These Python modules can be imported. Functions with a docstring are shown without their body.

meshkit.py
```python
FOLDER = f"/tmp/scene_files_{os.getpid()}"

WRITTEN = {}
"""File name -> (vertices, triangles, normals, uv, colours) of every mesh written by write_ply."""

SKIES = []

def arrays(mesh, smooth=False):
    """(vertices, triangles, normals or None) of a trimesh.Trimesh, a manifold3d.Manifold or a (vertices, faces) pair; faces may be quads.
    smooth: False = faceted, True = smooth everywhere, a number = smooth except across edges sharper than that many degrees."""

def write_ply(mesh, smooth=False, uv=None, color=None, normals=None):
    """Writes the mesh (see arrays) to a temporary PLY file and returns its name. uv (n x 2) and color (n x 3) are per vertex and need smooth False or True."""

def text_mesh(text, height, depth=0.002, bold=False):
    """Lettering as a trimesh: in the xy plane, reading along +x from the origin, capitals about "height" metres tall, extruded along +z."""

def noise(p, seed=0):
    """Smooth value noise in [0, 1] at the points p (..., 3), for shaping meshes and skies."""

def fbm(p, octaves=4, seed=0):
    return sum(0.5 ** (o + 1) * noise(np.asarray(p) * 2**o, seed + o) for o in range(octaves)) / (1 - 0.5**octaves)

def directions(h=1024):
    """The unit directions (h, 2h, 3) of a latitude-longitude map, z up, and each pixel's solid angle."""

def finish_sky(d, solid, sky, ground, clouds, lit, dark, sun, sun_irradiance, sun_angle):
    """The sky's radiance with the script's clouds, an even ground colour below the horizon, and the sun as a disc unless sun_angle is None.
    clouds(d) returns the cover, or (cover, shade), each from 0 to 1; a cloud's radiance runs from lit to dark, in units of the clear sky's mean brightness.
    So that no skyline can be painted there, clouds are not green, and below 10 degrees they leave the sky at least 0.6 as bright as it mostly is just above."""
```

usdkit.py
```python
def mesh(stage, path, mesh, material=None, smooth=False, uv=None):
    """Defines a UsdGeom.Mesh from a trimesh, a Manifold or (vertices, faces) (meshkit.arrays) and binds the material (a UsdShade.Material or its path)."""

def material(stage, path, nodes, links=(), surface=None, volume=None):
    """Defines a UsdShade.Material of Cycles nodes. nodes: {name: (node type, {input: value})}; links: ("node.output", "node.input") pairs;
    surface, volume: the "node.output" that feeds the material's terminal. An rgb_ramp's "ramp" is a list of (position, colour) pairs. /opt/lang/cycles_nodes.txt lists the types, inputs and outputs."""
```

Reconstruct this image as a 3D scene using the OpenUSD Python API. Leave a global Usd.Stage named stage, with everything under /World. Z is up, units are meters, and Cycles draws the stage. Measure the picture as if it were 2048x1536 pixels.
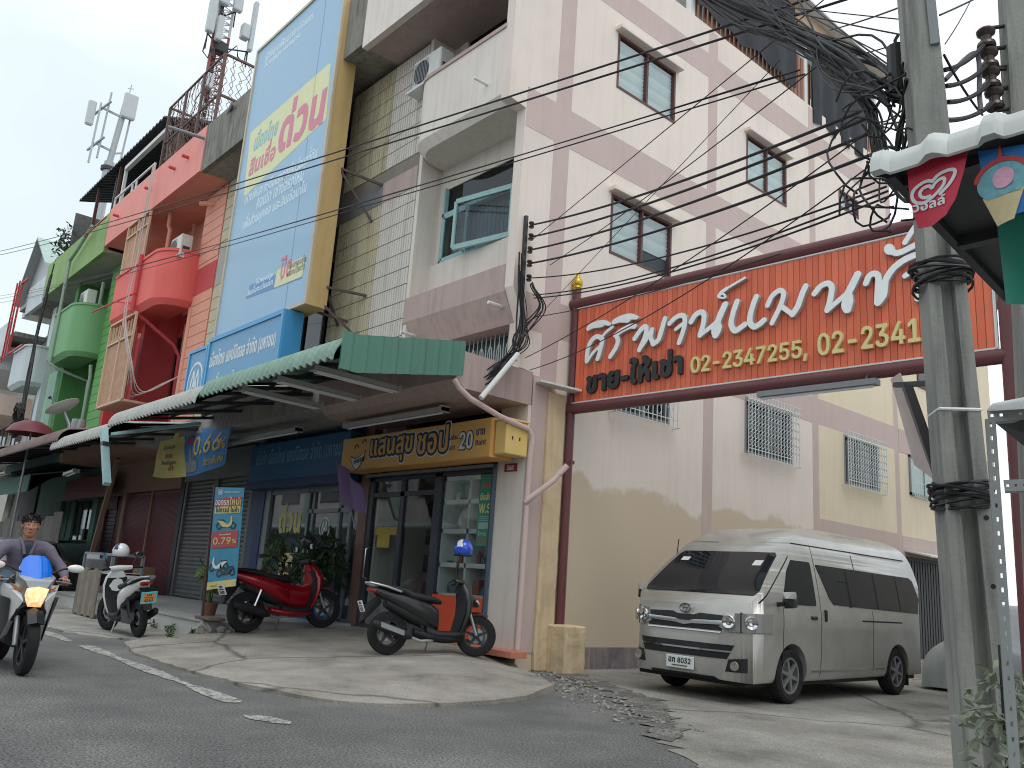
import math, random, json
import numpy as np, trimesh, manifold3d, shapely
from shapely.geometry import Polygon, LineString, Point, box as sbox
from shapely import affinity, union_all
from manifold3d import Manifold, CrossSection
import usdkit, meshkit
from pxr import Usd, UsdGeom, UsdLux, UsdShade, Sdf, Gf

random.seed(7); rng = np.random.default_rng(11)
stage = Usd.Stage.CreateInMemory()
UsdGeom.SetStageUpAxis(stage, UsdGeom.Tokens.z)
UsdGeom.Xform.Define(stage, '/World')
UsdGeom.Scope.Define(stage, '/World/Looks')
PI = math.pi

# ------------------------------------------------------------------ camera, sky, sun, exposure
EXPOSURE = 0.22
SKY_STRENGTH, CLOUD = 0.09, (11.0, 11.5, 12.0)
SUN_INTENSITY, SUN_ANGLE, SUN_AZ, SUN_EL = 0.2, 30.0, math.radians(105), math.radians(62)
YAW, PITCH, ROLL, FPX, EYE = -0.857846, 0.229746, 0.0688669, 1700.33, 1.2
_f = np.array([math.sin(YAW) * math.cos(PITCH), math.cos(YAW) * math.cos(PITCH), math.sin(PITCH)])
_r0 = np.array([math.cos(YAW), -math.sin(YAW), 0.0]); _u0 = np.cross(_r0, _f)
_r = math.cos(ROLL) * _r0 + math.sin(ROLL) * _u0; _u = -math.sin(ROLL) * _r0 + math.cos(ROLL) * _u0
cam = UsdGeom.Camera.Define(stage, '/World/camera')
cam.CreateHorizontalApertureAttr(36.0); cam.CreateVerticalApertureAttr(27.0)
cam.CreateFocalLengthAttr(36.0 * FPX / 2048.0)
cam.CreateClippingRangeAttr(Gf.Vec2f(0.05, 3000))
cam.AddTransformOp().Set(Gf.Matrix4d(*_r, 0, *_u, 0, *(-_f), 0, 0, 0, EYE, 1))
cam.CreateExposureAttr(EXPOSURE)

sky = UsdLux.DomeLight.Define(stage, '/World/sky')
sky.GetPrim().SetCustomDataByKey('kind', 'structure')
sky.GetPrim().SetCustomDataByKey('label', 'bright overcast white sky with soft grey-blue patches')
sky_mat = usdkit.material(stage, '/World/Looks/sky_overcast', {
    'st': ('sky_texture', {'sky_type': 'single_scattering', 'sun_disc': False, 'sun_elevation': SUN_EL, 'sun_rotation': SUN_AZ}),
    'tc': ('texture_coordinate', {}),
    'mp': ('mapping', {'scale': (1.0, 1.0, 1.6), 'location': (0.35, 0.1, 0.0)}),
    'nz': ('noise_texture', {'scale': 1.7, 'detail': 4.0, 'roughness': 0.45}),
    'rp': ('rgb_ramp', {'ramp': [(0.0, (0.66, 0.73, 0.76)), (0.42, (0.80, 0.86, 0.88)), (0.55, (1.10, 1.11, 1.11)), (1.0, (1.25, 1.25, 1.24))]}),
    'cl': ('mix', {'mix_type': 'multiply', 'fac': 1.0, 'color1': CLOUD}),
    'mx': ('mix', {'mix_type': 'mix', 'fac': 0.92}),
    'bg': ('background_shader', {'strength': SKY_STRENGTH}),
}, [('tc.generated', 'mp.vector'), ('mp.vector', 'nz.vector'), ('nz.fac', 'rp.fac'), ('rp.color', 'cl.color2'), ('st.color', 'mx.color1'), ('cl.color', 'mx.color2'), ('mx.color', 'bg.color')], surface='bg.background')
UsdShade.MaterialBindingAPI.Apply(sky.GetPrim()).Bind(sky_mat)
sun = UsdLux.DistantLight.Define(stage, '/World/sun')
sun.CreateIntensityAttr(SUN_INTENSITY); sun.CreateAngleAttr(SUN_ANGLE); sun.CreateColorAttr(Gf.Vec3f(1.0, 0.97, 0.93)); sun.CreateNormalizeAttr(True)
sun.AddRotateZOp().Set(-math.degrees(SUN_AZ)); sun.AddRotateXOp().Set(-(90 - math.degrees(SUN_EL)))

# ------------------------------------------------------------------ materials
def C(r, g, b):
    """sRGB 0-255 to linear"""
    x = np.array([r, g, b]) / 255.0
    return tuple(np.where(x < 0.04045, x / 12.92, ((x + 0.055) / 1.055) ** 2.4))
MATS = {}
def mat(name, col, rough=0.6, var=0.12, scale=4.0, bump=0.0, bscale=40.0, metal=0.0, streak=0.0, stain=None, spec=0.4, coat=0.0, obj=False, patch=None):
    """colour with blotches (var), rain streaks (streak), and fine relief (bump)"""
    if name in MATS: return MATS[name]
    col = np.array(col)
    n = {'p': ('principled_bsdf', {'roughness': rough, 'metallic': metal, 'specular_ior_level': spec, 'coat_weight': coat}),
         'n1': ('noise_texture', {'scale': scale, 'detail': 5.0, 'roughness': 0.6}),
         'r1': ('rgb_ramp', {'ramp': [(0.25, tuple(col * (1 - var))), (0.5, tuple(col)), (0.75, tuple(np.minimum(col * (1 + var * 0.6), 0.95)))]})}
    l = [('n1.fac', 'r1.fac')]
    if obj:
        n['tc'] = ('texture_coordinate', {}); src = 'tc.object'
    else:
        n['ge'] = ('geometry', {}); src = 'ge.position'
    l.append((src, 'n1.vector')); out = 'r1.color'
    if streak:
        n['m2'] = ('mapping', {'scale': (5.0, 5.0, 0.35)}); n['n2'] = ('noise_texture', {'scale': 1.6, 'detail': 6.0, 'roughness': 0.65})
        n['r2'] = ('rgb_ramp', {'ramp': [(0.48, (0, 0, 0)), (0.72, (1, 1, 1))]})
        n['s2'] = ('math', {'math_type': 'multiply', 'value2': streak})
        n['x2'] = ('mix', {'mix_type': 'mix', 'color2': stain or tuple(col * 0.42)})
        l += [(src, 'm2.vector'), ('m2.vector', 'n2.vector'), ('n2.fac', 'r2.fac'), ('r2.color', 's2.value1'), ('s2.value', 'x2.fac'), (out, 'x2.color1')]; out = 'x2.color'
    if patch:   # a painted-over zone: below a wavering height
        pc, z0, amp = patch
        n['sx'] = ('separate_xyz', {}); n['n3'] = ('noise_texture', {'scale': 0.5, 'detail': 5.0, 'roughness': 0.55}); n['a3'] = ('math', {'math_type': 'multiply_add', 'value2': amp, 'value3': z0 - amp * 0.5})
        n['l3'] = ('math', {'math_type': 'subtract'}); n['c3'] = ('map_range', {'range_type': 'smoothstep', 'from_min': -0.07, 'from_max': 0.07, 'to_min': 0.0, 'to_max': 1.0, 'clamp': True})
        n['n4'] = ('noise_texture', {'scale': 1.3, 'detail': 4.0})
        n['x3'] = ('mix', {'mix_type': 'mix', 'color2': tuple(pc)})
        l += [(src, 'sx.vector'), (src, 'n3.vector'), ('n3.fac', 'a3.value1'), ('a3.value', 'l3.value1'), ('sx.z', 'l3.value2'), ('l3.value', 'c3.value'), ('c3.result', 'x3.fac'), (out, 'x3.color1')]; out = 'x3.color'
    l.append((out, 'p.base_color'))
    if bump:
        n['nb'] = ('noise_texture', {'scale': bscale, 'detail': 4.0}); n['bp'] = ('bump', {'strength': bump, 'distance': 0.01})
        l += [(src, 'nb.vector'), ('nb.fac', 'bp.height'), ('bp.normal', 'p.normal')]
    MATS[name] = usdkit.material(stage, '/World/Looks/' + name, n, l, surface='p.BSDF')
    return MATS[name]
def glass(name, tint=(0.9, 0.95, 0.95), rough=0.02, ior=1.5, dark=0.0, extra=0.0):
    if name in MATS: return MATS[name]
    t = tuple(np.array(tint) * (1 - dark))
    MATS[name] = usdkit.material(stage, '/World/Looks/' + name, {
        't': ('transparent_bsdf', {'color': t}), 'g': ('glossy_bsdf', {'color': (0.95, 0.97, 1.0), 'roughness': rough}),
        'f': ('fresnel', {'IOR': ior}), 'a': ('math', {'math_type': 'add', 'value2': extra, 'use_clamp': True}), 'm': ('mix_closure', {}), 'ge': ('geometry', {}), 'iv': ('math', {'math_type': 'subtract', 'value1': 1.0}), 'mu': ('math', {'math_type': 'multiply'})},
        [('f.fac', 'a.value1'), ('ge.backfacing', 'iv.value2'), ('a.value', 'mu.value1'), ('iv.value', 'mu.value2'), ('mu.value', 'm.fac'), ('t.BSDF', 'm.closure1'), ('g.BSDF', 'm.closure2')], surface='m.closure')
    return MATS[name]
def emit(name, col, strength, base=(0.8, 0.8, 0.8)):
    if name in MATS: return MATS[name]
    MATS[name] = usdkit.material(stage, '/World/Looks/' + name, {'p': ('principled_bsdf', {'base_color': base, 'emission_color': col, 'emission_strength': strength, 'roughness': 0.3})}, [], surface='p.BSDF')
    return MATS[name]

# ------------------------------------------------------------------ mesh helpers
_bf = np.array([[0, 2, 3], [0, 3, 1], [4, 5, 7], [4, 7, 6], [0, 1, 5], [0, 5, 4], [2, 6, 7], [2, 7, 3], [0, 4, 6], [0, 6, 2], [1, 3, 7], [1, 7, 5]])
class MB:
    def __init__(s): s.v = []; s.f = []; s.n = 0
    def add(s, m):
        if isinstance(m, MB): m = m.mesh()
        v, f, _ = meshkit.arrays(m)
        s.v.append(np.asarray(v, float)); s.f.append(np.asarray(f, int) + s.n); s.n += len(v); return s
    def box(s, x0, x1, y0, y1, z0, z1):
        x0, x1 = min(x0, x1), max(x0, x1); y0, y1 = min(y0, y1), max(y0, y1); z0, z1 = min(z0, z1), max(z0, z1)
        v = np.array([[x, y, z] for z in (z0, z1) for y in (y0, y1) for x in (x0, x1)], float)
        s.v.append(v); s.f.append(_bf + s.n); s.n += 8; return s
    def bar(s, p, q, w, h=None, up=(0, 0, 1)):
        """rectangular bar from p to q, w across, h along up"""
        h = h or w; p, q = np.array(p, float), np.array(q, float); d = q - p; L = np.linalg.norm(d); d = d / L
        a = np.cross(d, up)
        if np.linalg.norm(a) < 1e-4: a = np.cross(d, (1, 0, 0))
        a /= np.linalg.norm(a); b = np.cross(a, d)
        v = np.array([p + d * t * L + a * i * w / 2 + b * j * h / 2 for j in (-1, 1) for i in (-1, 1) for t in (0, 1)])
        # order to match the box faces (x: along, y: a, z: b)
        s.v.append(v); s.f.append((_bf if np.dot(np.cross(d, a), b) > 0 else _bf[:, ::-1]) + s.n); s.n += 8; return s
    def tube(s, pts, r, n=6, cap=True):
        P = np.array(pts, float); r = np.broadcast_to(np.asarray(r, float), (len(P),))
        T = np.gradient(P, axis=0); T /= np.maximum(np.linalg.norm(T, axis=1, keepdims=True), 1e-9)
        a = np.cross(T[0], (0, 0, 1.0))
        if np.linalg.norm(a) < 1e-3: a = np.cross(T[0], (1.0, 0, 0))
        a /= np.linalg.norm(a); rings = []
        th = np.arange(n) / n * 2 * PI
        for i in range(len(P)):
            a = a - T[i] * np.dot(a, T[i]); a /= np.linalg.norm(a); b = np.cross(T[i], a)
            rings.append(P[i] + r[i] * (np.cos(th)[:, None] * a + np.sin(th)[:, None] * b))
        v = np.vstack(rings); k = len(P); f = []
        i, j = np.meshgrid(np.arange(k - 1), np.arange(n), indexing='ij'); i = i.ravel(); j = j.ravel(); j2 = (j + 1) % n
        A, B, D, E = i * n + j, i * n + j2, (i + 1) * n + j, (i + 1) * n + j2
        f = np.vstack([np.stack([A, B, E], 1), np.stack([A, E, D], 1)])
        if cap:
            c0 = np.stack([np.zeros(n - 2, int), np.arange(2, n), np.arange(1, n - 1)], 1); c1 = np.stack([np.full(n - 2, (k - 1) * n), (k - 1) * n + np.arange(1, n - 1), (k - 1) * n + np.arange(2, n)], 1)
            f = np.vstack([f, c0, c1])
        s.v.append(v); s.f.append(f + s.n); s.n += len(v); return s
    def cyl(s, p, q, r, r2=None, n=14): return s.tube([p, q], [r, r if r2 is None else r2], n)
    def mesh(s): return (np.vstack(s.v), np.vstack(s.f))
def hull(pts): return Manifold.hull_points(np.asarray(pts, float))
def rbox(x0, x1, y0, y1, z0, z1, b=0.02):
    """box with chamfered edges"""
    P = []
    for x in (x0, x1):
        for y in (y0, y1):
            for z in (z0, z1):
                sx, sy, sz = (b if x == x0 else -b), (b if y == y0 else -b), (b if z == z0 else -b)
                P += [(x, y + sy, z + sz), (x + sx, y, z + sz), (x + sx, y + sy, z)]
    return hull(P)
def sph(c, r, n=12):
    m = trimesh.creation.icosphere(2, 1.0); return (m.vertices * np.broadcast_to(r, 3) + np.array(c), m.faces)
def extr(poly, d):
    """shapely polygon in xy -> mesh from z = 0 to d"""
    ms = [trimesh.creation.extrude_polygon(g, d, engine='earcut') for g in getattr(poly, 'geoms', [poly]) if g.geom_type == 'Polygon' and g.area > 1e-7]
    m = trimesh.util.concatenate(ms); return np.array(m.vertices), np.array(m.faces)
def front(vf, x, y, z):
    """xy drawing -> upright, seen from -y: drawing x -> x, drawing y -> z, depth towards the viewer"""
    v, f = vf; return np.stack([x + v[:, 0], y - v[:, 2], z + v[:, 1]], 1), f
def side(vf, x, y, z):
    """xy drawing -> upright, seen from +x: drawing x -> +y, drawing y -> z, depth towards +x"""
    v, f = vf; return np.stack([x + v[:, 2], y + v[:, 0], z + v[:, 1]], 1), f
def move(vf, M=None, t=(0, 0, 0)):
    v, f, _ = meshkit.arrays(vf.mesh() if isinstance(vf, MB) else vf)
    if M is not None: v = v @ np.asarray(M).T
    return v + np.asarray(t), f
def rotz(a): c, s_ = math.cos(a), math.sin(a); return np.array([[c, -s_, 0], [s_, c, 0], [0, 0, 1.0]])
def rotx(a): c, s_ = math.cos(a), math.sin(a); return np.array([[1.0, 0, 0], [0, c, -s_], [0, s_, c]])
def roty(a): c, s_ = math.cos(a), math.sin(a); return np.array([[c, 0, s_], [0, 1.0, 0], [-s_, 0, c]])
def lathe(prof, c=(0, 0, 0), n=16):
    """(r, z) profile about z"""
    th = np.arange(n) / n * 2 * PI; v = np.vstack([np.stack([r * np.cos(th), r * np.sin(th), np.full(n, z)], 1) for r, z in prof]); k = len(prof)
    i, j = np.meshgrid(np.arange(k - 1), np.arange(n), indexing='ij'); i = i.ravel(); j = j.ravel(); j2 = (j + 1) % n
    A, B, D, E = i * n + j, i * n + j2, (i + 1) * n + j, (i + 1) * n + j2
    return v + np.array(c), np.vstack([np.stack([A, B, E], 1), np.stack([A, E, D], 1)])
def loft(rings, cap=True):
    """closed rings of equal length"""
    n = len(rings[0]); k = len(rings); v = np.vstack(rings)
    i, j = np.meshgrid(np.arange(k - 1), np.arange(n), indexing='ij'); i = i.ravel(); j = j.ravel(); j2 = (j + 1) % n
    A, B, D, E = i * n + j, i * n + j2, (i + 1) * n + j, (i + 1) * n + j2
    f = np.vstack([np.stack([A, B, E], 1), np.stack([A, E, D], 1)])
    if cap:
        v = np.vstack([v, rings[0].mean(0), rings[-1].mean(0)]); a, b = k * n, k * n + 1; q = np.arange(n); q2 = (q + 1) % n
        f = np.vstack([f, np.stack([np.full(n, a), q2, q], 1), np.stack([np.full(n, b), (k - 1) * n + q, (k - 1) * n + q2], 1)])
    return v, f
def sell(cx, cz, y, hw, hh, e=2.6, n=20, tilt=0.0):
    """superellipse ring across y: centre (cx, cz) in the xz plane of a vehicle heading +x; tilt leans the ring's up axis backwards"""
    th = np.arange(n) / n * 2 * PI; c, s_ = np.cos(th), np.sin(th)
    a = np.sign(c) * np.abs(c) ** (2 / e) * hw; b = np.sign(s_) * np.abs(s_) ** (2 / e) * hh
    return np.stack([cx - b * math.sin(tilt), y + a, cz + b * math.cos(tilt)], 1)

# ------------------------------------------------------------------ scene helpers
USED = {}
def uniq(parent, name):
    k = (parent, name); i = USED.get(k, 0); USED[k] = i + 1
    return name if i == 0 else f'{name}_{i:03d}'
class T: pass
def setd(prim, **kw):
    for k, v in kw.items():
        if v: prim.SetCustomDataByKey(k, v)
def thing(name, label, cat=None, loc=(0, 0, 0), rot=0.0, group=None, kind=None):
    t = T(); t.path = '/World/' + uniq('/World', name); t.loc = np.array(loc, float); t.rot = rot
    x = UsdGeom.Xform.Define(stage, t.path); x.AddTranslateOp().Set(Gf.Vec3d(*map(float, loc)))
    if rot: x.AddRotateZOp().Set(math.degrees(rot))
    setd(x.GetPrim(), label=label, category=cat, group=group, kind=kind); t.R = rotz(-rot); return t
class Pt: pass
def part(t, name, mesh, m, smooth=False, label=None, local=False, kind=None):
    """a part of a thing (or of a part). mesh in world coordinates unless local"""
    if isinstance(mesh, MB): mesh = mesh.mesh()
    if smooth is not False: v, f, n = meshkit.arrays(mesh, smooth)
    else: v, f, n = meshkit.arrays(mesh)
    if not local: v = v - t.loc; v = v @ t.R.T; n = None if n is None else n @ t.R.T
    u_ids = np.unique(f)
    if len(u_ids) < len(v): inv = np.zeros(len(v), int); inv[u_ids] = np.arange(len(u_ids)); f = inv[f]; v = v[u_ids]; n = None if n is None else n[u_ids]
    p = Pt(); p.path = t.path + '/' + uniq(t.path, name); p.loc = t.loc; p.R = t.R
    g = UsdGeom.Mesh.Define(stage, p.path)
    from pxr import Vt
    g.CreatePointsAttr(Vt.Vec3fArray.FromNumpy(v.astype(np.float32))); g.CreateFaceVertexCountsAttr(Vt.IntArray.FromNumpy(np.full(len(f), 3, np.int32)))
    g.CreateFaceVertexIndicesAttr(Vt.IntArray.FromNumpy(np.ascontiguousarray(f, np.int32).ravel())); g.CreateSubdivisionSchemeAttr('none')
    if n is not None: g.CreateNormalsAttr(Vt.Vec3fArray.FromNumpy(n.astype(np.float32))); g.SetNormalsInterpolation('vertex')
    UsdShade.MaterialBindingAPI.Apply(g.GetPrim()).Bind(m)
    setd(g.GetPrim(), label=label, kind=kind); return p
def single(name, mesh, m, label, cat=None, group=None, kind=None, smooth=False):
    """a thing that is one mesh"""
    t = T(); t.path = '/World'; t.loc = np.zeros(3); t.R = np.eye(3)
    p = part(t, name, mesh, m, smooth); setd(stage.GetPrimAtPath(p.path), label=label, category=cat, group=group, kind=kind); return p
def Bx(*a): return MB().box(*a)

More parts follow.
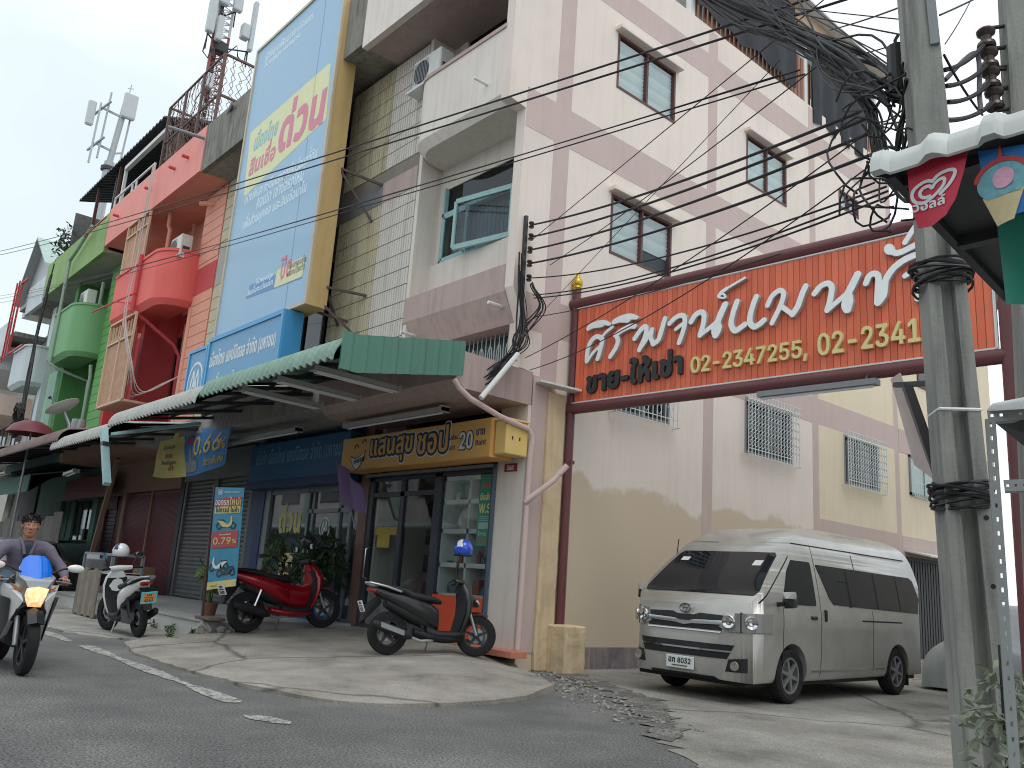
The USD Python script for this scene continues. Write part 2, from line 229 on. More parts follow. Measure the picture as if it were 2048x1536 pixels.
# ------------------------------------------------------------------ lettering
GLY = json.loads('''{"ก":[50,[[5,33,7,38,11,42,16,44,21,45,27,45,34,43,38,41,42,37,44,31,44,0,33,0,33,29,32,32,30,34,26,36,19,35,17,33,16,31,16,30,23,27,22,22,19,21,17,18,16,0,5,0,6,18,7,21,9,23,13,25,5,29]]],"ข":[47,[[4,42,10,44,16,44,19,43,21,41,22,37,22,34,21,31,17,22,17,14,18,10,19,9,25,8,27,9,29,10,30,14,30,44,41,44,41,12,39,7,36,3,29,0,21,-1,13,1,9,5,6,10,6,20,8,25,12,32,12,34,10,36,6,36]]],"ค":[52,[[6,29,7,33,9,38,11,40,15,43,22,44,29,44,35,43,39,41,43,37,45,31,45,0,35,0,34,29,33,32,31,34,27,36,21,35,18,32,17,28,17,20,22,24,29,24,29,16,23,15,19,13,17,7,17,0,6,0]]],"ง":[45,[[1,44,12,44,22,9,25,10,29,14,30,20,30,26,29,30,27,34,23,35,20,35,18,43,21,44,28,44,33,42,37,39,41,32,42,27,42,21,40,12,37,8,34,4,31,2,26,1,13,0]]],"จ":[45,[[3,32,3,41,7,43,13,44,22,45,27,44,33,41,36,38,38,34,40,25,40,15,38,10,36,7,32,3,26,1,10,0,9,18,5,19,5,25,19,25,20,9,21,9,25,10,28,14,29,19,28,28,27,31,25,34,20,36,11,35]]],"ฉ":[50,[[6,25,17,25,17,15,18,11,22,9,26,9,29,10,31,13,33,18,33,27,31,33,26,35,19,36,15,35,7,32,7,41,15,44,20,45,29,44,37,42,41,37,43,31,44,0,35,0,34,6,30,3,25,0,18,-1,11,2,8,5,6,9]]],"ช":[48,[[4,42,10,44,15,44,19,43,21,41,22,37,22,34,21,31,17,23,17,14,17,12,19,9,21,8,25,8,29,9,30,14,30,25,29,28,25,29,25,34,28,35,30,36,31,40,32,44,42,44,41,36,39,33,37,31,40,29,41,26,42,12,40,8,37,3,30,0,21,-1,14,1,9,4,6,9,6,20,8,26,11,32,12,34,10,36,6,35]]],"ซ":[48,[[3,44,11,44,12,41,13,40,16,40,18,44,23,44,23,33,19,25,17,21,18,12,19,9,23,8,26,8,29,9,31,14,31,24,29,28,26,29,26,34,29,35,31,37,32,39,32,44,43,44,42,36,41,34,37,31,40,29,42,25,42,11,40,6,38,3,32,0,27,-1,21,-1,15,0,10,4,7,9,6,20,8,25,14,33,9,33,6,35,4,38]]],"ด":[51,[[4,18,4,25,5,31,7,36,11,41,17,44,22,45,31,44,37,43,42,38,44,33,45,0,34,0,34,29,33,33,30,35,24,36,19,34,17,31,15,24,16,17,17,11,21,8,27,8,27,0,19,-1,14,0,11,2,7,8]]],"ต":[52,[[4,19,4,27,5,34,7,38,10,42,14,44,20,44,24,43,26,40,28,43,31,44,37,44,40,44,44,41,46,35,46,0,35,0,35,32,35,34,33,35,30,35,28,32,24,32,22,35,19,36,18,34,16,29,16,19,17,12,21,8,23,8,27,8,28,0,25,-1,20,-1,14,1,11,2,8,6,6,9]]],"ถ":[50,[[5,33,6,37,10,41,17,44,21,45,29,44,35,43,38,41,41,37,44,31,44,0,33,0,32,31,30,34,25,36,21,36,18,34,16,31,16,30,23,27,22,22,18,21,16,17,17,9,18,7,22,7,23,1,20,0,14,-1,9,1,7,3,6,7,6,18,9,23,13,25,5,29]]],"ท":[51,[[6,44,14,44,16,37,21,42,28,44,35,44,39,43,42,40,44,36,45,31,45,0,34,0,34,30,33,32,31,34,28,35,25,35,22,34,20,31,18,28,17,24,17,0,6,0]]],"น":[51,[[6,44,17,44,17,14,18,12,20,10,25,9,30,11,33,16,34,44,45,44,45,0,36,0,35,6,30,2,23,-1,15,0,10,3,7,8,6,13]]],"บ":[51,[[6,44,17,44,17,14,18,11,20,9,26,8,31,9,33,14,34,44,44,44,44,13,42,6,38,2,30,-1,22,-1,15,1,12,2,9,5,7,9,6,15]]],"ป":[51,[[6,44,17,44,17,16,18,12,19,10,21,8,26,8,29,9,32,11,33,16,34,59,44,59,44,15,43,9,42,6,38,2,30,-1,22,-1,15,1,12,2,9,5,7,9,6,15]]],"พ":[58,[[3,44,13,44,17,15,25,44,32,43,40,16,44,44,55,44,47,0,37,0,29,29,21,0,10,0]]],"ภ":[50,[[2,1,3,7,6,7,7,8,8,18,9,21,11,24,14,25,5,29,6,35,10,40,14,43,18,44,28,45,35,43,39,41,42,38,44,34,44,31,44,0,34,0,33,29,32,33,31,34,26,36,20,35,18,33,17,31,17,30,24,27,24,26,23,22,21,21,19,19,18,7,17,3,15,1,11,0,6,0]]],"ม":[51,[[6,44,17,44,18,20,18,16,20,12,22,10,24,9,28,9,32,10,34,14,35,44,45,44,45,13,44,7,40,2,35,0,27,0,20,2,16,7,15,0,7,0]]],"ย":[50,[[4,15,6,20,9,22,12,23,8,25,5,30,5,35,6,39,9,42,13,44,16,44,24,44,26,43,25,36,20,36,17,35,16,33,16,31,16,29,19,27,25,26,25,20,21,19,18,18,16,16,16,13,17,11,21,8,26,8,30,9,31,10,32,14,33,44,43,44,43,13,42,7,38,3,33,0,27,-1,20,-1,13,1,9,3,6,6,5,9]]],"ร":[41,[[3,3,6,12,12,9,18,8,24,8,26,10,27,11,27,13,25,15,11,21,6,25,4,30,4,35,6,39,11,43,16,44,28,44,35,42,35,34,28,36,20,36,16,35,15,34,15,32,17,30,29,25,36,20,38,16,38,11,35,4,30,1,23,-1,10,0,4,2]]],"ล":[48,[[4,7,3,14,4,17,6,20,9,23,16,26,31,28,30,33,28,35,25,36,16,36,7,32,7,41,16,44,26,45,33,43,38,39,41,35,42,31,42,0,31,0,31,19,18,17,15,15,14,13,15,10,17,8,19,7,24,7,25,0,20,-1,15,-1,11,0,6,3]]],"ว":[40,[[3,3,6,10,14,8,18,8,20,9,24,14,25,20,25,28,23,32,20,34,15,36,9,35,4,34,4,42,11,44,18,45,24,44,28,42,33,37,36,28,36,17,34,10,33,7,27,2,19,-1,9,0]]],"ศ":[52,[[6,29,8,37,11,40,15,43,20,44,28,45,33,44,36,42,39,44,39,47,49,47,48,41,43,37,44,34,45,29,45,0,35,0,34,30,32,34,27,36,22,35,18,33,17,28,17,20,17,20,21,23,29,24,29,16,23,15,19,13,17,9,17,0,6,0]]],"ษ":[54,[[6,44,17,44,17,13,18,11,21,9,27,8,31,9,33,11,34,14,35,17,26,18,23,21,21,24,22,30,23,31,29,30,29,27,30,25,35,25,35,44,46,44,46,25,50,25,50,18,46,17,45,10,41,3,37,1,33,0,23,-1,15,1,10,4,7,9,6,15]]],"ส":[47,[[4,7,3,14,4,17,6,20,9,23,17,26,31,28,30,33,28,35,25,36,16,36,7,32,7,41,14,44,20,45,28,44,33,43,35,44,35,47,45,47,44,41,40,37,42,31,42,0,31,0,31,19,18,17,15,15,14,13,15,10,17,8,19,7,24,7,25,0,20,-1,15,-1,11,0,6,3]]],"ห":[49,[[6,44,17,44,18,27,32,44,44,44,33,31,39,28,43,22,44,18,44,0,34,0,33,17,31,21,27,23,26,23,18,14,17,0,7,0]]],"อ":[47,[[4,15,4,25,23,25,23,18,15,18,16,11,17,9,20,8,24,7,28,9,30,12,32,18,31,27,28,33,24,35,18,36,13,35,6,33,6,42,16,44,27,44,31,43,35,41,40,35,42,30,43,25,42,14,40,7,37,4,34,2,30,0,26,-1,20,-1,13,1,10,2,7,6,5,10]]],"ฮ":[47,[[4,15,4,25,23,25,23,18,15,18,16,11,17,9,20,8,24,7,28,9,30,12,32,18,31,28,30,31,27,34,23,36,18,36,12,35,6,33,6,42,12,44,19,45,26,44,32,42,34,44,35,47,45,46,44,41,39,37,41,33,42,29,43,18,41,9,39,6,36,3,32,0,26,-1,20,-1,14,0,10,2,7,6,5,10]]],"ะ":[29,[[3,13,5,17,6,17,13,16,13,13,14,11,25,11,25,4,8,4,4,7],[3,35,5,39,13,38,13,35,14,34,25,33,25,26,8,27,4,30]]],"ั":[0,[[-28,56,-27,62,-25,63,-18,62,-18,59,-17,57,2,57,2,50,-23,51,-26,53]]],"า":[34,[[1,42,8,44,17,45,23,43,27,39,28,34,28,0,18,0,17,33,15,35,12,36,7,36,2,34]]],"ำ":[34,[[1,42,8,44,17,45,24,42,27,39,28,34,28,0,18,0,17,33,15,35,12,36,7,36,1,34],[-24,55,-24,57,-23,60,-20,63,-16,64,-11,63,-8,62,-6,60,-5,57,-5,55,-6,52,-9,49,-12,48,-16,48,-20,49,-23,52],[-18,55,-17,53,-13,53,-11,54,-11,57,-12,59,-15,59,-17,58]]],"ิ":[0,[[-42,55,-35,58,-6,58,-6,50,-42,50]]],"ี":[0,[[-43,55,-35,58,-16,58,-16,64,-7,64,-7,50,-43,50]]],"ื":[0,[[-42,55,-35,58,-26,58,-26,64,-19,64,-18,58,-14,58,-13,64,-6,64,-6,50,-42,50]]],"ุ":[0,[[-20,-6,-17,-5,-12,-5,-9,-6,-7,-7,-7,-9,-7,-21,-16,-21,-16,-13,-17,-12,-19,-11]]],"ู":[0,[[-33,-6,-25,-5,-24,-6,-22,-9,-21,-14,-20,-15,-18,-15,-15,-13,-15,-5,-6,-5,-7,-16,-9,-19,-13,-21,-21,-21,-26,-20,-29,-17,-31,-11,-33,-11]]],"เ":[27,[[7,44,18,44,18,10,20,8,24,8,25,2,24,0,20,-1,14,0,10,1,8,4,7,7]]],"แ":[50,[[31,44,42,44,42,10,44,8,47,8,48,1,47,0,43,-1,37,0,34,1,31,5],[7,44,18,44,18,10,20,8,24,8,25,2,25,1,24,0,20,-1,14,0,10,2,8,4,7,7]]],"โ":[27,[[1,58,1,63,9,66,29,66,29,58,16,58,18,55,19,51,20,10,20,8,22,8,25,8,26,2,25,0,21,-1,16,0,12,1,9,4,8,7,8,51,8,54,6,57,4,58]]],"ใ":[27,[[2,65,8,67,17,67,22,65,24,63,25,60,26,55,25,52,19,44,18,40,18,10,19,8,24,7,24,1,22,0,20,-1,13,0,9,2,7,6,7,41,9,46,14,52,14,56,13,58,10,59,6,59,2,57]]],"ไ":[27,[[0,58,2,66,27,66,27,58,24,58,21,56,20,51,20,10,21,8,25,8,26,2,26,1,25,0,22,-1,15,0,12,1,9,5,9,50,10,54,12,58]]],"่":[0,[[-17,68,-7,68,-7,50,-17,50]]],"้":[0,[[-30,66,-25,68,-21,68,-18,67,-17,65,-15,63,-16,57,-4,57,-4,50,-30,50,-30,54,-26,56,-24,58,-24,59,-25,61,-29,61]]],"์":[0,[[-22,53,-22,58,-21,60,-18,61,-15,62,-2,62,-2,55,-12,54,-13,53,-13,50,-21,48]]]}''')
UP = set('ัิีื'); TONE = set('่้์'); LOW = set('ุู')
def thai(text, h, bold=0.0, spacing=0.0):
    """drawing of Thai (and Latin) text, consonants h high, baseline at 0"""
    x = 0.0; shapes = []; prev_up = False; prev_tall = False
    for ch in text:
        if ch == ' ': x += 24; continue
        if ch not in GLY:
            s_ = latin(ch, 46.0); x0, _, x1, _ = s_.bounds
            shapes.append(affinity.translate(s_, x + 4 - x0, 0)); x += x1 - x0 + 9; prev_up = False; continue
        adv, rings = GLY[ch]; dy = 0.0; dx = 0.0
        if ch in TONE and not prev_up: dy = -2.0
        if ch in TONE and prev_up: dy = 15.0
        if (ch in TONE or ch in UP) and prev_tall: dx = -12.0
        P = None
        for r in rings:
            q = Polygon(np.array(r, float).reshape(-1, 2)).buffer(0)
            P = q if P is None else P.symmetric_difference(q)
        shapes.append(affinity.translate(P, x + dx, dy)); x += adv + (spacing if adv else 0)
        if adv: prev_tall = ch in 'ปฝฟ'
        prev_up = ch in UP
    s_ = union_all(shapes)
    if bold: s_ = s_.buffer(bold)
    k = h / 45.0; return affinity.scale(s_, k, k, origin=(0, 0))
_LAT = {}
def latin(text, h, bold=True):
    key = (text, bold)
    if key not in _LAT:
        m = meshkit.text_mesh(text, 1.0, 0.01, bold); v, f = m.vertices, m.faces
        top = (v[f][:, :, 2] > 0.005).all(1); _LAT[key] = union_all([Polygon(t[:, :2]).buffer(0.0008) for t in v[f][top]]).simplify(0.004)
    return affinity.scale(_LAT[key], h, h, origin=(0, 0))
def fit(s_, w=None, h=None, at=(0, 0)):
    """scale a drawing to width w (and height h if given), lower left corner at 'at'"""
    x0, y0, x1, y1 = s_.bounds; kx = w / (x1 - x0) if w else h / (y1 - y0); ky = h / (y1 - y0) if h else kx
    return affinity.translate(affinity.scale(s_, kx, ky, origin=(x0, y0)), at[0] - x0, at[1] - y0)

# ------------------------------------------------------------------ palette
WHITEP = mat('wall_cream_plaster', C(222, 209, 199), 0.75, 0.09, 0.9, 0.15, 18, streak=0.22, stain=C(190, 178, 165), patch=(C(200, 183, 160), 2.7, 1.9))
MAUVE = mat('mauve_painted_plaster', C(192, 172, 166), 0.75, 0.06, 1.5, 0.1, 25, streak=0.12)
FRONTP = mat('front_cream_plaster', C(216, 208, 199), 0.75, 0.06, 1.5, 0.12, 25, streak=0.28, stain=C(165, 152, 142))
MAUVEF = mat('front_mauve_plaster', C(178, 158, 152), 0.75, 0.08, 1.5, 0.15, 25, streak=0.35, stain=C(120, 104, 98))
YELP = mat('pale_yellow_plaster', C(218, 204, 178), 0.75, 0.05, 1.5, 0.1, 25, streak=0.1)
BASEG = mat('grimy_grey_base', C(120, 112, 116), 0.85, 0.35, 5, 0.3, 30, streak=0.5, stain=C(196, 170, 150))
ASPH = None
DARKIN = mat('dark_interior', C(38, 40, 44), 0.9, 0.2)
TILEW = mat('ribbed_tile_white', C(205, 200, 192), 0.5, 0.06, 2.0, 0.0, 40, streak=0.35, stain=C(120, 112, 96))
TILEY = mat('ribbed_tile_yellowed', C(190, 182, 155), 0.55, 0.10, 2.0, 0.0, 40, streak=0.5, stain=C(88, 84, 70))
TILEG = mat('tile_backing', C(128, 122, 112), 0.8, 0.2)
CONC = mat('weathered_concrete', C(150, 148, 140), 0.85, 0.22, 2.2, 0.35, 30, streak=0.55, stain=C(70, 70, 66))
CONCL = mat('pale_concrete', C(172, 171, 164), 0.85, 0.15, 2.2, 0.3, 30, streak=0.2)
GLS = glass('window_glass', (0.75, 0.82, 0.82), 0.03, 1.5)
GLD = glass('dark_window_glass', (0.25, 0.3, 0.32), 0.03, 1.5)
BROWNF = mat('brown_window_frame', C(92, 60, 56), 0.5, 0.1)
TEALF = mat('pale_teal_frame', C(150, 186, 184), 0.5, 0.12, 6, streak=0.2)
WHMET = mat('white_painted_metal', C(214, 216, 214), 0.45, 0.06, 3, streak=0.15)
GREYM = mat('grey_painted_metal', C(130, 134, 136), 0.45, 0.1, 3, streak=0.2)
DARKM = mat('dark_metal', C(58, 58, 60), 0.5, 0.15)
BLACKP = mat('black_plastic', C(26, 27, 29), 0.45, 0.15)
RUBBER = mat('rubber', C(30, 30, 31), 0.85, 0.2, 12, 0.2, 90)
GALV = mat('galvanised_steel', C(160, 164, 165), 0.4, 0.12, 6, metal=0.6)
CHROME = mat('chrome', C(210, 212, 215), 0.12, 0.05, metal=1.0)
PVCP = mat('pink_pvc_pipe', C(206, 182, 176), 0.5, 0.06)
TUBEW = mat('fluorescent_tube_off', C(226, 228, 228), 0.3, 0.03)

# ------------------------------------------------------------------ ground, road, apron
def ramp_mat(name, stops, scale, rough, bump, bscale, fine=120.0, finek=0.35, detail=8, crack=0.0):
    n = {'ge': ('geometry', {}), 'n1': ('noise_texture', {'scale': scale, 'detail': detail, 'roughness': 0.62}), 'r1': ('rgb_ramp', {'ramp': stops}),
         'n2': ('noise_texture', {'scale': fine, 'detail': 3.0, 'roughness': 0.7}), 'r2': ('rgb_ramp', {'ramp': [(0.32, (max(1 - finek, .15),) * 3), (0.5, (1, 1, 1)), (0.62, (1 + finek * .6,) * 3), (0.72, (1 + finek * 1.3,) * 3)]}),
         'mx': ('mix', {'mix_type': 'multiply', 'fac': 1.0}), 'nb': ('noise_texture', {'scale': bscale, 'detail': 5.0, 'roughness': 0.7}), 'bp': ('bump', {'strength': bump, 'distance': 0.012}),
         'p': ('principled_bsdf', {'roughness': rough, 'specular_ior_level': 0.35})}
    l = [('ge.position', 'n1.vector'), ('ge.position', 'n2.vector'), ('ge.position', 'nb.vector'), ('n1.fac', 'r1.fac'), ('n2.fac', 'r2.fac'), ('r1.color', 'mx.color1'), ('r2.color', 'mx.color2'), ('nb.fac', 'bp.height'), ('bp.normal', 'p.normal')]
    last = 'mx.color'
    if crack:
        n['nd'] = ('noise_texture', {'scale': 1.1, 'detail': 4.0}); n['vm'] = ('vector_math', {'math_type': 'multiply_add', 'vector2': (0.5, 0.5, 0.5)})
        n['vo'] = ('voronoi_texture', {'feature': 'distance_to_edge', 'scale': crack}); n['rc'] = ('rgb_ramp', {'ramp': [(0.0, (0.25, 0.25, 0.25)), (0.012, (1, 1, 1))]}); n['mc'] = ('mix', {'mix_type': 'multiply', 'fac': 0.8})
        l += [('ge.position', 'nd.vector'), ('nd.color', 'vm.vector1'), ('ge.position', 'vm.vector3'), ('vm.vector', 'vo.vector'), ('vo.distance', 'rc.fac'), (last, 'mc.color1'), ('rc.color', 'mc.color2')]; last = 'mc.color'
    l.append((last, 'p.base_color'))
    MATS[name] = usdkit.material(stage, '/World/Looks/' + name, n, l, surface='p.BSDF'); return MATS[name]
ASPH = ramp_mat('asphalt', [(0.3, C(92, 92, 91)), (0.5, C(108, 108, 106)), (0.68, C(126, 125, 122))], 0.9, 0.85, 1.0, 70, 55, 1.0)
APRONM = ramp_mat('apron_concrete', [(0.28, C(118, 114, 106)), (0.46, C(146, 141, 132)), (0.7, C(168, 163, 154))], 1.6, 0.88, 0.7, 50, 70, 0.4, crack=0.22)
ALLEYM = ramp_mat('alley_concrete', [(0.28, C(92, 89, 84)), (0.42, C(130, 127, 120)), (0.6, C(152, 149, 142)), (0.75, C(166, 163, 155))], 0.9, 0.8, 0.6, 50, 70, 0.45, crack=0.22)
DARKASPH = ramp_mat('dark_broken_asphalt', [(0.3, C(84, 83, 80)), (0.5, C(108, 106, 102)), (0.7, C(140, 137, 130))], 2.5, 0.9, 1.0, 40, 45, 1.0)
PAINTW = ramp_mat('worn_white_paint', [(0.38, C(112, 111, 108)), (0.50, C(158, 156, 150)), (0.66, C(186, 184, 178))], 9.0, 0.85, 0.6, 60, 60, 0.7)

def sheet(poly, zf, step=0.35, edge=None, th=0.0):
    """triangulated sheet over a plan polygon, height zf(x, y); skirt of depth th"""
    poly = poly.segmentize(step * 0.7); x0, y0, x1, y1 = poly.bounds
    gx, gy = np.meshgrid(np.arange(x0, x1, step), np.arange(y0, y1, step)); inner = poly.buffer(-step * 0.35)
    pts = np.stack([gx.ravel(), gy.ravel()], 1); pts = pts[shapely.contains_xy(inner, pts[:, 0], pts[:, 1])]
    ring = np.array(poly.exterior.coords)[:-1]; al = np.vstack([ring, pts])
    from scipy.spatial import Delaunay
    tri = Delaunay(al).simplices; cen = al[tri].mean(1); tri = tri[shapely.contains_xy(poly, cen[:, 0], cen[:, 1])]
    v = np.column_stack([al, [zf(*p) for p in al]])
    a, b, c = v[tri[:, 0]], v[tri[:, 1]], v[tri[:, 2]]; fl = np.cross(b - a, c - a)[:, 2] < 0; tri[fl] = tri[fl][:, ::-1]
    if th:
        n = len(ring); k = len(v); low = v[:n].copy(); low[:, 2] -= th; v = np.vstack([v, low]); q = np.arange(n); q2 = (q + 1) % n
        tri = np.vstack([tri, np.stack([q, k + q, k + q2], 1), np.stack([q, k + q2, q2], 1)])
    return v, tri
def jag(pts, amp, seed, step=0.18):
    """roughen a polyline's outline"""
    L = LineString(pts).segmentize(step); p = np.array(L.coords); r = np.random.default_rng(seed)
    p[1:-1] += r.normal(0, amp, (len(p) - 2, 2)); return [tuple(q) for q in p]
single('road', Bx(-260, 200, -160, 240, -0.4, 0.0), ASPH, 'grey asphalt road surface with worn patches', kind='structure')
bnd = jag([(-9.0, 9.2), (-8.2, 8.85), (-7.1, 8.3), (-6.3, 7.7), (-5.7, 7.0), (-4.9, 6.2), (-3.6, 5.2), (-2.0, 4.2), (0.5, 3.4), (6.0, 3.2)], 0.06, 3)
single('alley_paving', sheet(Polygon(bnd + [(6.0, 34.0), (-9.34, 34.0), (-9.34, 9.0)]), lambda x, y: 0.006, 0.8), ALLEYM, 'pale stained concrete of the alley under the parked van', kind='structure')
dk = Polygon(jag([(-9.2, 9.4), (-8.2, 9.05), (-7.0, 8.5), (-6.1, 7.85), (-5.4, 7.1), (-4.7, 6.3), (-4.9, 6.1), (-5.7, 6.8), (-6.4, 7.5), (-7.3, 8.1), (-8.7, 8.7)], 0.07, 5, .1)).buffer(0)
single('broken_asphalt', sheet(dk, lambda x, y: 0.012, 0.3), DARKASPH, 'dark crumbled strip between the concrete apron and the alley paving', kind='structure')
rb = MB(); rr = np.random.default_rng(21)
for _ in range(320):
    t_ = rr.random(); x, y = (-9.0 + 3.6 * t_, 8.75 - 2.1 * t_); x += rr.normal(0, .3); y += rr.normal(0, .2); s_ = rr.uniform(.006, .028) * (1.5 if rr.random() < .12 else 1)
    rb.add(hull(rr.normal(0, 1, (9, 3)) * (s_, s_, s_ * .6) * .7 + (x, y, .012)))
single('rubble', rb, CONC, 'loose broken concrete chips beside the cream plinth', kind='stuff')
def apz(x, y):
    dr = LineString([(-7.2, 4.4), (-6.84, 5.43), (-7.02, 6.6), (-7.95, 7.75), (-9.1, 8.35)]).distance(Point(x, y))
    return float(np.interp(y, [3.9, 4.3, 5.4, 6.4, 7.8, 8.4], [0.012, 0.045, 0.10, 0.155, 0.245, 0.262])) * min(1.0, .22 + dr / 1.3) + .006 + 0.01 * meshkit.noise(np.array([x * 1.3, y * 1.3, 0.5]))
apf = jag([(-13.45, 5.4), (-13.3, 4.75), (-12.7, 4.2), (-11.5, 3.98), (-10.2, 3.95), (-9.2, 4.0), (-8.45, 4.05), (-8.1, 4.13), (-7.6, 4.27), (-7.2, 4.51), (-6.95, 4.9), (-6.84, 5.43), (-6.86, 6.0), (-7.02, 6.6), (-7.42, 7.38), (-7.95, 7.75), (-8.6, 8.12), (-9.1, 8.35)], 0.012, 9)
single('apron', sheet(Polygon(apf + [(-9.25, 8.42), (-13.45, 8.42)]), apz, 0.22, th=0.16), APRONM, 'rounded concrete apron sloping up to the corner shop', kind='structure')
# cracked strip along the apron's foot, worn edge line
for i, (a, b) in enumerate([((-14.9, 3.72), (-13.2, 3.66)), ((-12.7, 3.7), (-7.55, 3.55)), ((-6.95, 3.36), (-6.45, 3.5))]):
    n_ = max(4, int((b[0] - a[0]) / 0.07)); r = np.random.default_rng(40 + i)
    xs = np.linspace(a[0], b[0], n_); yc = np.linspace(a[1], b[1], n_); w = 0.075 + 0.014 * r.standard_normal(n_) + .03 * np.sin(np.arange(n_) * .21); w[0] = w[-1] = 0.01; w = np.clip(w, 0.008, 0.1)
    poly = Polygon(list(zip(xs, yc - w)) + list(zip(xs[::-1], (yc + w + 0.012 * r.random(n_))[::-1]))).buffer(0)
    poly = max(getattr(poly, 'geoms', [poly]), key=lambda g: g.area)
    v, f = extr(poly, 0.002); v[:, 2] += 0.005
    single('white_line', (v, f), PAINTW, ['short worn white road marking far left beside the white scooter', 'long worn white edge line on the road in front of the apron', 'small broken piece of white road marking in front of the apron'][i], 'road marking')
PAVEM = ramp_mat('old_pavement', [(0.3, C(120, 118, 112)), (0.5, C(150, 148, 141)), (0.7, C(170, 168, 161))], 1.4, 0.85, 0.5, 60, 90, 0.3, crack=0.35)
single('pavement', sheet(Polygon(jag([(-13.5, 5.5), (-13.35, 4.75), (-13.6, 4.25), (-14.4, 4.0), (-16, 3.95), (-20, 3.95), (-28, 3.95), (-60, 3.9)], 0.03, 17) + [(-60, 8.4), (-13.5, 8.4)]), lambda x, y: float(np.interp(y, [3.9, 4.2, 8.4], [0.012, 0.03, 0.05])), 0.5, th=0.1), PAVEM, 'grey cracked concrete pavement under the white scooter', kind='structure')
TILEG2 = mat('pale_glazed_step_tile', C(188, 190, 186), 0.4, 0.05, 3, streak=0.1)
pl = thing('entrance_platform', 'raised pale tiled platform in front of the grey roller shutter', 'platform', (-18, 7, 0))
part(pl, 'body', MB().add(rbox(-22.5, -13.62, 5.62, 8.4, 0.0, 0.30, 0.02)), TILEG2)
TL = [mat('platform_tile_%d' % i, C(178 + 9 * i, 180 + 8 * i, 177 + 8 * i), 0.35, 0.05, 3) for i in range(2)]
k = 0
for i in range(22):
    for j in range(7):
        x0 = -22.46 + i * 0.4; y0 = 5.66 + j * 0.39
        part(pl, 'tile', MB().add(rbox(x0 + .004, x0 + .396, y0 + .004, y0 + .386, 0.296, 0.308, .003)), TL[(i * 7 + j * 3 + (i * j) % 3) % 2]); k += 1
part(pl, 'edge_trim', Bx(-22.5, -13.62, 5.60, 5.64, 0.285, 0.315), CONCL)
cr = MB(); r = np.random.default_rng(5)
for _ in range(40):
    c = np.array([r.uniform(-13.75, -13.4), r.uniform(5.5, 6.6), r.uniform(0.05, 0.22)]); s_ = r.uniform(.03, .09); cr.add(hull(r.normal(0, 1, (10, 3)) * s_ * .7 + c))
part(pl, 'crumbled_end', cr, CONC)

# ------------------------------------------------------------------ corner building
W = -9.3
cb = thing('corner_building', 'four-storey cream and mauve corner shophouse with long side wall along the alley', 'building', (-11.4, 14, 0))
prof = Polygon([(8.45, 0.0), (20.75, 0.0), (20.75, 12.65), (7.1, 12.65), (7.1, 11.2), (7.57, 11.2), (7.57, 8.65), (7.93, 8.60), (7.93, 5.6), (8.17, 5.1), (8.17, 4.36), (8.45, 4.34)])
WIN = [(10.02, 11.69, 9.96, 11.06, 'l'), (10.02, 11.69, 6.79, 7.89, 'l2'), (14.11, 15.67, 9.66, 10.79, 'l'), (14.11, 15.67, 6.72, 7.8, 'l'), (18.02, 19.0, 10.54, 11.02, 's'), (18.02, 19.0, 7.5, 7.98, 's'), (10.3, 11.76, 4.1, 5.1, 'g'), (14.1, 15.82, 3.97, 5.08, 'g'), (18.0, 19.66, 3.86, 4.97, 'g')]
holes = union_all([sbox(a, c, b, d) for a, b, c, d, _ in WIN])
part(cb, 'side_wall', side(extr(prof.difference(holes), 0.2), W - 0.2, 0, 0), WHITEP)
part(cb, 'back_wall', Bx(-13.4, W - 0.2, 20.55, 20.75, 0, 12.6), FRONTP)
part(cb, 'roof_slab', MB().box(-13.4, W - 0.2, 7.2, 20.75, 11.9, 12.3), CONC)
part(cb, 'party_wall', Bx(-13.42, -13.3, 8.5, 20.5, 0, 12.3), FRONTP)
core = MB()
for z in (3.95, 7.4, 10.0): core.box(-13.3, W - 0.2, 8.9, 20.5, z, z + 0.15)
for x in (-10.9,): core.box(x, x + .1, 8.9, 20.5, 0.3, 11.9)
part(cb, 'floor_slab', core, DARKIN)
def band(y0, y1, z0, z1, m=MAUVE, name='painted_band', d=0.004): part(cb, name, Bx(W, W + d, y0, y1, z0, z1), m)
def band_h(z0, z1, y0=7.93, y1=20.75):
    # break round the vertical bands
    cuts = [(8.59, 8.94), (12.76, 13.06), (16.65, 16.9), (20.5, 20.751)]
    y = y0
    for a, b in cuts:
        if a > y and a < y1: band(y, a, z0, z1)
        y = max(y, b)
    if y < y1: band(y, y1, z0, z1)
for a, b in [(8.59, 8.94), (12.76, 13.06), (16.65, 16.9), (20.5, 20.75)]:
    lo = 0.34 if a > 9 else 0.34
    hs = [(lo, 12.6)]
    band(a, b, lo, 12.6)
band_h(8.3, 8.99, 7.95); band_h(11.48, 12.02, 7.6); band_h(5.0, 5.58, 8.2)
band(16.9, 20.5, 2.64, 2.97)
band(16.9, 18.0, 2.97, 5.0, YELP, 'painted_panel'); band(18.0, 19.66, 2.97, 3.86, YELP, 'painted_panel'); band(19.66, 20.5, 2.97, 5.0, YELP, 'painted_panel'); band(16.9, 20.5, 5.58, 7.0, YELP, 'painted_panel')
band(13.06, 16.65, 0.34, 1.1, YELP, 'painted_panel')
part(cb, 'base_course', Bx(W, W + 0.02, 8.9, 20.75, 0.0, 0.33), BASEG)
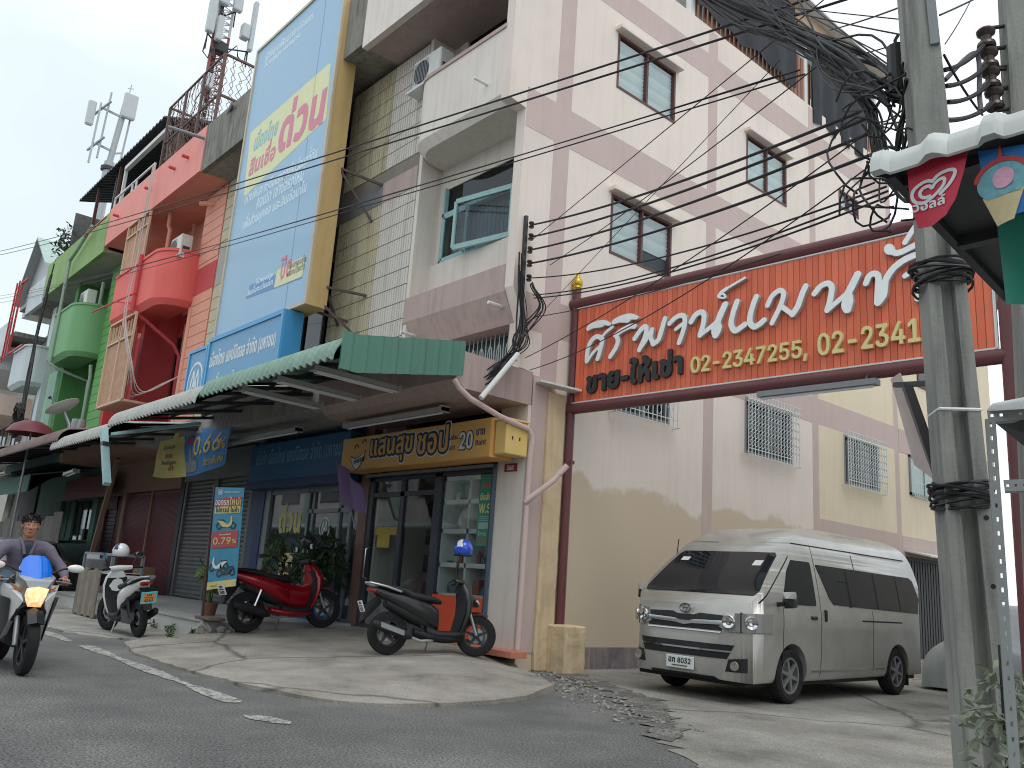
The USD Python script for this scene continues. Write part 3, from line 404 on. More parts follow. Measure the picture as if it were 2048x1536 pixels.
# side windows
LOUV = [mat('frosted_louvre_%d' % i, C(176 + 8 * i, 194 + 6 * i, 194 + 6 * i), 0.25, 0.06, 3) for i in range(3)]
NETG = mat('dark_insect_mesh', C(62, 70, 76), 0.7, 0.1)
GRILLE = mat('grille_white_paint', C(208, 214, 214), 0.5, 0.1, 8)
for wi, (a, b, c, d, kind) in enumerate(WIN):
    wn = part(cb, 'window', MB().box(W - .18, W + .012, a, a + .045, c, d).box(W - .18, W + .012, b - .045, b, c, d).box(W - .18, W + .012, a + .045, b - .045, c, c + .045).box(W - .18, W + .012, a + .045, b - .045, d - .045, d).box(W - .17, W + .01, (a + b) / 2 - .025, (a + b) / 2 + .025, c + .045, d - .045), BROWNF if kind != 'g' else GREYM)
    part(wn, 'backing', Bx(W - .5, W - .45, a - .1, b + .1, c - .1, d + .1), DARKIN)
    if kind[0] == 'l':
        part(cb, 'window_hood', MB().add(rbox(W - .02, W + .16, a - .08, b + .08, d + .02, d + .1, .01)), WHITEP)
        nb = 12; h = (d - c - .12) / nb
        for half in (0, 1):
            y0, y1 = ((a + .05, (a + b) / 2 - .03) if half == 0 else ((a + b) / 2 + .03, b - .05))
            if kind == 'l2' and half == 0: part(wn, 'insect_mesh', Bx(W - .1, W - .09, y0, y1, c + .05, c + .75), NETG)
            for q in range(nb):
                if kind == 'l2' and half == 1 and q < 4:
                    if q == 0: part(wn, 'insect_mesh', Bx(W - .1, W - .09, y0, y1, c + .05, c + .05 + 4 * h), NETG)
                    continue
                z = c + .05 + q * h; mb = MB().bar((W - .07, y0, z + h * .5), (W - .07, y1, z + h * .5), .006, h * 1.02, up=(0.30, 0, 1))
                part(wn, 'louvre', mb, LOUV[(q + half + wi) % 3])
    elif kind == 's':
        for y0, y1 in ((a + .05, (a + b) / 2 - .03), ((a + b) / 2 + .03, b - .05)): part(wn, 'pane', Bx(W - .08, W - .074, y0, y1, c + .05, d - .05), LOUV[1])
    else:
        for y0, y1 in ((a + .05, (a + b) / 2 - .03), ((a + b) / 2 + .03, b - .05)): part(wn, 'pane', Bx(W - .1, W - .094, y0, y1, c + .05, d - .05), GLS)
        gr = MB(); y0, y1, z0, z1 = a - .12, b + .1, c - .06, d + .05; X_ = W + .17
        for y in np.arange(y0, y1 + .01, .115): gr.bar((X_, y, z0), (X_, y, z1), .012)
        for z in (z0, z0 + .12, z1 - .12, z1): gr.bar((X_, y0, z), (X_, y1, z), .014)
        for y in (y0, y1):
            for z in (z0, z1): gr.bar((W, y, z), (X_, y, z), .014)
        for iy, y in enumerate(np.arange(y0 + .0575, y1 - .05, .115)):
            zz = np.arange(z0 + .16, z1 - .16, .16)
            for iz, z in enumerate(zz):
                if wi == 6 and (iy + iz) % 3: continue
                if wi == 6: pts = [(X_, y + .055 * math.sin(t), z + .08 + .09 * math.cos(t)) for t in np.linspace(0, 2 * PI, 9)]
                else: pts = [(X_ + .01, y - .055, z), (X_ + .01, y + .03, z + .05), (X_ + .01, y - .03, z + .1), (X_ + .01, y + .055, z + .15)]
                gr.tube(pts, .0065, 4)
        part(wn, 'security_grille', gr, GRILLE)
# front: piers of ribbed tile, one row of ribs after another
def tile_rows(t, x0, x1, y, z0, z1, m, skip=()):
    z = z0; i = 0
    part(t, 'tile_backing', Bx(x0, x1, y + .0, y + .45, z0, z1), TILEG)
    while z < z1 - .1:
        if not any(a < z + .15 < b for a, b in skip):
            mb = MB(); n = int((x1 - x0) / .072)
            for k in range(n):
                xx = x0 + (k + .1) * (x1 - x0) / n; w = (x1 - x0) / n * .78
                mb.box(xx, xx + w, y - .016, y + .003, z + .006, min(z + .313, z1))
            part(t, 'ribbed_tile_row', mb, m)
        z += .325; i += 1
YF = 7.95
tile_rows(cb, -13.4, -12.25, YF, 5.0, 11.2, TILEW, skip=[(8.25, 8.75)])
part(cb, 'pier_band', Bx(-13.4, -12.25, YF - .025, YF, 8.2, 8.62), MAUVEF)
part(cb, 'recess_wall', MB().box(-12.25, -12.15, YF, 8.62, 4.3, 11.3), FRONTP)
# third-floor balcony with rounded left end
def balcony_plan(xr, xl, yf, yb, r, n=8):
    pts = [(xr, yb), (xr, yf)]; pts += [(xl + r - r * math.sin(t), yf + r - r * math.cos(t)) for t in np.linspace(0, PI / 2, n)]
    return pts + [(xl, yb)]
def rounded_balcony(t, xr, xl, yf, yb, r, z0, z1, m, mc, th=.12, bev=.14, flip=False, ybk=None):
    def ring(off, z):
        p = np.array(balcony_plan(xr, xl, yf + off, yb, max(r - off, .05)));
        if flip: p[:, 0] = xr + xl - p[:, 0]
        return p, z
    P = balcony_plan(xr, xl, yf, yb, r); Pi = Polygon(P).buffer(-th); O = Polygon(P)
    low = balcony_plan(xr, xl + bev * .8, yf + bev, yb, max(r - bev * .5, .05))
    def fl(v): 
        if flip: v = v.copy(); v[:, 0] = xr + xl - v[:, 0]
        return v
    inner = sbox(min(xl, xr) + th, yf + th, max(xl, xr) + 1, yb + 1).intersection(Pi) if False else Pi
    sh = O.difference(Pi.union(sbox(min(xl, xr) + th, yb - th * 1.5, max(xl, xr) - .0, yb + .2)))
    v, f = extr(sh, z1 - z0 - bev); v[:, 2] += z0 + bev; v = fl(v); f = f[:, ::-1] if flip else f
    w = part(t, 'balcony', (v, f), m, smooth=30)
    rg = [np.column_stack([fl(np.array(low)), np.full(len(low), z0)]), np.column_stack([fl(np.array(P)), np.full(len(P), z0 + bev)])]
    v, f = loft(rg); part(w, 'soffit', (v, f[:, ::-1]) if not flip else (v, f), m, smooth=30)
    cap = O.buffer(.025).difference(Pi.buffer(-.01)).difference(sbox(min(xl, xr) - 1, yb - .02, max(xl, xr) + 1, yb + 1)); v, f = extr(cap, .07); v[:, 2] += z1; v = fl(v); part(w, 'coping', (v, f[:, ::-1] if flip else f), mc)
    return w
rounded_balcony(cb, W - .202, -12.22, 7.58, 8.45, .62, 8.63, 9.98, FRONTP, MAUVEF)
part(cb, 'window_wall', MB().box(-12.15, W - .2, 8.45, 8.6, 8.2, 10.1).box(-12.15, -11.75, 8.45, 8.6, 10.1, 11.4), FRONTP)
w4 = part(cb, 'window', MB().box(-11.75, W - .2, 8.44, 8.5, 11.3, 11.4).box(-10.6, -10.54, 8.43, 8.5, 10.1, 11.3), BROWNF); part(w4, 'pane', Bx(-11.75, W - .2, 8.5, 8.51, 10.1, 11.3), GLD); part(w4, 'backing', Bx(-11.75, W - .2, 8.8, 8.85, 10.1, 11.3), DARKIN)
# second floor: teal casement window in its recess above a canted ledge
wl = -11.95
part(cb, 'spandrel', MB().box(-12.15, W - .2, 8.32, 8.5, 5.5, 6.70).box(-12.15, wl, 8.42, 8.55, 6.7, 8.7).box(wl, W - .2, 8.42, 8.55, 8.2, 8.7), FRONTP)
v, f = loft([np.array([(x, 7.93, 6.0), (x, 8.4, 6.06), (x, 8.5, 5.1), (x, 8.17, 5.1), (x, 7.93, 5.55)]) for x in (-12.25, W - .202)]); part(cb, 'ledge', (v, f), MAUVEF)
tw = part(cb, 'window', MB().box(wl, wl + .05, 8.36, 8.46, 6.7, 8.2).box(wl, W - .2, 8.36, 8.46, 6.7, 6.76).box(wl, W - .2, 8.36, 8.46, 7.62, 7.69).box(-10.0, -9.94, 8.36, 8.46, 6.7, 7.65), TEALF, label='pale teal casement window with its middle sash ajar')
def sash(xa, xb, ya, yb_, z0, z1):
    mb = MB(); P = np.array([xa, ya]), np.array([xb, yb_])
    a3 = lambda p, z: (p[0], p[1], z)
    mb.bar(a3(P[0], z0), a3(P[1], z0), .05, .09).bar(a3(P[0], z1), a3(P[1], z1), .05, .09).bar(a3(P[0], z0), a3(P[0], z1), .07, .05, up=(0, 1, 0)).bar(a3(P[1], z0), a3(P[1], z1), .07, .05, up=(0, 1, 0))
    s_ = part(tw, 'sash', mb, TEALF)
    return MB().bar(a3(P[0], (z0 + z1) / 2), a3(P[1], (z0 + z1) / 2), .006, z1 - z0)
CURT = mat('pale_patterned_curtain', C(176, 180, 184), 0.8, 0.25, 25)
for xa, xb, ya, yb_ in ((wl + .06, -11.2, 8.38, 8.38), (-11.2, -9.98, 8.12, 8.36), (-9.92, W - .22, 8.34, 8.34)):
    part(tw, 'pane', sash(xa, xb, ya, yb_, 6.76, 7.62), glass('curtained_pane', (0.6, 0.66, 0.68), 0.05, 1.5))
part(tw, 'curtain', MB().add(loft([np.array([(x, 8.52 + .015 * math.sin(x * 40), 6.75), (x, 8.535 + .015 * math.sin(x * 40), 6.75), (x, 8.535 + .015 * math.sin(x * 40), 7.62), (x, 8.52 + .015 * math.sin(x * 40), 7.62)]) for x in np.linspace(wl + .4, W - .3, 60)])), CURT)
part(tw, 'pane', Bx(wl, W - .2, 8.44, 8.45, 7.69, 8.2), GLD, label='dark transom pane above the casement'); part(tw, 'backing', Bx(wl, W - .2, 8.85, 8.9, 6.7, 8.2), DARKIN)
gb = MB()
for x in np.arange(wl + .1, W - .25, .11): gb.bar((x, 8.48, 6.76), (x, 8.48, 8.2), .008)
part(tw, 'security_bars', gb, GREYM)
# mezzanine grille under the ledge
GREENIN = mat('green_painted_board', C(92, 120, 116), 0.7, 0.2)
mz = part(cb, 'window', MB().box(-12.2, W - .3, 8.46, 8.5, 4.3, 4.36).box(-12.2, W - .3, 8.46, 8.5, 5.06, 5.12), GREYM, label='low window behind a wrought white grille')
part(mz, 'backing', Bx(-12.2, W - .3, 8.62, 8.66, 4.3, 5.12), GREENIN)
gb = MB()
for i, x in enumerate(np.arange(-12.1, W - .35, .11)):
    gb.bar((x, 8.42, 4.3), (x, 8.42, 5.12), .012)
    if i % 2 == 0: gb.tube([(x + .055 * math.sin(t), 8.42, 4.72 + .2 * math.cos(t)) for t in np.linspace(0, 2 * PI, 13)], .008, 4)
part(mz, 'grille', gb, GRILLE)
part(cb, 'corner_post', Bx(W - .3, W - .202, 8.17, 8.6, 4.3, 5.2), FRONTP)
# top fascia
part(cb, 'parapet', MB().box(-13.4, W - .202, 7.11, 7.24, 11.2, 12.6), FRONTP); part(cb, 'eaves_soffit', Bx(-13.4, W - .21, 7.24, 8.6, 11.25, 11.36), MAUVEF)
part(cb, 'waste_pipe', MB().tube([(-9.9, 7.3, 9.1), (-9.9, 7.6, 9.1)], .025, 8), WHMET); part(cb, 'waste_pipe', MB().tube([(-9.65, 7.75, 5.35), (-9.65, 8.1, 5.35)], .03, 8), WHMET); part(cb, 'waste_pipe', MB().tube([(-12.0, 7.75, 5.3), (-12.0, 8.1, 5.3)], .03, 8), WHMET)
# canopy slab at first-floor level
v, f = loft([np.array([(x, 7.0 + dx, 3.95), (x, 6.98 + dx, 4.37), (x, 8.45, 4.34), (x, 8.5, 3.83), (x, 7.16 + dx, 3.83)]) for x, dx in ((-13.5, 0.25), (-13.2, 0.0), (W, 0.0))]); part(cb, 'canopy_slab', (v, f), MAUVEF)
# ground floor front
PINKP = mat('pinkish_pillar_paint', C(196, 178, 170), 0.7, 0.08, 2, 0.1, 25, streak=0.2)
part(cb, 'pillar', MB().box(W - .62, W - .004, 8.4, 8.9, 0.26, 3.9), FRONTP)
part(cb, 'side_pilaster', MB().box(W - .05, W + .012, 8.46, 8.92, 0.25, 4.3), MAUVE)
part(cb, 'pillar', MB().box(-13.78, -13.5, 8.38, 8.8, 0.2, 3.9), mat('brown_pillar_tile', C(120, 92, 84), 0.5, 0.15))
for i in range(7): part(cb, 'step_tile', MB().add(rbox(-9.02 - .3 * i - .3, -9.02 - .3 * i - .004, 8.12, 8.42, 0.2, 0.287, .004)), mat('terracotta_tile', C(190, 120, 98), 0.5, 0.12))
# rain pipes
part(cb, 'rain_pipe', MB().tube([(-9.220, 6.904, 3.901), (-9.220, 7.003, 3.800), (-9.220, 7.212, 3.684), (-9.220, 7.786, 3.529), (-9.220, 8.346, 3.440), (-9.220, 8.435, 3.350), (W + .06, 8.43, 2.9), (W + .06, 8.43, 2.0), (W + .06, 8.43, 0.29)], .042, 10), PVCP, smooth=40)
part(cb, 'rain_pipe', MB().tube([(W + .4, 8.88, 2.95), (W + .3, 8.7, 2.7), (W + .12, 8.43, 2.42), (W + .065, 8.4, 2.36)], .045, 10), PVCP, smooth=40)

# ------------------------------------------------------------------ concrete shophouse behind the billboard
bb = thing('concrete_shophouse', 'grimy unpainted concrete shophouse mostly hidden behind the tall blue billboard', 'building', (-17.5, 8.4, 0))
GREYP = mat('grey_rendered_wall', C(120, 120, 124), 0.8, 0.1, 2, 0.1, 25, streak=0.3)
part(bb, 'wall', MB().box(-21.5, -13.43, 8.6, 8.8, 0, 12.3), GREYP)
part(bb, 'party_wall', MB().box(-21.55, -21.43, 7.98, 8.6, 4.4, 12.3), GREYP)
part(bb, 'roof_slab', Bx(-21.5, -13.43, 7.2, 20, 12.0, 12.2), CONC)
part(bb, 'parapet', Bx(-21.5, -13.41, 7.12, 7.26, 11.3, 12.68), mat('grimy_concrete_parapet', C(128, 126, 118), 0.9, 0.3, 2.2, 0.3, 25, streak=0.85, stain=C(48, 48, 45)))
part(bb, 'eaves_soffit', Bx(-21.5, -13.41, 7.26, 8.6, 11.32, 11.42), CONC)
tile_rows(bb, -15.02, -13.41, YF + .004, 5.0, 11.2, TILEY, skip=[(8.25, 8.75)])
part(bb, 'pier_band', Bx(-15.02, -13.41, YF - .02, YF + .004, 8.2, 8.62), GREYP)
SIDB = mat('beige_siding_board', C(196, 186, 158), 0.7, 0.08, 3, streak=0.25)
def siding(t, x0, x1, y, z0, z1, m, pitch=0.3, name='siding_board', skip=()):
    part(t, 'pier', Bx(x0, x1, y, y + .5, z0, z1), m); z = z0
    while z < z1 - .05:
        if not any(a < z + pitch / 2 < b for a, b in skip): part(t, name, Bx(x0, x1, y - .015, y - .001, z + .02, min(z + pitch, z1)), m)
        z += pitch
siding(bb, -21.47, -20.0, YF, 4.4, 11.3, SIDB, 0.32, skip=[(8.3, 9.4)])
part(bb, 'pier_band', Bx(-21.47, -20.0, YF - .012, YF, 8.3, 9.4), CONCL)
for z in (4.9, 8.5): part(bb, 'balcony', MB().box(-20.0, -15.02, 7.95, 8.6, z - .3, z + 0.75), GREYP)
for i, (z0, z1) in enumerate(((5.7, 7.9), (9.4, 11.2))):
    for j, x in enumerate((-19.6, -17.3)):
        w_ = part(bb, 'window', MB().box(x, x + .06, 8.5, 8.6, z0, z1).box(x + 1.9, x + 1.96, 8.5, 8.6, z0, z1).box(x, x + 1.96, 8.5, 8.6, z1 - .06, z1).box(x + .95, x + 1.0, 8.5, 8.6, z0, z1), GREYM)
        part(w_, 'pane', Bx(x, x + 1.96, 8.56, 8.57, z0, z1), glass('sooty_glass', (0.3, 0.33, 0.35), 0.05)); 
part(bb, 'pillar', MB().box(-18.35, -18.05, 8.36, 8.8, 0.2, 4.2), mat('blue_grey_pillar', C(72, 88, 108), 0.6, 0.1))
part(bb, 'canopy_slab', MB().box(-22.6, -13.6, 7.0, 8.6, 3.95, 4.3), CONC)
# roller shutter of the middle shop: one slat after another
SHG = [mat('grey_shutter_slat_%d' % i, C(104 + 10 * i, 106 + 10 * i, 108 + 10 * i), 0.45, 0.12, 4, streak=0.2) for i in range(2)]
rs = part(bb, 'roller_shutter', MB().box(-22.4, -22.28, 8.36, 8.5, .3, 3.2).box(-18.5, -18.36, 8.36, 8.5, .3, 3.2).box(-20.46, -20.36, 8.36, 8.5, .3, 3.2).box(-22.4, -18.36, 8.3, 8.6, 3.2, 3.9), SHG[0])
for i in range(29):
    z = .31 + i * .1
    for x0, x1 in ((-22.28, -20.46), (-20.36, -18.5)):
        v, f = loft([np.array([(x, 8.46, z), (x, 8.43, z + .03), (x, 8.43, z + .07), (x, 8.46, z + .097), (x, 8.47, z + .05)]) for x in (x0, x1)]); part(rs, 'slat', (v, f), SHG[i % 2])

# ------------------------------------------------------------------ coral, green, pale houses
def left_balcony(t, xl, xr, yf, yb, r, z0, z1, m, mc):
    # open (straight) end on the left, rounded end on the right
    return rounded_balcony(t, xl, xr, yf, yb, r, z0, z1, m, mc, flip=False) if False else rb2(t, xl, xr, yf, yb, r, z0, z1, m, mc)
def rb2(t, xl, xr, yf, yb, r, z0, z1, m, mc, th=.12, bev=.16):
    P = [(xl, yb), (xl, yf)] + [(xr - r + r * math.sin(a), yf + r - r * math.cos(a)) for a in np.linspace(0, PI / 2, 9)] + [(xr, yb)]
    L = [(xl, yb), (xl, yf + bev)] + [(xr - bev - r * .7 + r * .7 * math.sin(a), yf + bev + r * .7 - r * .7 * math.cos(a)) for a in np.linspace(0, PI / 2, 9)] + [(xr - bev, yb)]
    O = Polygon(P); I = O.buffer(-th, join_style=2).union(sbox(xl + th, yb - th - .02, xr - th, yb + 1))
    v, f = extr(O.difference(I), z1 - z0 - bev); v[:, 2] += z0 + bev; w = part(t, 'balcony', (v, f), m, smooth=30)
    part(w, 'soffit', loft([np.column_stack([np.array(L), np.full(len(L), z0)]), np.column_stack([np.array(P), np.full(len(P), z0 + bev)])]), m, smooth=30)
    v, f = extr(O.buffer(.03).difference(O.buffer(-th - .02)).difference(sbox(xl - 1, yb - .03, xr + 1, yb + 1)), .08); v[:, 2] += z1; part(w, 'coping', (v, f), mc); return w
def house(name, label, x0, x1, y=8.6, ztop=12.6, wall=None):
    t = thing(name, label, 'building', ((x0 + x1) / 2, y, 0))
    part(t, 'wall', MB().box(x0, x1, y, y + .2, 0, ztop - .3).box(x0, x0 + .15, y + .2, 19, 0, ztop - .3).box(x1 - .15, x1, y + .2, 19, 0, ztop - .3), wall)
    part(t, 'roof_slab', Bx(x0, x1, 7.3, 19, ztop - .6, ztop - .4), CONC); return t
DARKWIN = glass('dark_old_glass', (0.16, 0.13, 0.13), 0.06)
def winbox(t, x0, x1, y, z0, z1, mf, mp=None, nx=2, label=None, back=True):
    mb = MB().box(x0, x0 + .05, y - .05, y + .0, z0, z1).box(x1 - .05, x1, y - .05, y, z0, z1).box(x0, x1, y - .05, y, z0, z0 + .05).box(x0, x1, y - .05, y, z1 - .05, z1)
    for i in range(1, nx): xx = x0 + (x1 - x0) * i / nx; mb.box(xx - .02, xx + .02, y - .05, y, z0, z1)
    w_ = part(t, 'window', mb, mf, label=label)
    for i in range(nx): part(w_, 'pane', Bx(x0 + (x1 - x0) * i / nx + .02, x0 + (x1 - x0) * (i + 1) / nx - .02, y - .02, y - .014, z0 + .05, z1 - .05), mp or DARKWIN)
    return w_
CORAL_F = mat('coral_fascia_paint', C(226, 146, 136), 0.75, 0.05, 1.6, 0.1, 25, streak=0.15, stain=C(176, 110, 104))
CORAL_B = mat('coral_balcony_paint', C(226, 104, 96), 0.65, 0.05, 1.6, 0.08, 25, streak=0.1)
CORAL_R = mat('red_recess_paint', C(196, 76, 80), 0.7, 0.07, 1.6, streak=0.1)
PEACH = mat('peach_paint', C(224, 160, 138), 0.7, 0.06, 1.6, 0.08, 25, streak=0.15)
ch = house('coral_house', 'coral red three-storey shophouse with rounded balcony and tan lattice cages', -29.7, -21.56, wall=PEACH)
part(ch, 'fascia', Bx(-29.7, -21.5, 7.1, 7.24, 11.33, 12.68), CORAL_F)
part(ch, 'eaves_soffit', Bx(-29.7, -21.56, 7.24, 8.6, 11.36, 11.46), PEACH)
siding(ch, -22.95, -21.56, YF, 4.4, 11.3, PEACH, 0.30, skip=[(8.2, 9.1)])
part(ch, 'pier_band', Bx(-22.95, -21.56, YF - .012, YF, 8.2, 9.1), CORAL_R)
part(ch, 'corner_trim', MB().box(-23.0, -22.8, YF - .05, YF + .4, 4.4, 8.0), PEACH)
part(ch, 'lower_wall', MB().box(-29.7, -22.95, 8.58, 8.6, 4.3, 8.4).box(-25.8, -25.5, 7.6, 8.6, 4.3, 8.6).box(-29.75, -29.5, 7.95, 8.6, 4.3, 11.3), CORAL_R)

left_balcony(ch, -27.1, -22.9, 7.0, 7.95, .8, 8.0, 9.52, CORAL_B, CORAL_B)
winbox(ch, -25.4, -23.3, 8.58, 5.6, 7.7, BROWNF, DARKWIN, 2, label='dark window below the rounded balcony')
winbox(ch, -26.4, -25.9, 8.58, 9.0, 11.0, BROWNF, DARKWIN, 1)
CAGE = mat('tan_lattice', C(188, 150, 122), 0.7, 0.2, 5, streak=0.3); CAGEF = mat('tan_cage_frame', C(206, 176, 148), 0.6, 0.1)
def cage(t, x0, x1, y, yb, z0, z1):
    c = part(t, 'lattice_cage', MB().bar((x0, y, z0), (x0, y, z1), .06).bar((x1, y, z0), (x1, y, z1), .06).bar(((x0 + x1) / 2, y, z0), ((x0 + x1) / 2, y, z1), .05).bar((x0, y, z0), (x1, y, z0), .06).bar((x0, y, z1), (x1, y, z1), .06).bar((x1, y, z0), (x1, yb, z0), .06).bar((x1, yb, z0), (x1, yb, z1), .06).bar((x0, y, z0 + (z1 - z0) * .75), (x1, y, z0 + (z1 - z0) * .75), .05).box(x0, x1, y, yb, z0 - .05, z0 - .02), CAGEF)
    n = int((x1 - x0) / .085)
    for i in range(n):
        xx = x0 + (i + .5) * (x1 - x0) / n; h = z1 - .1 - (.35 * (i % 3 == 1)); part(c, 'lattice_slat', Bx(xx - .036, xx + .036, y + .02, y + .035, z0 + .03, h), CAGE)
    part(c, 'inner_board', Bx(x0, x1, y + .06, y + .08, z0, z1 - .4), mat('tan_inner_board', C(160, 120, 98), 0.8, 0.25, 4)); return c
cage(ch, -26.7, -24.45, 7.0, 8.4, 5.4, 7.92); cage(ch, -27.1, -25.15, 7.1, 8.4, 9.6, 11.3)
part(ch, 'rain_pipe', MB().tube([(-24.7, 6.93, 9.7), (-24.7, 6.93, 8.0), (-24.6, 7.3, 7.8), (-24.3, 8.1, 7.2), (-24.3, 8.3, 6.9), (-24.3, 8.35, 4.5)], .06, 8), CORAL_R, smooth=40)
part(ch, 'rain_pipe', MB().tube([(-24.95, 7.6, 11.3), (-24.95, 7.6, 10.9), (-24.75, 7.6, 10.7), (-24.75, 7.6, 9.0)], .06, 8), PEACH, smooth=40)
part(ch, 'rail_bracket', MB().bar((-27.6, 6.6, 8.45), (-24.6, 6.9, 8.5), .035).bar((-26.0, 6.7, 8.47), (-25.0, 6.95, 8.3), .03), CORAL_R)
for i, x in enumerate((-28.6, -25.6, -23.6, -22.6)): part(ch, 'waste_spout', MB().cyl((x, 6.92, 12.1 - .0), (x, 7.12, 12.1), .05, n=8), CORAL_R)
part(ch, 'drain_pipe', MB().tube([(-21.8, 6.2, 12.35), (-21.55, 7.12, 12.3)], .05, 8), GREYM); part(ch, 'drain_pipe', MB().tube([(-20.9, 7.3, 12.6), (-19.6, 7.0, 12.5)], .05, 8), GREYM); part(ch, 'drain_pipe', MB().tube([(-22.6, 7.6, 10.9), (-22.35, 7.97, 10.95)], .07, 8), PEACH)
GREEN_F = mat('green_fascia_paint', C(136, 168, 104), 0.75, 0.08, 1.6, 0.1, 25, streak=0.35, stain=C(74, 110, 66))
GREEN_B = mat('green_balcony_paint', C(112, 164, 112), 0.65, 0.06, 1.6, 0.08, 25, streak=0.12)
GREEN_R = mat('deep_green_paint', C(84, 140, 80), 0.7, 0.08, 1.6, 0.1, 25, streak=0.15)
GREEN_P = mat('green_pier_paint', C(100, 160, 88), 0.7, 0.06, 1.6, 0.08, 25, streak=0.12)
gh = house('green_house', 'bright green three-storey shophouse with one rounded balcony', -37.7, -29.75, wall=GREEN_R)
part(gh, 'fascia', Bx(-37.7, -29.75, 7.1, 7.24, 11.15, 12.6), GREEN_F); part(gh, 'eaves_soffit', Bx(-37.7, -29.75, 7.24, 8.6, 11.18, 11.28), CONCL)
siding(gh, -31.3, -29.75, YF, 4.4, 11.15, GREEN_P, 0.3)
left_balcony(gh, -34.3, -31.3, 7.0, 7.95, .8, 7.85, 9.68, GREEN_B, GREEN_B)
part(gh, 'lower_wall', MB().box(-34.6, -34.2, 7.6, 8.6, 4.3, 11.2), GREEN_R); part(gh, 'lower_wall', Bx(-35.8, -34.6, 7.5, 8.6, 4.3, 7.8), mat('mint_paint', C(150, 190, 164), 0.7, 0.1, 2, streak=0.2))
winbox(gh, -33.4, -32.0, 8.58, 6.3, 8.0, GREYM, DARKWIN, 2); winbox(gh, -33.6, -32.0, 8.58, 9.2, 11.0, GREYM, DARKWIN, 2)
GPIPE = mat('grey_green_pipe', C(142, 160, 146), 0.5, 0.08)
part(gh, 'rain_pipe', MB().tube([(-31.2, 6.95, 12.45), (-32.6, 6.95, 11.95), (-33.5, 6.95, 11.7), (-33.5, 6.95, 7.8), (-33.3, 7.2, 7.6), (-33.0, 8.2, 7.3), (-33.0, 8.3, 4.6)], .06, 8), GPIPE, smooth=40)
part(gh, 'rain_pipe', MB().tube([(-31.35, 7.7, 10.6), (-31.45, 7.72, 10.3), (-31.45, 7.72, 9.6)], .06, 8), GPIPE, smooth=40); part(gh, 'rain_pipe', MB().tube([(-31.45, 7.8, 7.6), (-31.45, 7.85, 7.2), (-31.45, 7.85, 4.6)], .06, 8), GPIPE, smooth=40)
part(gh, 'rail_bracket', MB().bar((-31.8, 6.9, 12.2), (-29.5, 6.95, 12.3), .04), CORAL_R)
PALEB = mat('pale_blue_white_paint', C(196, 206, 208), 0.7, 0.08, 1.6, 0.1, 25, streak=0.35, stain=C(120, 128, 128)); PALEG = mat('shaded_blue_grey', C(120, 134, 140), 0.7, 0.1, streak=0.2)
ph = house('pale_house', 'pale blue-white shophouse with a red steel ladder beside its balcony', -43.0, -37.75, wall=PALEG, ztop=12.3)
part(ph, 'fascia', Bx(-40.6, -37.75, 7.1, 7.24, 11.0, 12.2), PALEB); part(ph, 'pillar', MB().box(-38.3, -37.75, 7.7, 8.6, 4.2, 11.0), PALEB)
left_balcony(ph, -40.2, -36.9 - .9, 6.95, 8.0, .5, 7.6, 9.2, PALEB, PALEB)
winbox(ph, -42.0, -39.0, 8.58, 9.4, 11.0, GREYM, DARKWIN, 3); winbox(ph, -42.0, -39.0, 8.58, 5.4, 7.3, GREYM, DARKWIN, 3)
RED = mat('red_ladder_paint', C(176, 58, 56), 0.5, 0.1)
ld = MB()
for x in (-41.2, -40.7): ld.bar((x, 6.7, 8.9), (x, 6.7, 12.5), .06)
for z in np.arange(9.1, 12.4, .35): ld.bar((-41.2, 6.7, z), (-40.7, 6.7, z), .04)
part(ph, 'ladder', ld, RED); part(ph, 'red_frame', MB().bar((-40.6, 6.8, 9.2), (-38.0, 6.8, 9.2), .07).bar((-40.6, 6.8, 9.2), (-40.6, 6.8, 12.4), .07).bar((-40.6, 6.8, 12.4), (-39.6, 6.8, 12.4), .07), RED)
gb_ = thing('gabled_roof_shed', 'small green-grey sheet metal gable on top of the pale house', 'rooftop shed', (-42, 9, 12))
v, f = loft([np.array([(-46.3, 8.0, 13.2), (-44.2, 8.0, 15.7), (-41.6, 8.0, 14.0), (-41.6, 8.0, 12.2), (-46.3, 8.0, 12.2)]), np.array([(-46.3, 14, 13.2), (-44.2, 14, 15.7), (-41.6, 14, 14.0), (-41.6, 14, 12.2), (-46.3, 14, 12.2)])]); part(gb_, 'walls', (v, f), GALV)
part(gb_, 'roof_sheet', MB().bar((-44.2, 7.7, 15.78), (-41.2, 7.7, 13.8), .001).add(loft([np.array([(-44.2, y, 15.8), (-41.3, y, 13.8), (-41.3, y, 13.72), (-44.2, y, 15.72)]) for y in (7.6, 14)])), mat('mint_sheet_roof', C(170, 190, 182), 0.5, 0.1, streak=0.3)); part(gb_, 'roof_sheet', MB().add(loft([np.array([(-44.2, y, 15.8), (-46.7, y, 12.9), (-46.7, y, 12.82), (-44.2, y, 15.72)]) for y in (7.6, 14)])), GALV)
wh = house('far_pale_house', 'cream and white far house at the left end of the row', -54.0, -43.05, wall=mat('far_cream_wall', C(190, 186, 178), 0.75, 0.08, 1, streak=0.2), ztop=11.2)
part(wh, 'fascia', Bx(-54, -43.05, 7.0, 7.14, 9.6, 11.2), PALEB); part(wh, 'balcony', MB().box(-52, -43.3, 6.9, 8.6, 7.0, 7.9), mat('pale_peach_paint', C(214, 190, 176), 0.75, 0.06)); part(wh, 'balcony', MB().box(-50, -44.3, 6.6, 8.6, 9.2, 10.3), PALEB)
for x in (-52.5, -49, -46): winbox(wh, x, x + 1.8, 8.58, 5.2, 7.0, GREYM, DARKWIN, 2)
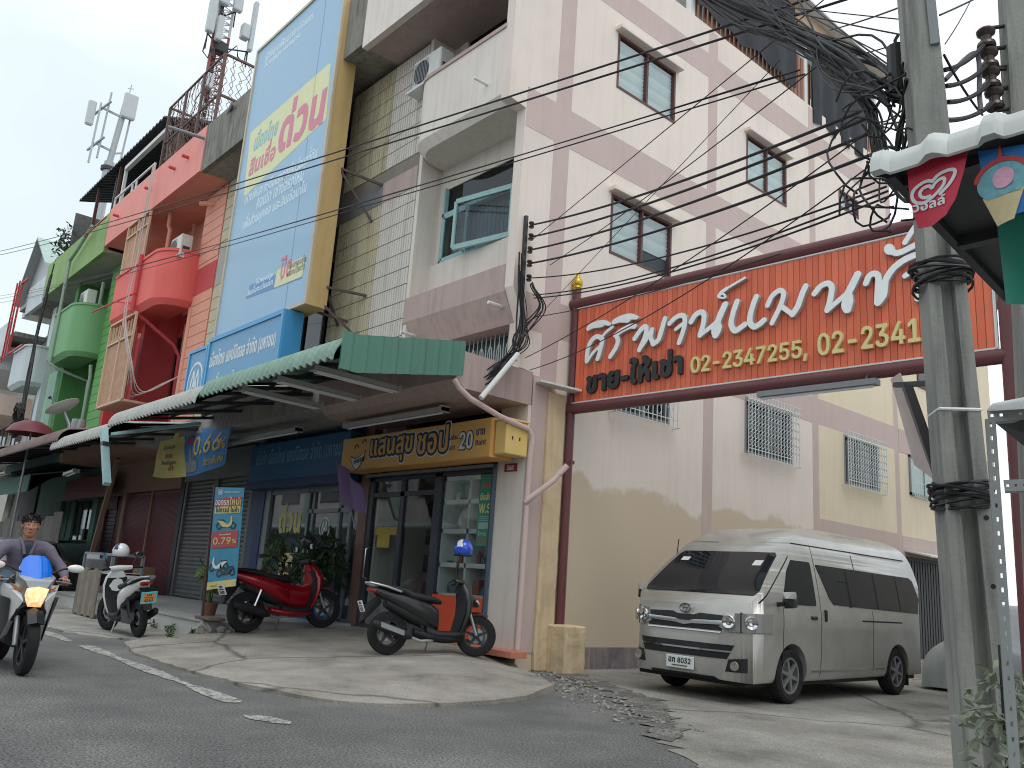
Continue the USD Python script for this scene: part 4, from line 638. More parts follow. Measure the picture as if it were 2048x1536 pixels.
fh = house('distant_house', 'dull grey distant house closing the row at far left', -80, -54.2, wall=mat('distant_wall', C(176, 176, 172), 0.8, 0.06, 1), ztop=10)
for x in np.arange(-78, -56, 4.2): winbox(fh, x, x + 1.8, 8.58, 5.0, 6.8, GREYM, DARKWIN, 2); winbox(fh, x, x + 1.8, 8.58, 7.6, 9.0, GREYM, DARKWIN, 2)

# ------------------------------------------------------------------ rooftops: shelter, mesh cage, masts
rt = thing('rooftop_shelter', 'dark corrugated rooftop shelter over the coral and green houses with a white railing', 'rooftop shelter', (-31, 9, 12.6))
DKROOF = mat('dark_corrugated_roof', C(62, 66, 70), 0.5, 0.15, 2, streak=0.2)
n_ = 60; xs = np.linspace(-35.6, -26.2, n_ * 2)
rg = []
for i, x in enumerate(xs):
    d = .06 * (i % 4 in (1, 2)); rg.append(np.array([(x, 7.3, 14.9 + d), (x, 12.0, 16.4 + d), (x, 12.0, 16.36 + d), (x, 7.3, 14.86 + d)]))
part(rt, 'roof_sheet', loft(rg), DKROOF)
part(rt, 'back_wall', Bx(-35.5, -26.4, 9.5, 9.6, 12.3, 15.4), mat('dark_shed_wall', C(52, 50, 50), 0.8, 0.2))
part(rt, 'partition', Bx(-31.9, -31.8, 7.6, 9.5, 12.3, 15.0), DKROOF)
for x in (-31.0, -33.6): part(rt, 'steel_post', MB().bar((x, 7.5, 12.4), (x, 7.5, 14.9), .1), mat('rusty_shed_steel', C(92, 62, 58), 0.7, 0.2))
part(rt, 'white_frame', MB().bar((-30.3, 7.5, 14.55), (-26.2, 7.5, 14.55), .14).bar((-30.3, 7.5, 12.6), (-30.3, 7.5, 14.5), .1), WHMET)
rl = MB()
for z in (12.95, 13.3): rl.bar((-30.2, 7.3, z), (-26.3, 7.3, z), .05)
for x in (-30.2, -28.4, -28.0, -26.3): rl.bar((x, 7.3, 12.6), (x, 7.3, 13.3), .05)
part(rt, 'railing', rl, WHMET)
part(rt, 'end_lattice', MB().box(-36.3, -36.2, 7.4, 9.6, 12.4, 14.6), mat('grey_rubbish_panel', C(110, 112, 108), 0.8, 0.4, 6)); 
LEAF1 = mat('dusty_leaf', C(70, 92, 50), 0.6, 0.35, 8); LEAF2 = mat('dark_leaf', C(46, 68, 42), 0.55, 0.35, 8); LEAF3 = mat('yellow_green_leaf', C(98, 118, 62), 0.55, 0.3, 8)
def leaves(c, rad, n, size, seed, drop=0.0, asp=0.4):
    r = np.random.default_rng(seed); mb_v = []; mb_f = []
    for i in range(n):
        d = r.normal(0, 1, 3); d /= np.linalg.norm(d); p = np.array(c) + d * np.array(rad) * r.random() ** .4; a = r.normal(0, 1, 3); a[2] -= drop; a /= np.linalg.norm(a); b = np.cross(a, r.normal(0, 1, 3)); b /= np.linalg.norm(b); nn = np.cross(a, b)
        L = size * r.uniform(.6, 1.3); w = L * asp; k = len(mb_v)
        mb_v += [p, p + a * L * .5 + b * w / 2 + nn * L * .06, p + a * L, p + a * L * .5 - b * w / 2 + nn * L * .06]; mb_f += [(k, k + 1, k + 2), (k, k + 2, k + 3)]
    return np.array(mb_v), np.array(mb_f)
rp = thing('rooftop_plant', 'scraggly leafy plant at the left edge of the rooftop shelter', 'plant', (-36.5, 7.4, 12.5)); part(rp, 'stem', MB().tube([(-36.4, 7.5, 12.4), (-36.6, 7.3, 13.2)], .04, 6), DARKM); part(rp, 'foliage', leaves((-36.6, 7.3, 13.3), (.7, .4, .9), 260, .22, 3), LEAF2)
cg = thing('mesh_cage', 'rusty wire mesh cage standing on the roof next to the billboard', 'wire cage', (-24, 9, 12.6))
RUST = mat('rusty_steel', C(104, 84, 80), 0.7, 0.25, 8)
X0, X1, Y0, Y1, Z0, Z1 = -26.1, -21.9, 7.4, 10.6, 12.65, 15.2
fr = MB()
for x in (X0, X0 + 1.4, X0 + 2.8, X1): fr.bar((x, Y0, Z0), (x, Y0, Z1), .07); fr.bar((x, Y1, Z0), (x, Y1, Z1), .07)
for y in (Y0, (Y0 + Y1) / 2, Y1):
    for z in (Z1, (Z0 + Z1) / 2): fr.bar((X0, y, z), (X1, y, z), .05)
for x in (X0, X1):
    for z in (Z1, (Z0 + Z1) / 2): fr.bar((x, Y0, z), (x, Y1, z), .06)
part(cg, 'frame', fr, RUST)
def netting(o, a, b, na, nb, r, seed, wob=.02):
    """chain mesh on the rectangle o, o+a, o+b"""
    o, a, b = map(lambda q: np.array(q, float), (o, a, b)); mb = MB(); rr_ = np.random.default_rng(seed)
    for i in range(na):
        for sgn in (0, 1):
            pts = []
            for j in range(nb + 1):
                u = (i + .5 * ((j + sgn) % 2) ) / na; pts.append(o + a * u + b * j / nb + rr_.normal(0, wob, 3))
            mb.tube(pts, r, 3, cap=False)
    return mb
for k, (o, a, b) in enumerate((((X0, Y0, Z0), (X1 - X0, 0, 0), (0, 0, Z1 - Z0)), ((X1, Y0, Z0), (0, Y1 - Y0, 0), (0, 0, Z1 - Z0)), ((X0, Y0, Z0), (0, Y1 - Y0, 0), (0, 0, Z1 - Z0)), ((X0, Y1, Z0), (X1 - X0, 0, 0), (0, 0, Z1 - Z0)))):
    part(cg, 'wire_mesh', netting(o, a, b, 13, 12, .011, 60 + k, .03), RUST, kind='stuff')
vn = MB(); r_ = np.random.default_rng(8)
for _ in range(36):
    x = r_.uniform(X0 + .1, X0 + 1.4); vn.tube([(x + r_.normal(0, .15), Y0 + r_.uniform(-.05, .3), z) for z in np.linspace(Z0 - .1, Z0 + r_.uniform(1.0, 2.0), 6)], .014, 4)
part(cg, 'dry_vines', vn, mat('dry_vine', C(128, 116, 108), 0.9, 0.2), kind='stuff')
# red and white lattice tower with antennas
tw_ = thing('lattice_tower', 'red and white lattice antenna tower behind the mesh cage', 'antenna tower', (-33.4, 11, 12))
RWR, RWW = mat('tower_red', C(140, 74, 76), 0.5, 0.1), mat('tower_white', C(206, 206, 206), 0.5, 0.1)
tc_ = np.array([(-34.0, 10.85), (-34.2, 11.6), (-34.8, 11.1)])
for i in range(9):
    z0 = 12.3 + i * 1.65; m_ = RWR if i in (1, 3, 5, 6) else RWW; mb = MB()
    for q in range(3):
        mb.bar((*tc_[q], z0), (*tc_[q], z0 + 1.65), .09)
        for h in np.arange(0, 1.6, .33):
            p, q2 = tc_[q], tc_[(q + 1) % 3]; mb.bar((*p, z0 + h), (*q2, z0 + h), .03); mb.bar((*p, z0 + h), (*q2, z0 + h + .33), .022)
    part(tw_, 'lattice_section', mb, m_)
part(tw_, 'cable_ladder', MB().box(-34.3, -34.1, 11.0, 11.15, 12.3, 26), DARKM)
ANT = mat('antenna_panel_grey', C(188, 194, 196), 0.5, 0.06)
for y, z, h, w, arm in ((10.58, 23.4, 3.4, .34, -1.1), (12.42, 23.4, 2.5, .2, .6), (11.0, 25.0, 1.2, .4, 0), (11.62, 25.0, 1.2, .4, 0), (10.98, 23.2, 1.2, .26, 0)):
    a_ = part(tw_, 'antenna_panel', MB().add(rbox(-33.9, -33.6, y - w / 2, y + w / 2, z, z + h, .05)), ANT)
    part(a_, 'bracket', MB().bar((-34, y, z + .1), (-34.2, 11.25, z - .2), .05), DARKM); part(a_, 'clamp_pipe', MB().bar((-33.95, y, z - .7), (-33.95, y, z + h * .5), .05), DARKM)
part(tw_, 'equipment_box', MB().add(rbox(-34.0, -33.6, 11.95, 12.3, 23.9, 24.6, .04)), ANT); part(tw_, 'equipment_box', MB().add(rbox(-34.0, -33.7, 10.75, 11.1, 20.9, 21.6, .04)), ANT); part(tw_, 'equipment_box', MB().add(rbox(-34.4, -33.9, 10.95, 11.55, 22.9, 23.4, .04)), DARKM)
part(tw_, 'feeder_cable', MB().tube([(-33.9, 10.58, 23.4), (-33.9, 10.5, 22.5), (-33.9, 10.75, 22.3), (-33.9, 10.8, 22.9), (-34.1, 11.0, 22.2), (-34.1, 11.1, 14)], .03, 5), BLACKP); part(tw_, 'feeder_cable', MB().tube([(-33.9, 12.35, 23.4), (-33.9, 12.3, 22.8), (-33.9, 12.0, 23.0), (-33.9, 11.9, 23.5), (-34, 11.5, 22.9)], .03, 5), BLACKP)
ms = thing('antenna_mast', 'single grey roof mast carrying two pale antenna boxes', 'antenna mast', (-46, 10.5, 13))
part(ms, 'pole', MB().cyl((-46, 10.4, 11), (-46, 10.5, 21.5), .26, n=12).cyl((-46, 10.45, 21.0), (-46, 10.75, 25.2), .16, n=12), GALV); part(ms, 'collar', MB().cyl((-46, 10.45, 21.0), (-46, 10.45, 21.2), .34, n=12), DARKM)
for z in (22.2, 24.3):
    part(ms, 'cross_arm', MB().bar((-46, 10.55, z - .05), (-46.4, 9.75, z + .25), .1), GALV); part(ms, 'cross_arm', MB().bar((-46.6, 9.45, z - .2), (-45.7, 9.95, z + .45), .09), GALV); part(ms, 'cross_arm', MB().bar((-46, 10.6, z - .15), (-46, 11.0, z + .05), .08), GALV)
for p, q in (((-46, 9.5, 21.1), (-46.2, 9.6, 24.7)), ((-46, 9.85, 21.5), (-46, 9.95, 25.4)), ((-46, 11.0, 21.8), (-46, 11.1, 24.5))): part(ms, 'antenna_pipe', MB().bar(p, q, .09), GALV)
part(ms, 'antenna_panel', MB().add(rbox(-46.5, -46.2, 9.03, 9.42, 23.3, 24.7, .06)), ANT); part(ms, 'antenna_panel', MB().add(rbox(-45.9, -45.6, 10.55, 11.25, 24.15, 25.6, .06)), ANT); part(ms, 'lightning_rod', MB().bar((-46, 10.8, 25.4), (-46, 10.85, 26.3), .04).bar((-46, 10.7, 26.0), (-46, 11.0, 26.1), .03), GALV)

# ------------------------------------------------------------------ ground floors to the left
MAR = mat('maroon_gate_paint', C(108, 50, 58), 0.5, 0.15, 3, streak=0.2); MARD = mat('dark_maroon', C(84, 44, 50), 0.6, 0.15, 3); TANH = mat('tan_header_paint', C(150, 122, 104), 0.7, 0.1, 2, streak=0.2)
part(ch, 'shop_header', Bx(-27.2, -22.64, 8.3, 8.58, 3.05, 3.95), TANH); part(ch, 'shop_header', Bx(-29.7, -27.2, 8.3, 8.58, 3.0, 3.95), TANH)
part(ch, 'pillar', MB().box(-22.66, -22.42, 8.34, 8.8, .05, 4.0), mat('dark_teal_pillar', C(58, 70, 76), 0.6, 0.1)); part(ch, 'pillar', MB().box(-27.3, -27.0, 8.34, 8.8, .05, 4.0), TANH)
part(ch, 'canopy_slab', Bx(-29.7, -22.6, 7.0, 8.6, 3.95, 4.3), TANH)
def folding_gate(t, x0, x1, y, z0, z1, m, n):
    g_ = part(t, 'folding_gate', MB().bar((x0, y, z1), (x1, y, z1), .06).bar((x0, y, z0), (x1, y, z0), .06), m)
    for i in range(n):
        x = x0 + (i + .5) * (x1 - x0) / n; part(g_, 'gate_slat', Bx(x - (x1 - x0) / n * .33, x + (x1 - x0) / n * .33, y - .02, y + .01, z0, z1), m)
    xs = MB()
    for z in np.arange(z0 + .2, z1 - .3, .5):
        for i in range(0, n - 1, 1):
            a, b = x0 + i * (x1 - x0) / n, x0 + (i + 2) * (x1 - x0) / n; xs.bar((a, y + .03, z), (b, y + .03, z + .3), .012)
    part(g_, 'scissor_bars', xs, m); part(g_, 'backing', Bx(x0, x1, y + .3, y + .33, z0, z1), DARKIN)
folding_gate(ch, -24.8, -22.7, 8.42, .1, 3.0, MAR, 26); folding_gate(ch, -26.95, -24.9, 8.42, .1, 3.0, MAR, 26)
part(ch, 'gate_post', MB().box(-24.9, -24.8, 8.36, 8.46, .1, 3.05), TANH)
part(ch, 'door_leaf', Bx(-29.6, -28.9, 8.38, 8.45, .1, 3.0), MARD); part(ch, 'door_leaf', Bx(-27.75, -27.3, 8.38, 8.45, .1, 3.0), MARD)
sh_ = part(ch, 'roller_shutter', MB().box(-28.9, -28.83, 8.36, 8.5, .1, 3.0).box(-27.82, -27.75, 8.36, 8.5, .1, 3.0).box(-28.9, -27.75, 8.36, 8.5, 2.6, 3.0), MARD)
SLD = mat('dark_shutter_slat', C(52, 50, 56), 0.5, 0.15)
for i in range(20): part(sh_, 'slat', Bx(-28.83, -27.82, 8.43, 8.46, .12 + i * .125, .12 + i * .125 + .11), SLD)
part(ch, 'valance', MB().box(-32.2, -27.2, 7.9, 7.94, 2.95, 3.6), MAR)
part(ch, 'slanted_post', MB().bar((-27.2, 7.6, .1), (-25.6, 7.5, 3.9), .12), TANH)
TEALW = mat('teal_green_wall', C(92, 132, 120), 0.7, 0.1, 2, streak=0.25); TEALD = mat('dark_teal_wall', C(66, 100, 92), 0.7, 0.12, 2)
part(gh, 'shop_front', MB().box(-37.6, -29.8, 8.35, 8.58, 0, 1.5).box(-37.6, -34.2, 8.35, 8.58, 1.5, 4.0).box(-34.2, -29.8, 8.35, 8.58, 3.0, 4.0).box(-30.3, -29.8, 8.35, 8.58, 1.5, 3.0), TEALW)
part(gh, 'awning_cloth', MB().add(loft([np.array([(x, 8.3, 4.0), (x, 6.4, 3.55), (x, 6.38, 3.0), (x, 6.42, 3.0), (x, 6.44, 3.52), (x, 8.3, 3.95)]) for x in (-40.5, -37.0, -33.5, -30.5)])), TEALW)
winbox(gh, -32.6, -30.4, 8.5, 1.6, 3.0, TEALD, DARKWIN, 3); winbox(gh, -34.2, -32.7, 8.5, 1.6, 3.0, TEALD, mat('green_screen', C(84, 116, 104), 0.7, 0.3, 12), 2)
part(gh, 'canopy_slab', Bx(-37.6, -29.75, 7.0, 8.6, 4.0, 4.3), TEALD)
part(ph, 'shop_front', MB().box(-43, -37.8, 8.3, 8.58, 0, 4.2), mat('dim_grey_shop', C(96, 96, 98), 0.8, 0.25, 2)); part(ph, 'canopy_slab', Bx(-43, -37.75, 6.8, 8.6, 4.1, 4.4), CONC)
tb = single('hanging_tarp', loft([np.array([(-37.6 + .1 * i, 7.2 + .05 * math.sin(i), 1.9 + .1 * math.sin(i * 2)), (-37.5 + .1 * i, 7.25 + .05 * math.sin(i), 3.2), (-37.5 + .1 * i, 7.28, 3.2), (-37.58 + .1 * i, 7.24, 1.9 + .1 * math.sin(i * 2))]) for i in range(12)]), mat('dirty_white_tarp', C(170, 170, 160), 0.8, 0.15), 'dirty whitish tarp hanging above the corrugated fence at far left', 'tarp', smooth=40)

# ------------------------------------------------------------------ awnings of corrugated sheet
def awning(name, label, x0, x1, yf, yb, zf, zb, m, frame=DARKM, drop=.34, pitch=.17, amp=.032, end=None):
    t = thing(name, label, 'awning', ((x0 + x1) / 2, yb, zb))
    n = int((x1 - x0) / pitch) * 4; rings = []
    pr = [(yb, zb)] + [(yb + (yf + .35 - yb) * k / 4, zb + (zf + drop - zb) * k / 4) for k in (1, 2, 3, 4)]
    pr += [(yf + .35 - .35 * math.sin(a), zf + drop - drop * (1 - math.cos(a))) for a in np.linspace(PI / 10, PI / 2, 6)]
    for i in range(n + 1):
        x = x0 + (x1 - x0) * i / n; d = amp * (0.5 - 0.5 * math.cos(2 * PI * i / 4.0)); d = amp if i % 4 in (1, 2) else 0.0
        up = np.array([(x, y - d * .6, z + d) for y, z in pr]); lo = np.array([(x, y + .012, z + d - .012) for y, z in pr]); rings.append(np.vstack([up, lo[::-1]]))
    part(t, 'roof_sheet', loft(rings), m)
    fr = MB()
    for k in (.15, .5, .85): y = yb + (yf + .3 - yb) * k; z = zb + (zf + drop - zb) * k - .06; fr.bar((x0 + .02, y, z), (x1 - .02, y, z), .05)
    for x in np.linspace(x0 + .1, x1 - .1, max(2, int((x1 - x0) / 1.3) + 1)): fr.bar((x, yb, zb - .12), (x, yf + .3, zf + drop - .12), .06); 
    part(t, 'frame', fr, frame)
    if end is not None:
        rg = []; k = 60
        for i in range(k + 1):
            y = yb + (yf + .1 - yb) * i / k; zt = zb + (zf + drop - zb) * min(1, (yb - y) / (yb - yf - .35)) + .05; d = .022 if i % 7 in (0, 1) else 0.0
            rg.append(np.array([(x1 + d, y, zt), (x1 + .03 + d, y, zt), (x1 + .03 + d, y, zt - .5 + .12 * max(0, i / k - .9)), (x1 + d, y, zt - .5)]))
        part(t, 'side_flashing', loft(rg), end)
    return t
GRN_AW = mat('green_awning_sheet', C(120, 150, 136), 0.5, 0.1, 2.5, streak=0.35, stain=C(168, 178, 168)); GRN_END = mat('green_flashing', C(84, 128, 112), 0.45, 0.06, 2.5, streak=0.1)
GRY_AW = mat('grey_awning_sheet', C(176, 178, 172), 0.6, 0.12, 2.5, streak=0.4, stain=C(110, 110, 104)); BRN_AW = mat('brown_awning_sheet', C(124, 108, 104), 0.6, 0.15, 2.5, streak=0.4)
awning('green_awning', 'green corrugated awning above the orange shop sign at the corner', -13.42, -9.22, 5.0, 7.02, 3.76, 4.42, GRN_AW, end=GRN_END)
awning('grey_awning', 'long weathered grey corrugated awning adjoining the green one', -17.9, -13.46, 4.95, 7.05, 3.68, 4.35, GRY_AW)
awning('short_grey_awning', 'lower pale grey corrugated awning held by a pale teal post', -22.8, -18.5, 5.1, 7.6, 3.58, 4.25, GRY_AW)
awning('brown_awning', 'brown corrugated awning beneath the satellite dish', -29.6, -22.3, 5.1, 7.6, 3.78, 4.5, BRN_AW)
awning('far_brown_awning', 'dull brown corrugated awning at the far left edge', -37.5, -29.7, 5.1, 7.6, 3.9, 4.6, BRN_AW)
TEALP = mat('pale_teal_steel', C(152, 186, 186), 0.5, 0.08, 4, streak=0.15)
tp = thing('awning_post', 'pale teal bent steel post at the end of the short grey awning', 'post', (-18.45, 5.1, 0)); part(tp, 'shaft', MB().bar((-18.466, 5.050, 3.686), (-17.632, 5.050, 2.546), .13, .1), TEALP); part(tp, 'clamp', MB().box(-18.3, -18.12, 4.98, 5.12, 3.35, 3.42), DARKM); part(tp, 'arm', MB().bar((-18.4, 5.2, 3.62), (-15.6, 5.9, 3.7), .06), TEALP)
LAMPB = mat('lamp_batten_grey', C(176, 178, 178), 0.45, 0.06)
def batten(a, b, label, group=None, two=True):
    a, b = np.array(a, float), np.array(b, float); t = thing('fluorescent_light', label, 'light', tuple((a + b) / 2), group=group)
    part(t, 'batten', MB().bar(a, b, .16, .06), LAMPB); d = (b - a) / np.linalg.norm(b - a); s_ = np.cross(d, (0, 0, 1.0)) * .05
    for k in ((-1, 1) if two else (0,)): part(t, 'tube', MB().cyl(a + s_ * k - (0, 0, .05) + d * .06, b + s_ * k - (0, 0, .05) - d * .06, .018, n=8), TUBEW)
    part(t, 'end_cap', MB().bar(a, a + d * .05, .17, .1), LAMPB); part(t, 'end_cap', MB().bar(b - d * .05, b, .17, .1), LAMPB)
for x, lab in ((-10.5, 'fluorescent fitting under the green awning nearest the corner'), (-11.62, 'middle one of three fluorescent fittings under the green awning'), (-12.83, 'fluorescent fitting at the inner left side under the green awning')): batten((x, 5.4, 3.93), (x, 6.85, 3.9), lab)
batten((-13.2, 7.6, 3.72), (-10.3, 7.6, 3.72), 'long fluorescent strip right above the orange shop sign', two=False)
batten((-17.6, 7.4, 3.75), (-14.6, 7.4, 3.75), 'long strip light above the dark blue shop fascia', two=False)
batten((-30.6, 5.5, 3.4), (-29.6, 5.6, 3.45), 'pale tube light under the brown awning at far left', two=False); batten((-24.6, 6.0, 3.2), (-23.7, 6.0, 3.25), 'small pale tube light under the short grey awning', two=False)

# ------------------------------------------------------------------ billboard and company signs
def panel_sign(t, x0, x1, yf, yb, z0, z1, mface, mframe, fw=.08, mside=None):
    part(t, 'box', Bx(x0, x1, yf + .02, yb, z0, z1), mside or mframe)
    part(t, 'frame', MB().box(x0, x1, yf - .03, yf + .02, z0, z0 + fw).box(x0, x1, yf - .03, yf + .02, z1 - fw, z1).box(x0, x0 + fw, yf - .03, yf + .02, z0 + fw, z1 - fw).box(x1 - fw, x1, yf - .03, yf + .02, z0 + fw, z1 - fw), mframe)
    part(t, 'face', Bx(x0 + fw, x1 - fw, yf, yf + .019, z0 + fw, z1 - fw), mface)
BBB = mat('billboard_blue_print', C(150, 184, 208), 0.45, 0.04, 0.8); BBY = mat('billboard_yellow_print', C(212, 214, 166), 0.45, 0.04); BBR = mat('billboard_red_print', C(204, 124, 142), 0.45, 0.05); BBL = mat('billboard_pale_blue_print', C(140, 184, 196), 0.45, 0.05); BBW = mat('billboard_white_print', C(206, 224, 234), 0.45, 0.03)
BBF = mat('billboard_cream_frame', C(190, 178, 156), 0.5, 0.1, streak=0.2); BBS = mat('billboard_ochre_side', C(192, 164, 112), 0.6, 0.1, 1.5, streak=0.25)
bl = thing('billboard', 'tall faded blue loan advertisement billboard with ochre side', 'billboard', (-16.4, 7.2, 6))
PY = 7.0; bx0, bx1, bz0, bz1 = -18.45, -14.15, 6.05, 13.45
panel_sign(bl, bx0, bx1, PY, PY + .42, bz0, bz1, BBB, BBF, .07, BBS)
part(bl, 'panel_joint', MB().box(-15.05, -15.04, PY - .003, PY, bz0 + .1, bz1 - .1), mat('joint_grey_blue', C(110, 140, 166), 0.6))
def on_bb(s_, m, name='lettering', d=.004, y=PY): v, f = extr(s_, d); part(bl, name, front((v, f), 0, y, 0), m)
yp = Polygon([(-18.15, 8.35), (-18.15, 10.22), (-17.95, 10.42), (-14.62, 10.76), (-14.42, 10.6), (-14.42, 9.0), (-14.62, 8.82)]).buffer(.12).buffer(-.02)
yp = Polygon([(-17.915, 7.000, 9.480)[::2], (-18.068, 7.000, 11.063)[::2], (-14.504, 7.000, 11.251)[::2], (-14.380, 7.000, 10.018)[::2]]).buffer(.1).buffer(-.04)
on_bb(yp, BBY, 'yellow_plate', .003)
def shear(s_, k): return affinity.affine_transform(s_, [1, k, 0, 1, 0, 0])
on_bb(fit(shear(thai('ด่วน', 1.0, 1.5), .06), 2.03, 1.2, (-16.46, 9.93)), BBR, d=.007)
on_bb(fit(shear(thai('สินเชื่อ', 1.0, 1), .08), 1.32, .62, (-17.87, 9.88)), BBR, d=.007); on_bb(fit(shear(thai('เมืองไทย', 1.0), .1), 1.2, .5, (-17.8, 10.5)), BBL, d=.007)
T1 = (-17.870, 7.000, 9.094); T2 = (-17.151, 7.000, 8.854); T3 = (-17.740, 7.000, 8.445)
for txt, p, w in (('ให้วงเงินสูง ทะเบียนรถทุกชนิด โฉนดที่ดิน', T1, 3.35), ('คอนโด เช่าซื้อรถใหม่', T2, 2.15), ('เพื่อส่วนบุคคล และสินเชื่อนาโน', T3, 2.95)): on_bb(fit(thai(txt, 1.0), w, .46, (p[0], p[2])), BBW)
U1 = (-17.906, 7.000, 12.904); U2 = (-17.885, 7.000, 12.652)
on_bb(fit(thai('เมืองไทย แคปปิตอล จำกัด บริษัทมหาชน', 1.0), 2.35, .24, (U1[0], U1[2])), BBW); on_bb(fit(thai('ให้วงเงินสูง รับเงินด่วน', 1.0), 1.75, .24, (U2[0], U2[2])), BBW)
q = [(-16.970, 7.000, 6.759), (-16.877, 7.000, 7.011), (-14.502, 7.000, 6.908), (-14.496, 7.000, 6.651)]; q2 = [(-15.611, 7.000, 6.738), (-15.581, 7.000, 7.021), (-14.514, 7.000, 7.035), (-14.513, 7.000, 6.716)]
on_bb(Polygon([a[::2] for a in q]).buffer(.02), mat('billboard_mid_blue', C(96, 140, 190), 0.45, 0.05), 'blue_strip', .003); on_bb(Polygon([a[::2] for a in q2]).buffer(.05), BBY, 'yellow_plate', .006)
on_bb(fit(thai('ปิด', 1.0), .48, .5, ((-15.476, 7.000, 6.804)[0], (-15.476, 7.000, 6.804)[2])), BBR, d=.009); on_bb(fit(thai('ก่อนทุกแห่ง', 1.0), .72, .2, ((-15.120, 7.000, 6.911)[0], (-15.120, 7.000, 6.911)[2])), mat('print_grey', C(130, 130, 120), 0.5), d=.009); on_bb(fit(thai('ดอกเบี้ยต่ำ', 1.0), .68, .2, ((-15.112, 7.000, 6.804)[0], (-15.112, 7.000, 6.804)[2])), mat('print_grey', C(130, 130, 120), 0.5), d=.009)
on_bb(fit(thai('ให้วงเงินสูง', 1.0), .8, .18, ((-16.584, 7.000, 6.923)[0], (-16.584, 7.000, 6.923)[2])), BBW, d=.007); on_bb(fit(thai('สินเชื่อทะเบียนรถ', 1.0), 1.2, .2, ((-16.955, 7.000, 6.790)[0], (-16.955, 7.000, 6.790)[2])), BBW, d=.007)
RBR = mat('rusty_bracket', C(78, 66, 62), 0.7, 0.2)
for p, q in (((-14.2, 7.35, 9.0), (-13.45, 7.93, 8.6)), ((-14.2, 7.35, 9.0), (-13.7, 7.93, 7.9)), ((-14.2, 7.35, 6.5), (-13.6, 7.93, 6.35)), ((-14.2, 7.35, 6.15), (-13.7, 7.93, 5.5)), ((-14.6, 7.3, 6.1), (-14.2, 7.93, 5.95)), ((-14.25, 7.35, 6.6), (-14.5, 7.9, 5.9)), ((-14.9, 7.3, 6.3), (-14.9, 8.5, 6.3)), ((-17, 7.4, 9), (-17, 8.5, 9)), ((-14.2, 7.35, 12.0), (-13.6, 7.93, 11.6))): part(bl, 'steel_brace', MB().bar(p, q, .045), RBR)
CBL = mat('company_sign_blue', C(92, 148, 186), 0.4, 0.04, 1); CBS = mat('company_sign_blue_side', C(60, 140, 190), 0.4, 0.05, 1); CBF = mat('company_frame_blue', C(74, 152, 200), 0.4, 0.05, 1)
cs = thing('company_sign', 'wide blue company sign with white letters below the billboard', 'sign', (-16, 6.9, 5))
panel_sign(cs, -18.25, -14.68, 6.85, 7.25, 4.75, 6.02, CBL, CBF, .09, CBS)
v, f = extr(fit(thai('เมืองไทย แคปปิตอล จำกัด (มหาชน)', 1.0), 3.15, .42, (-18.08, 5.28)), .006); part(cs, 'lettering', front((v, f), 0, 6.85, 0), WHMET)
v, f = extr(fit(thai('สาขาสี่พระยา โทร. 061-391-7191', 1.0), 3.2, .34, (-18.08, 4.83)), .006); part(cs, 'lettering', front((v, f), 0, 6.85, 0), WHMET)
ls = thing('logo_sign', 'narrow blue sign with a white circled M emblem beside the company sign', 'sign', (-18.9, 6.9, 5))
panel_sign(ls, -19.35, -18.28, 6.85, 7.25, 4.5, 5.9, CBL, CBF, .07, CBS)
def emblem(cx, cz, r):
    c = Point(cx, cz); ring = affinity.scale(c.buffer(r), 1, 1.12).difference(affinity.scale(c.buffer(r * .88), 1, 1.12))
    k = lambda *p: LineString([(cx + a * r, cz + b * r) for a, b in p]).buffer(r * .07)
    return union_all([ring, k((-.62, -.7), (-.45, .1), (-.28, .62), (-.1, .1), (0, -.25), (.1, .1), (.28, .62), (.45, .1), (.62, -.7)), k((-.34, -.85), (-.24, -.3), (-.12, .1)), k((.34, -.85), (.24, -.3), (.12, .1))])
v, f = extr(emblem(-18.81, 5.1, .43), .006); part(ls, 'emblem', front((v, f), 0, 6.85, 0), WHMET)

# ------------------------------------------------------------------ blue office front
NAVY = mat('navy_fascia', C(52, 100, 140), 0.5, 0.08, 1.2, streak=0.1); NAVYD = mat('dark_navy_trim', C(30, 56, 100), 0.5, 0.08)
fs = thing('blue_fascia_sign', 'dark blue shop fascia with faint pale company lettering under the grey awning', 'sign', (-16, 8.2, 3.4))
part(fs, 'board', Bx(-18.05, -13.85, 8.08, 8.36, 2.98, 3.78), NAVY); part(fs, 'lower_trim', Bx(-18.05, -13.85, 8.06, 8.36, 2.82, 2.98), NAVYD)
v, f = extr(fit(thai('บริษัท เมืองไทย แคปปิตอล จำกัด (มหาชน)', 1.0), 3.7, .40, (-17.75, 3.28)), .006); part(fs, 'lettering', front((v, f), 0, 8.08, 0), mat('faint_letter', C(110, 150, 180), 0.5))
so = thing('office_shopfront', 'aluminium and glass shopfront of the blue loan office', 'shopfront', (-15.8, 8.5, 0.25))
ALU = mat('aluminium_frame', C(120, 126, 130), 0.4, 0.08, metal=0.3)
part(so, 'upper_panel', Bx(-18.05, -13.8, 8.38, 8.6, 3.6, 4.0), NAVYD); part(so, 'side_trim', MB().box(-18.05, -17.7, 8.36, 8.5, .28, 3.0), NAVYD)
fr = MB().box(-17.7, -17.45, 8.38, 8.5, .28, 2.85).box(-17.7, -13.8, 8.4, 8.48, 2.72, 2.85).box(-17.45, -13.8, 8.4, 8.48, .26, .36)
for x in (-15.75, -15.55, -14.5, -14.1): fr.box(x - .04, x + .04, 8.4, 8.48, .3, 2.75)
fr.box(-15.75, -14.1, 8.4, 8.48, 2.3, 2.38); part(so, 'frame', fr, ALU)
SHOPG = glass('shop_glass', (0.80, 0.86, 0.87), 0.015, 1.5, extra=0.10)
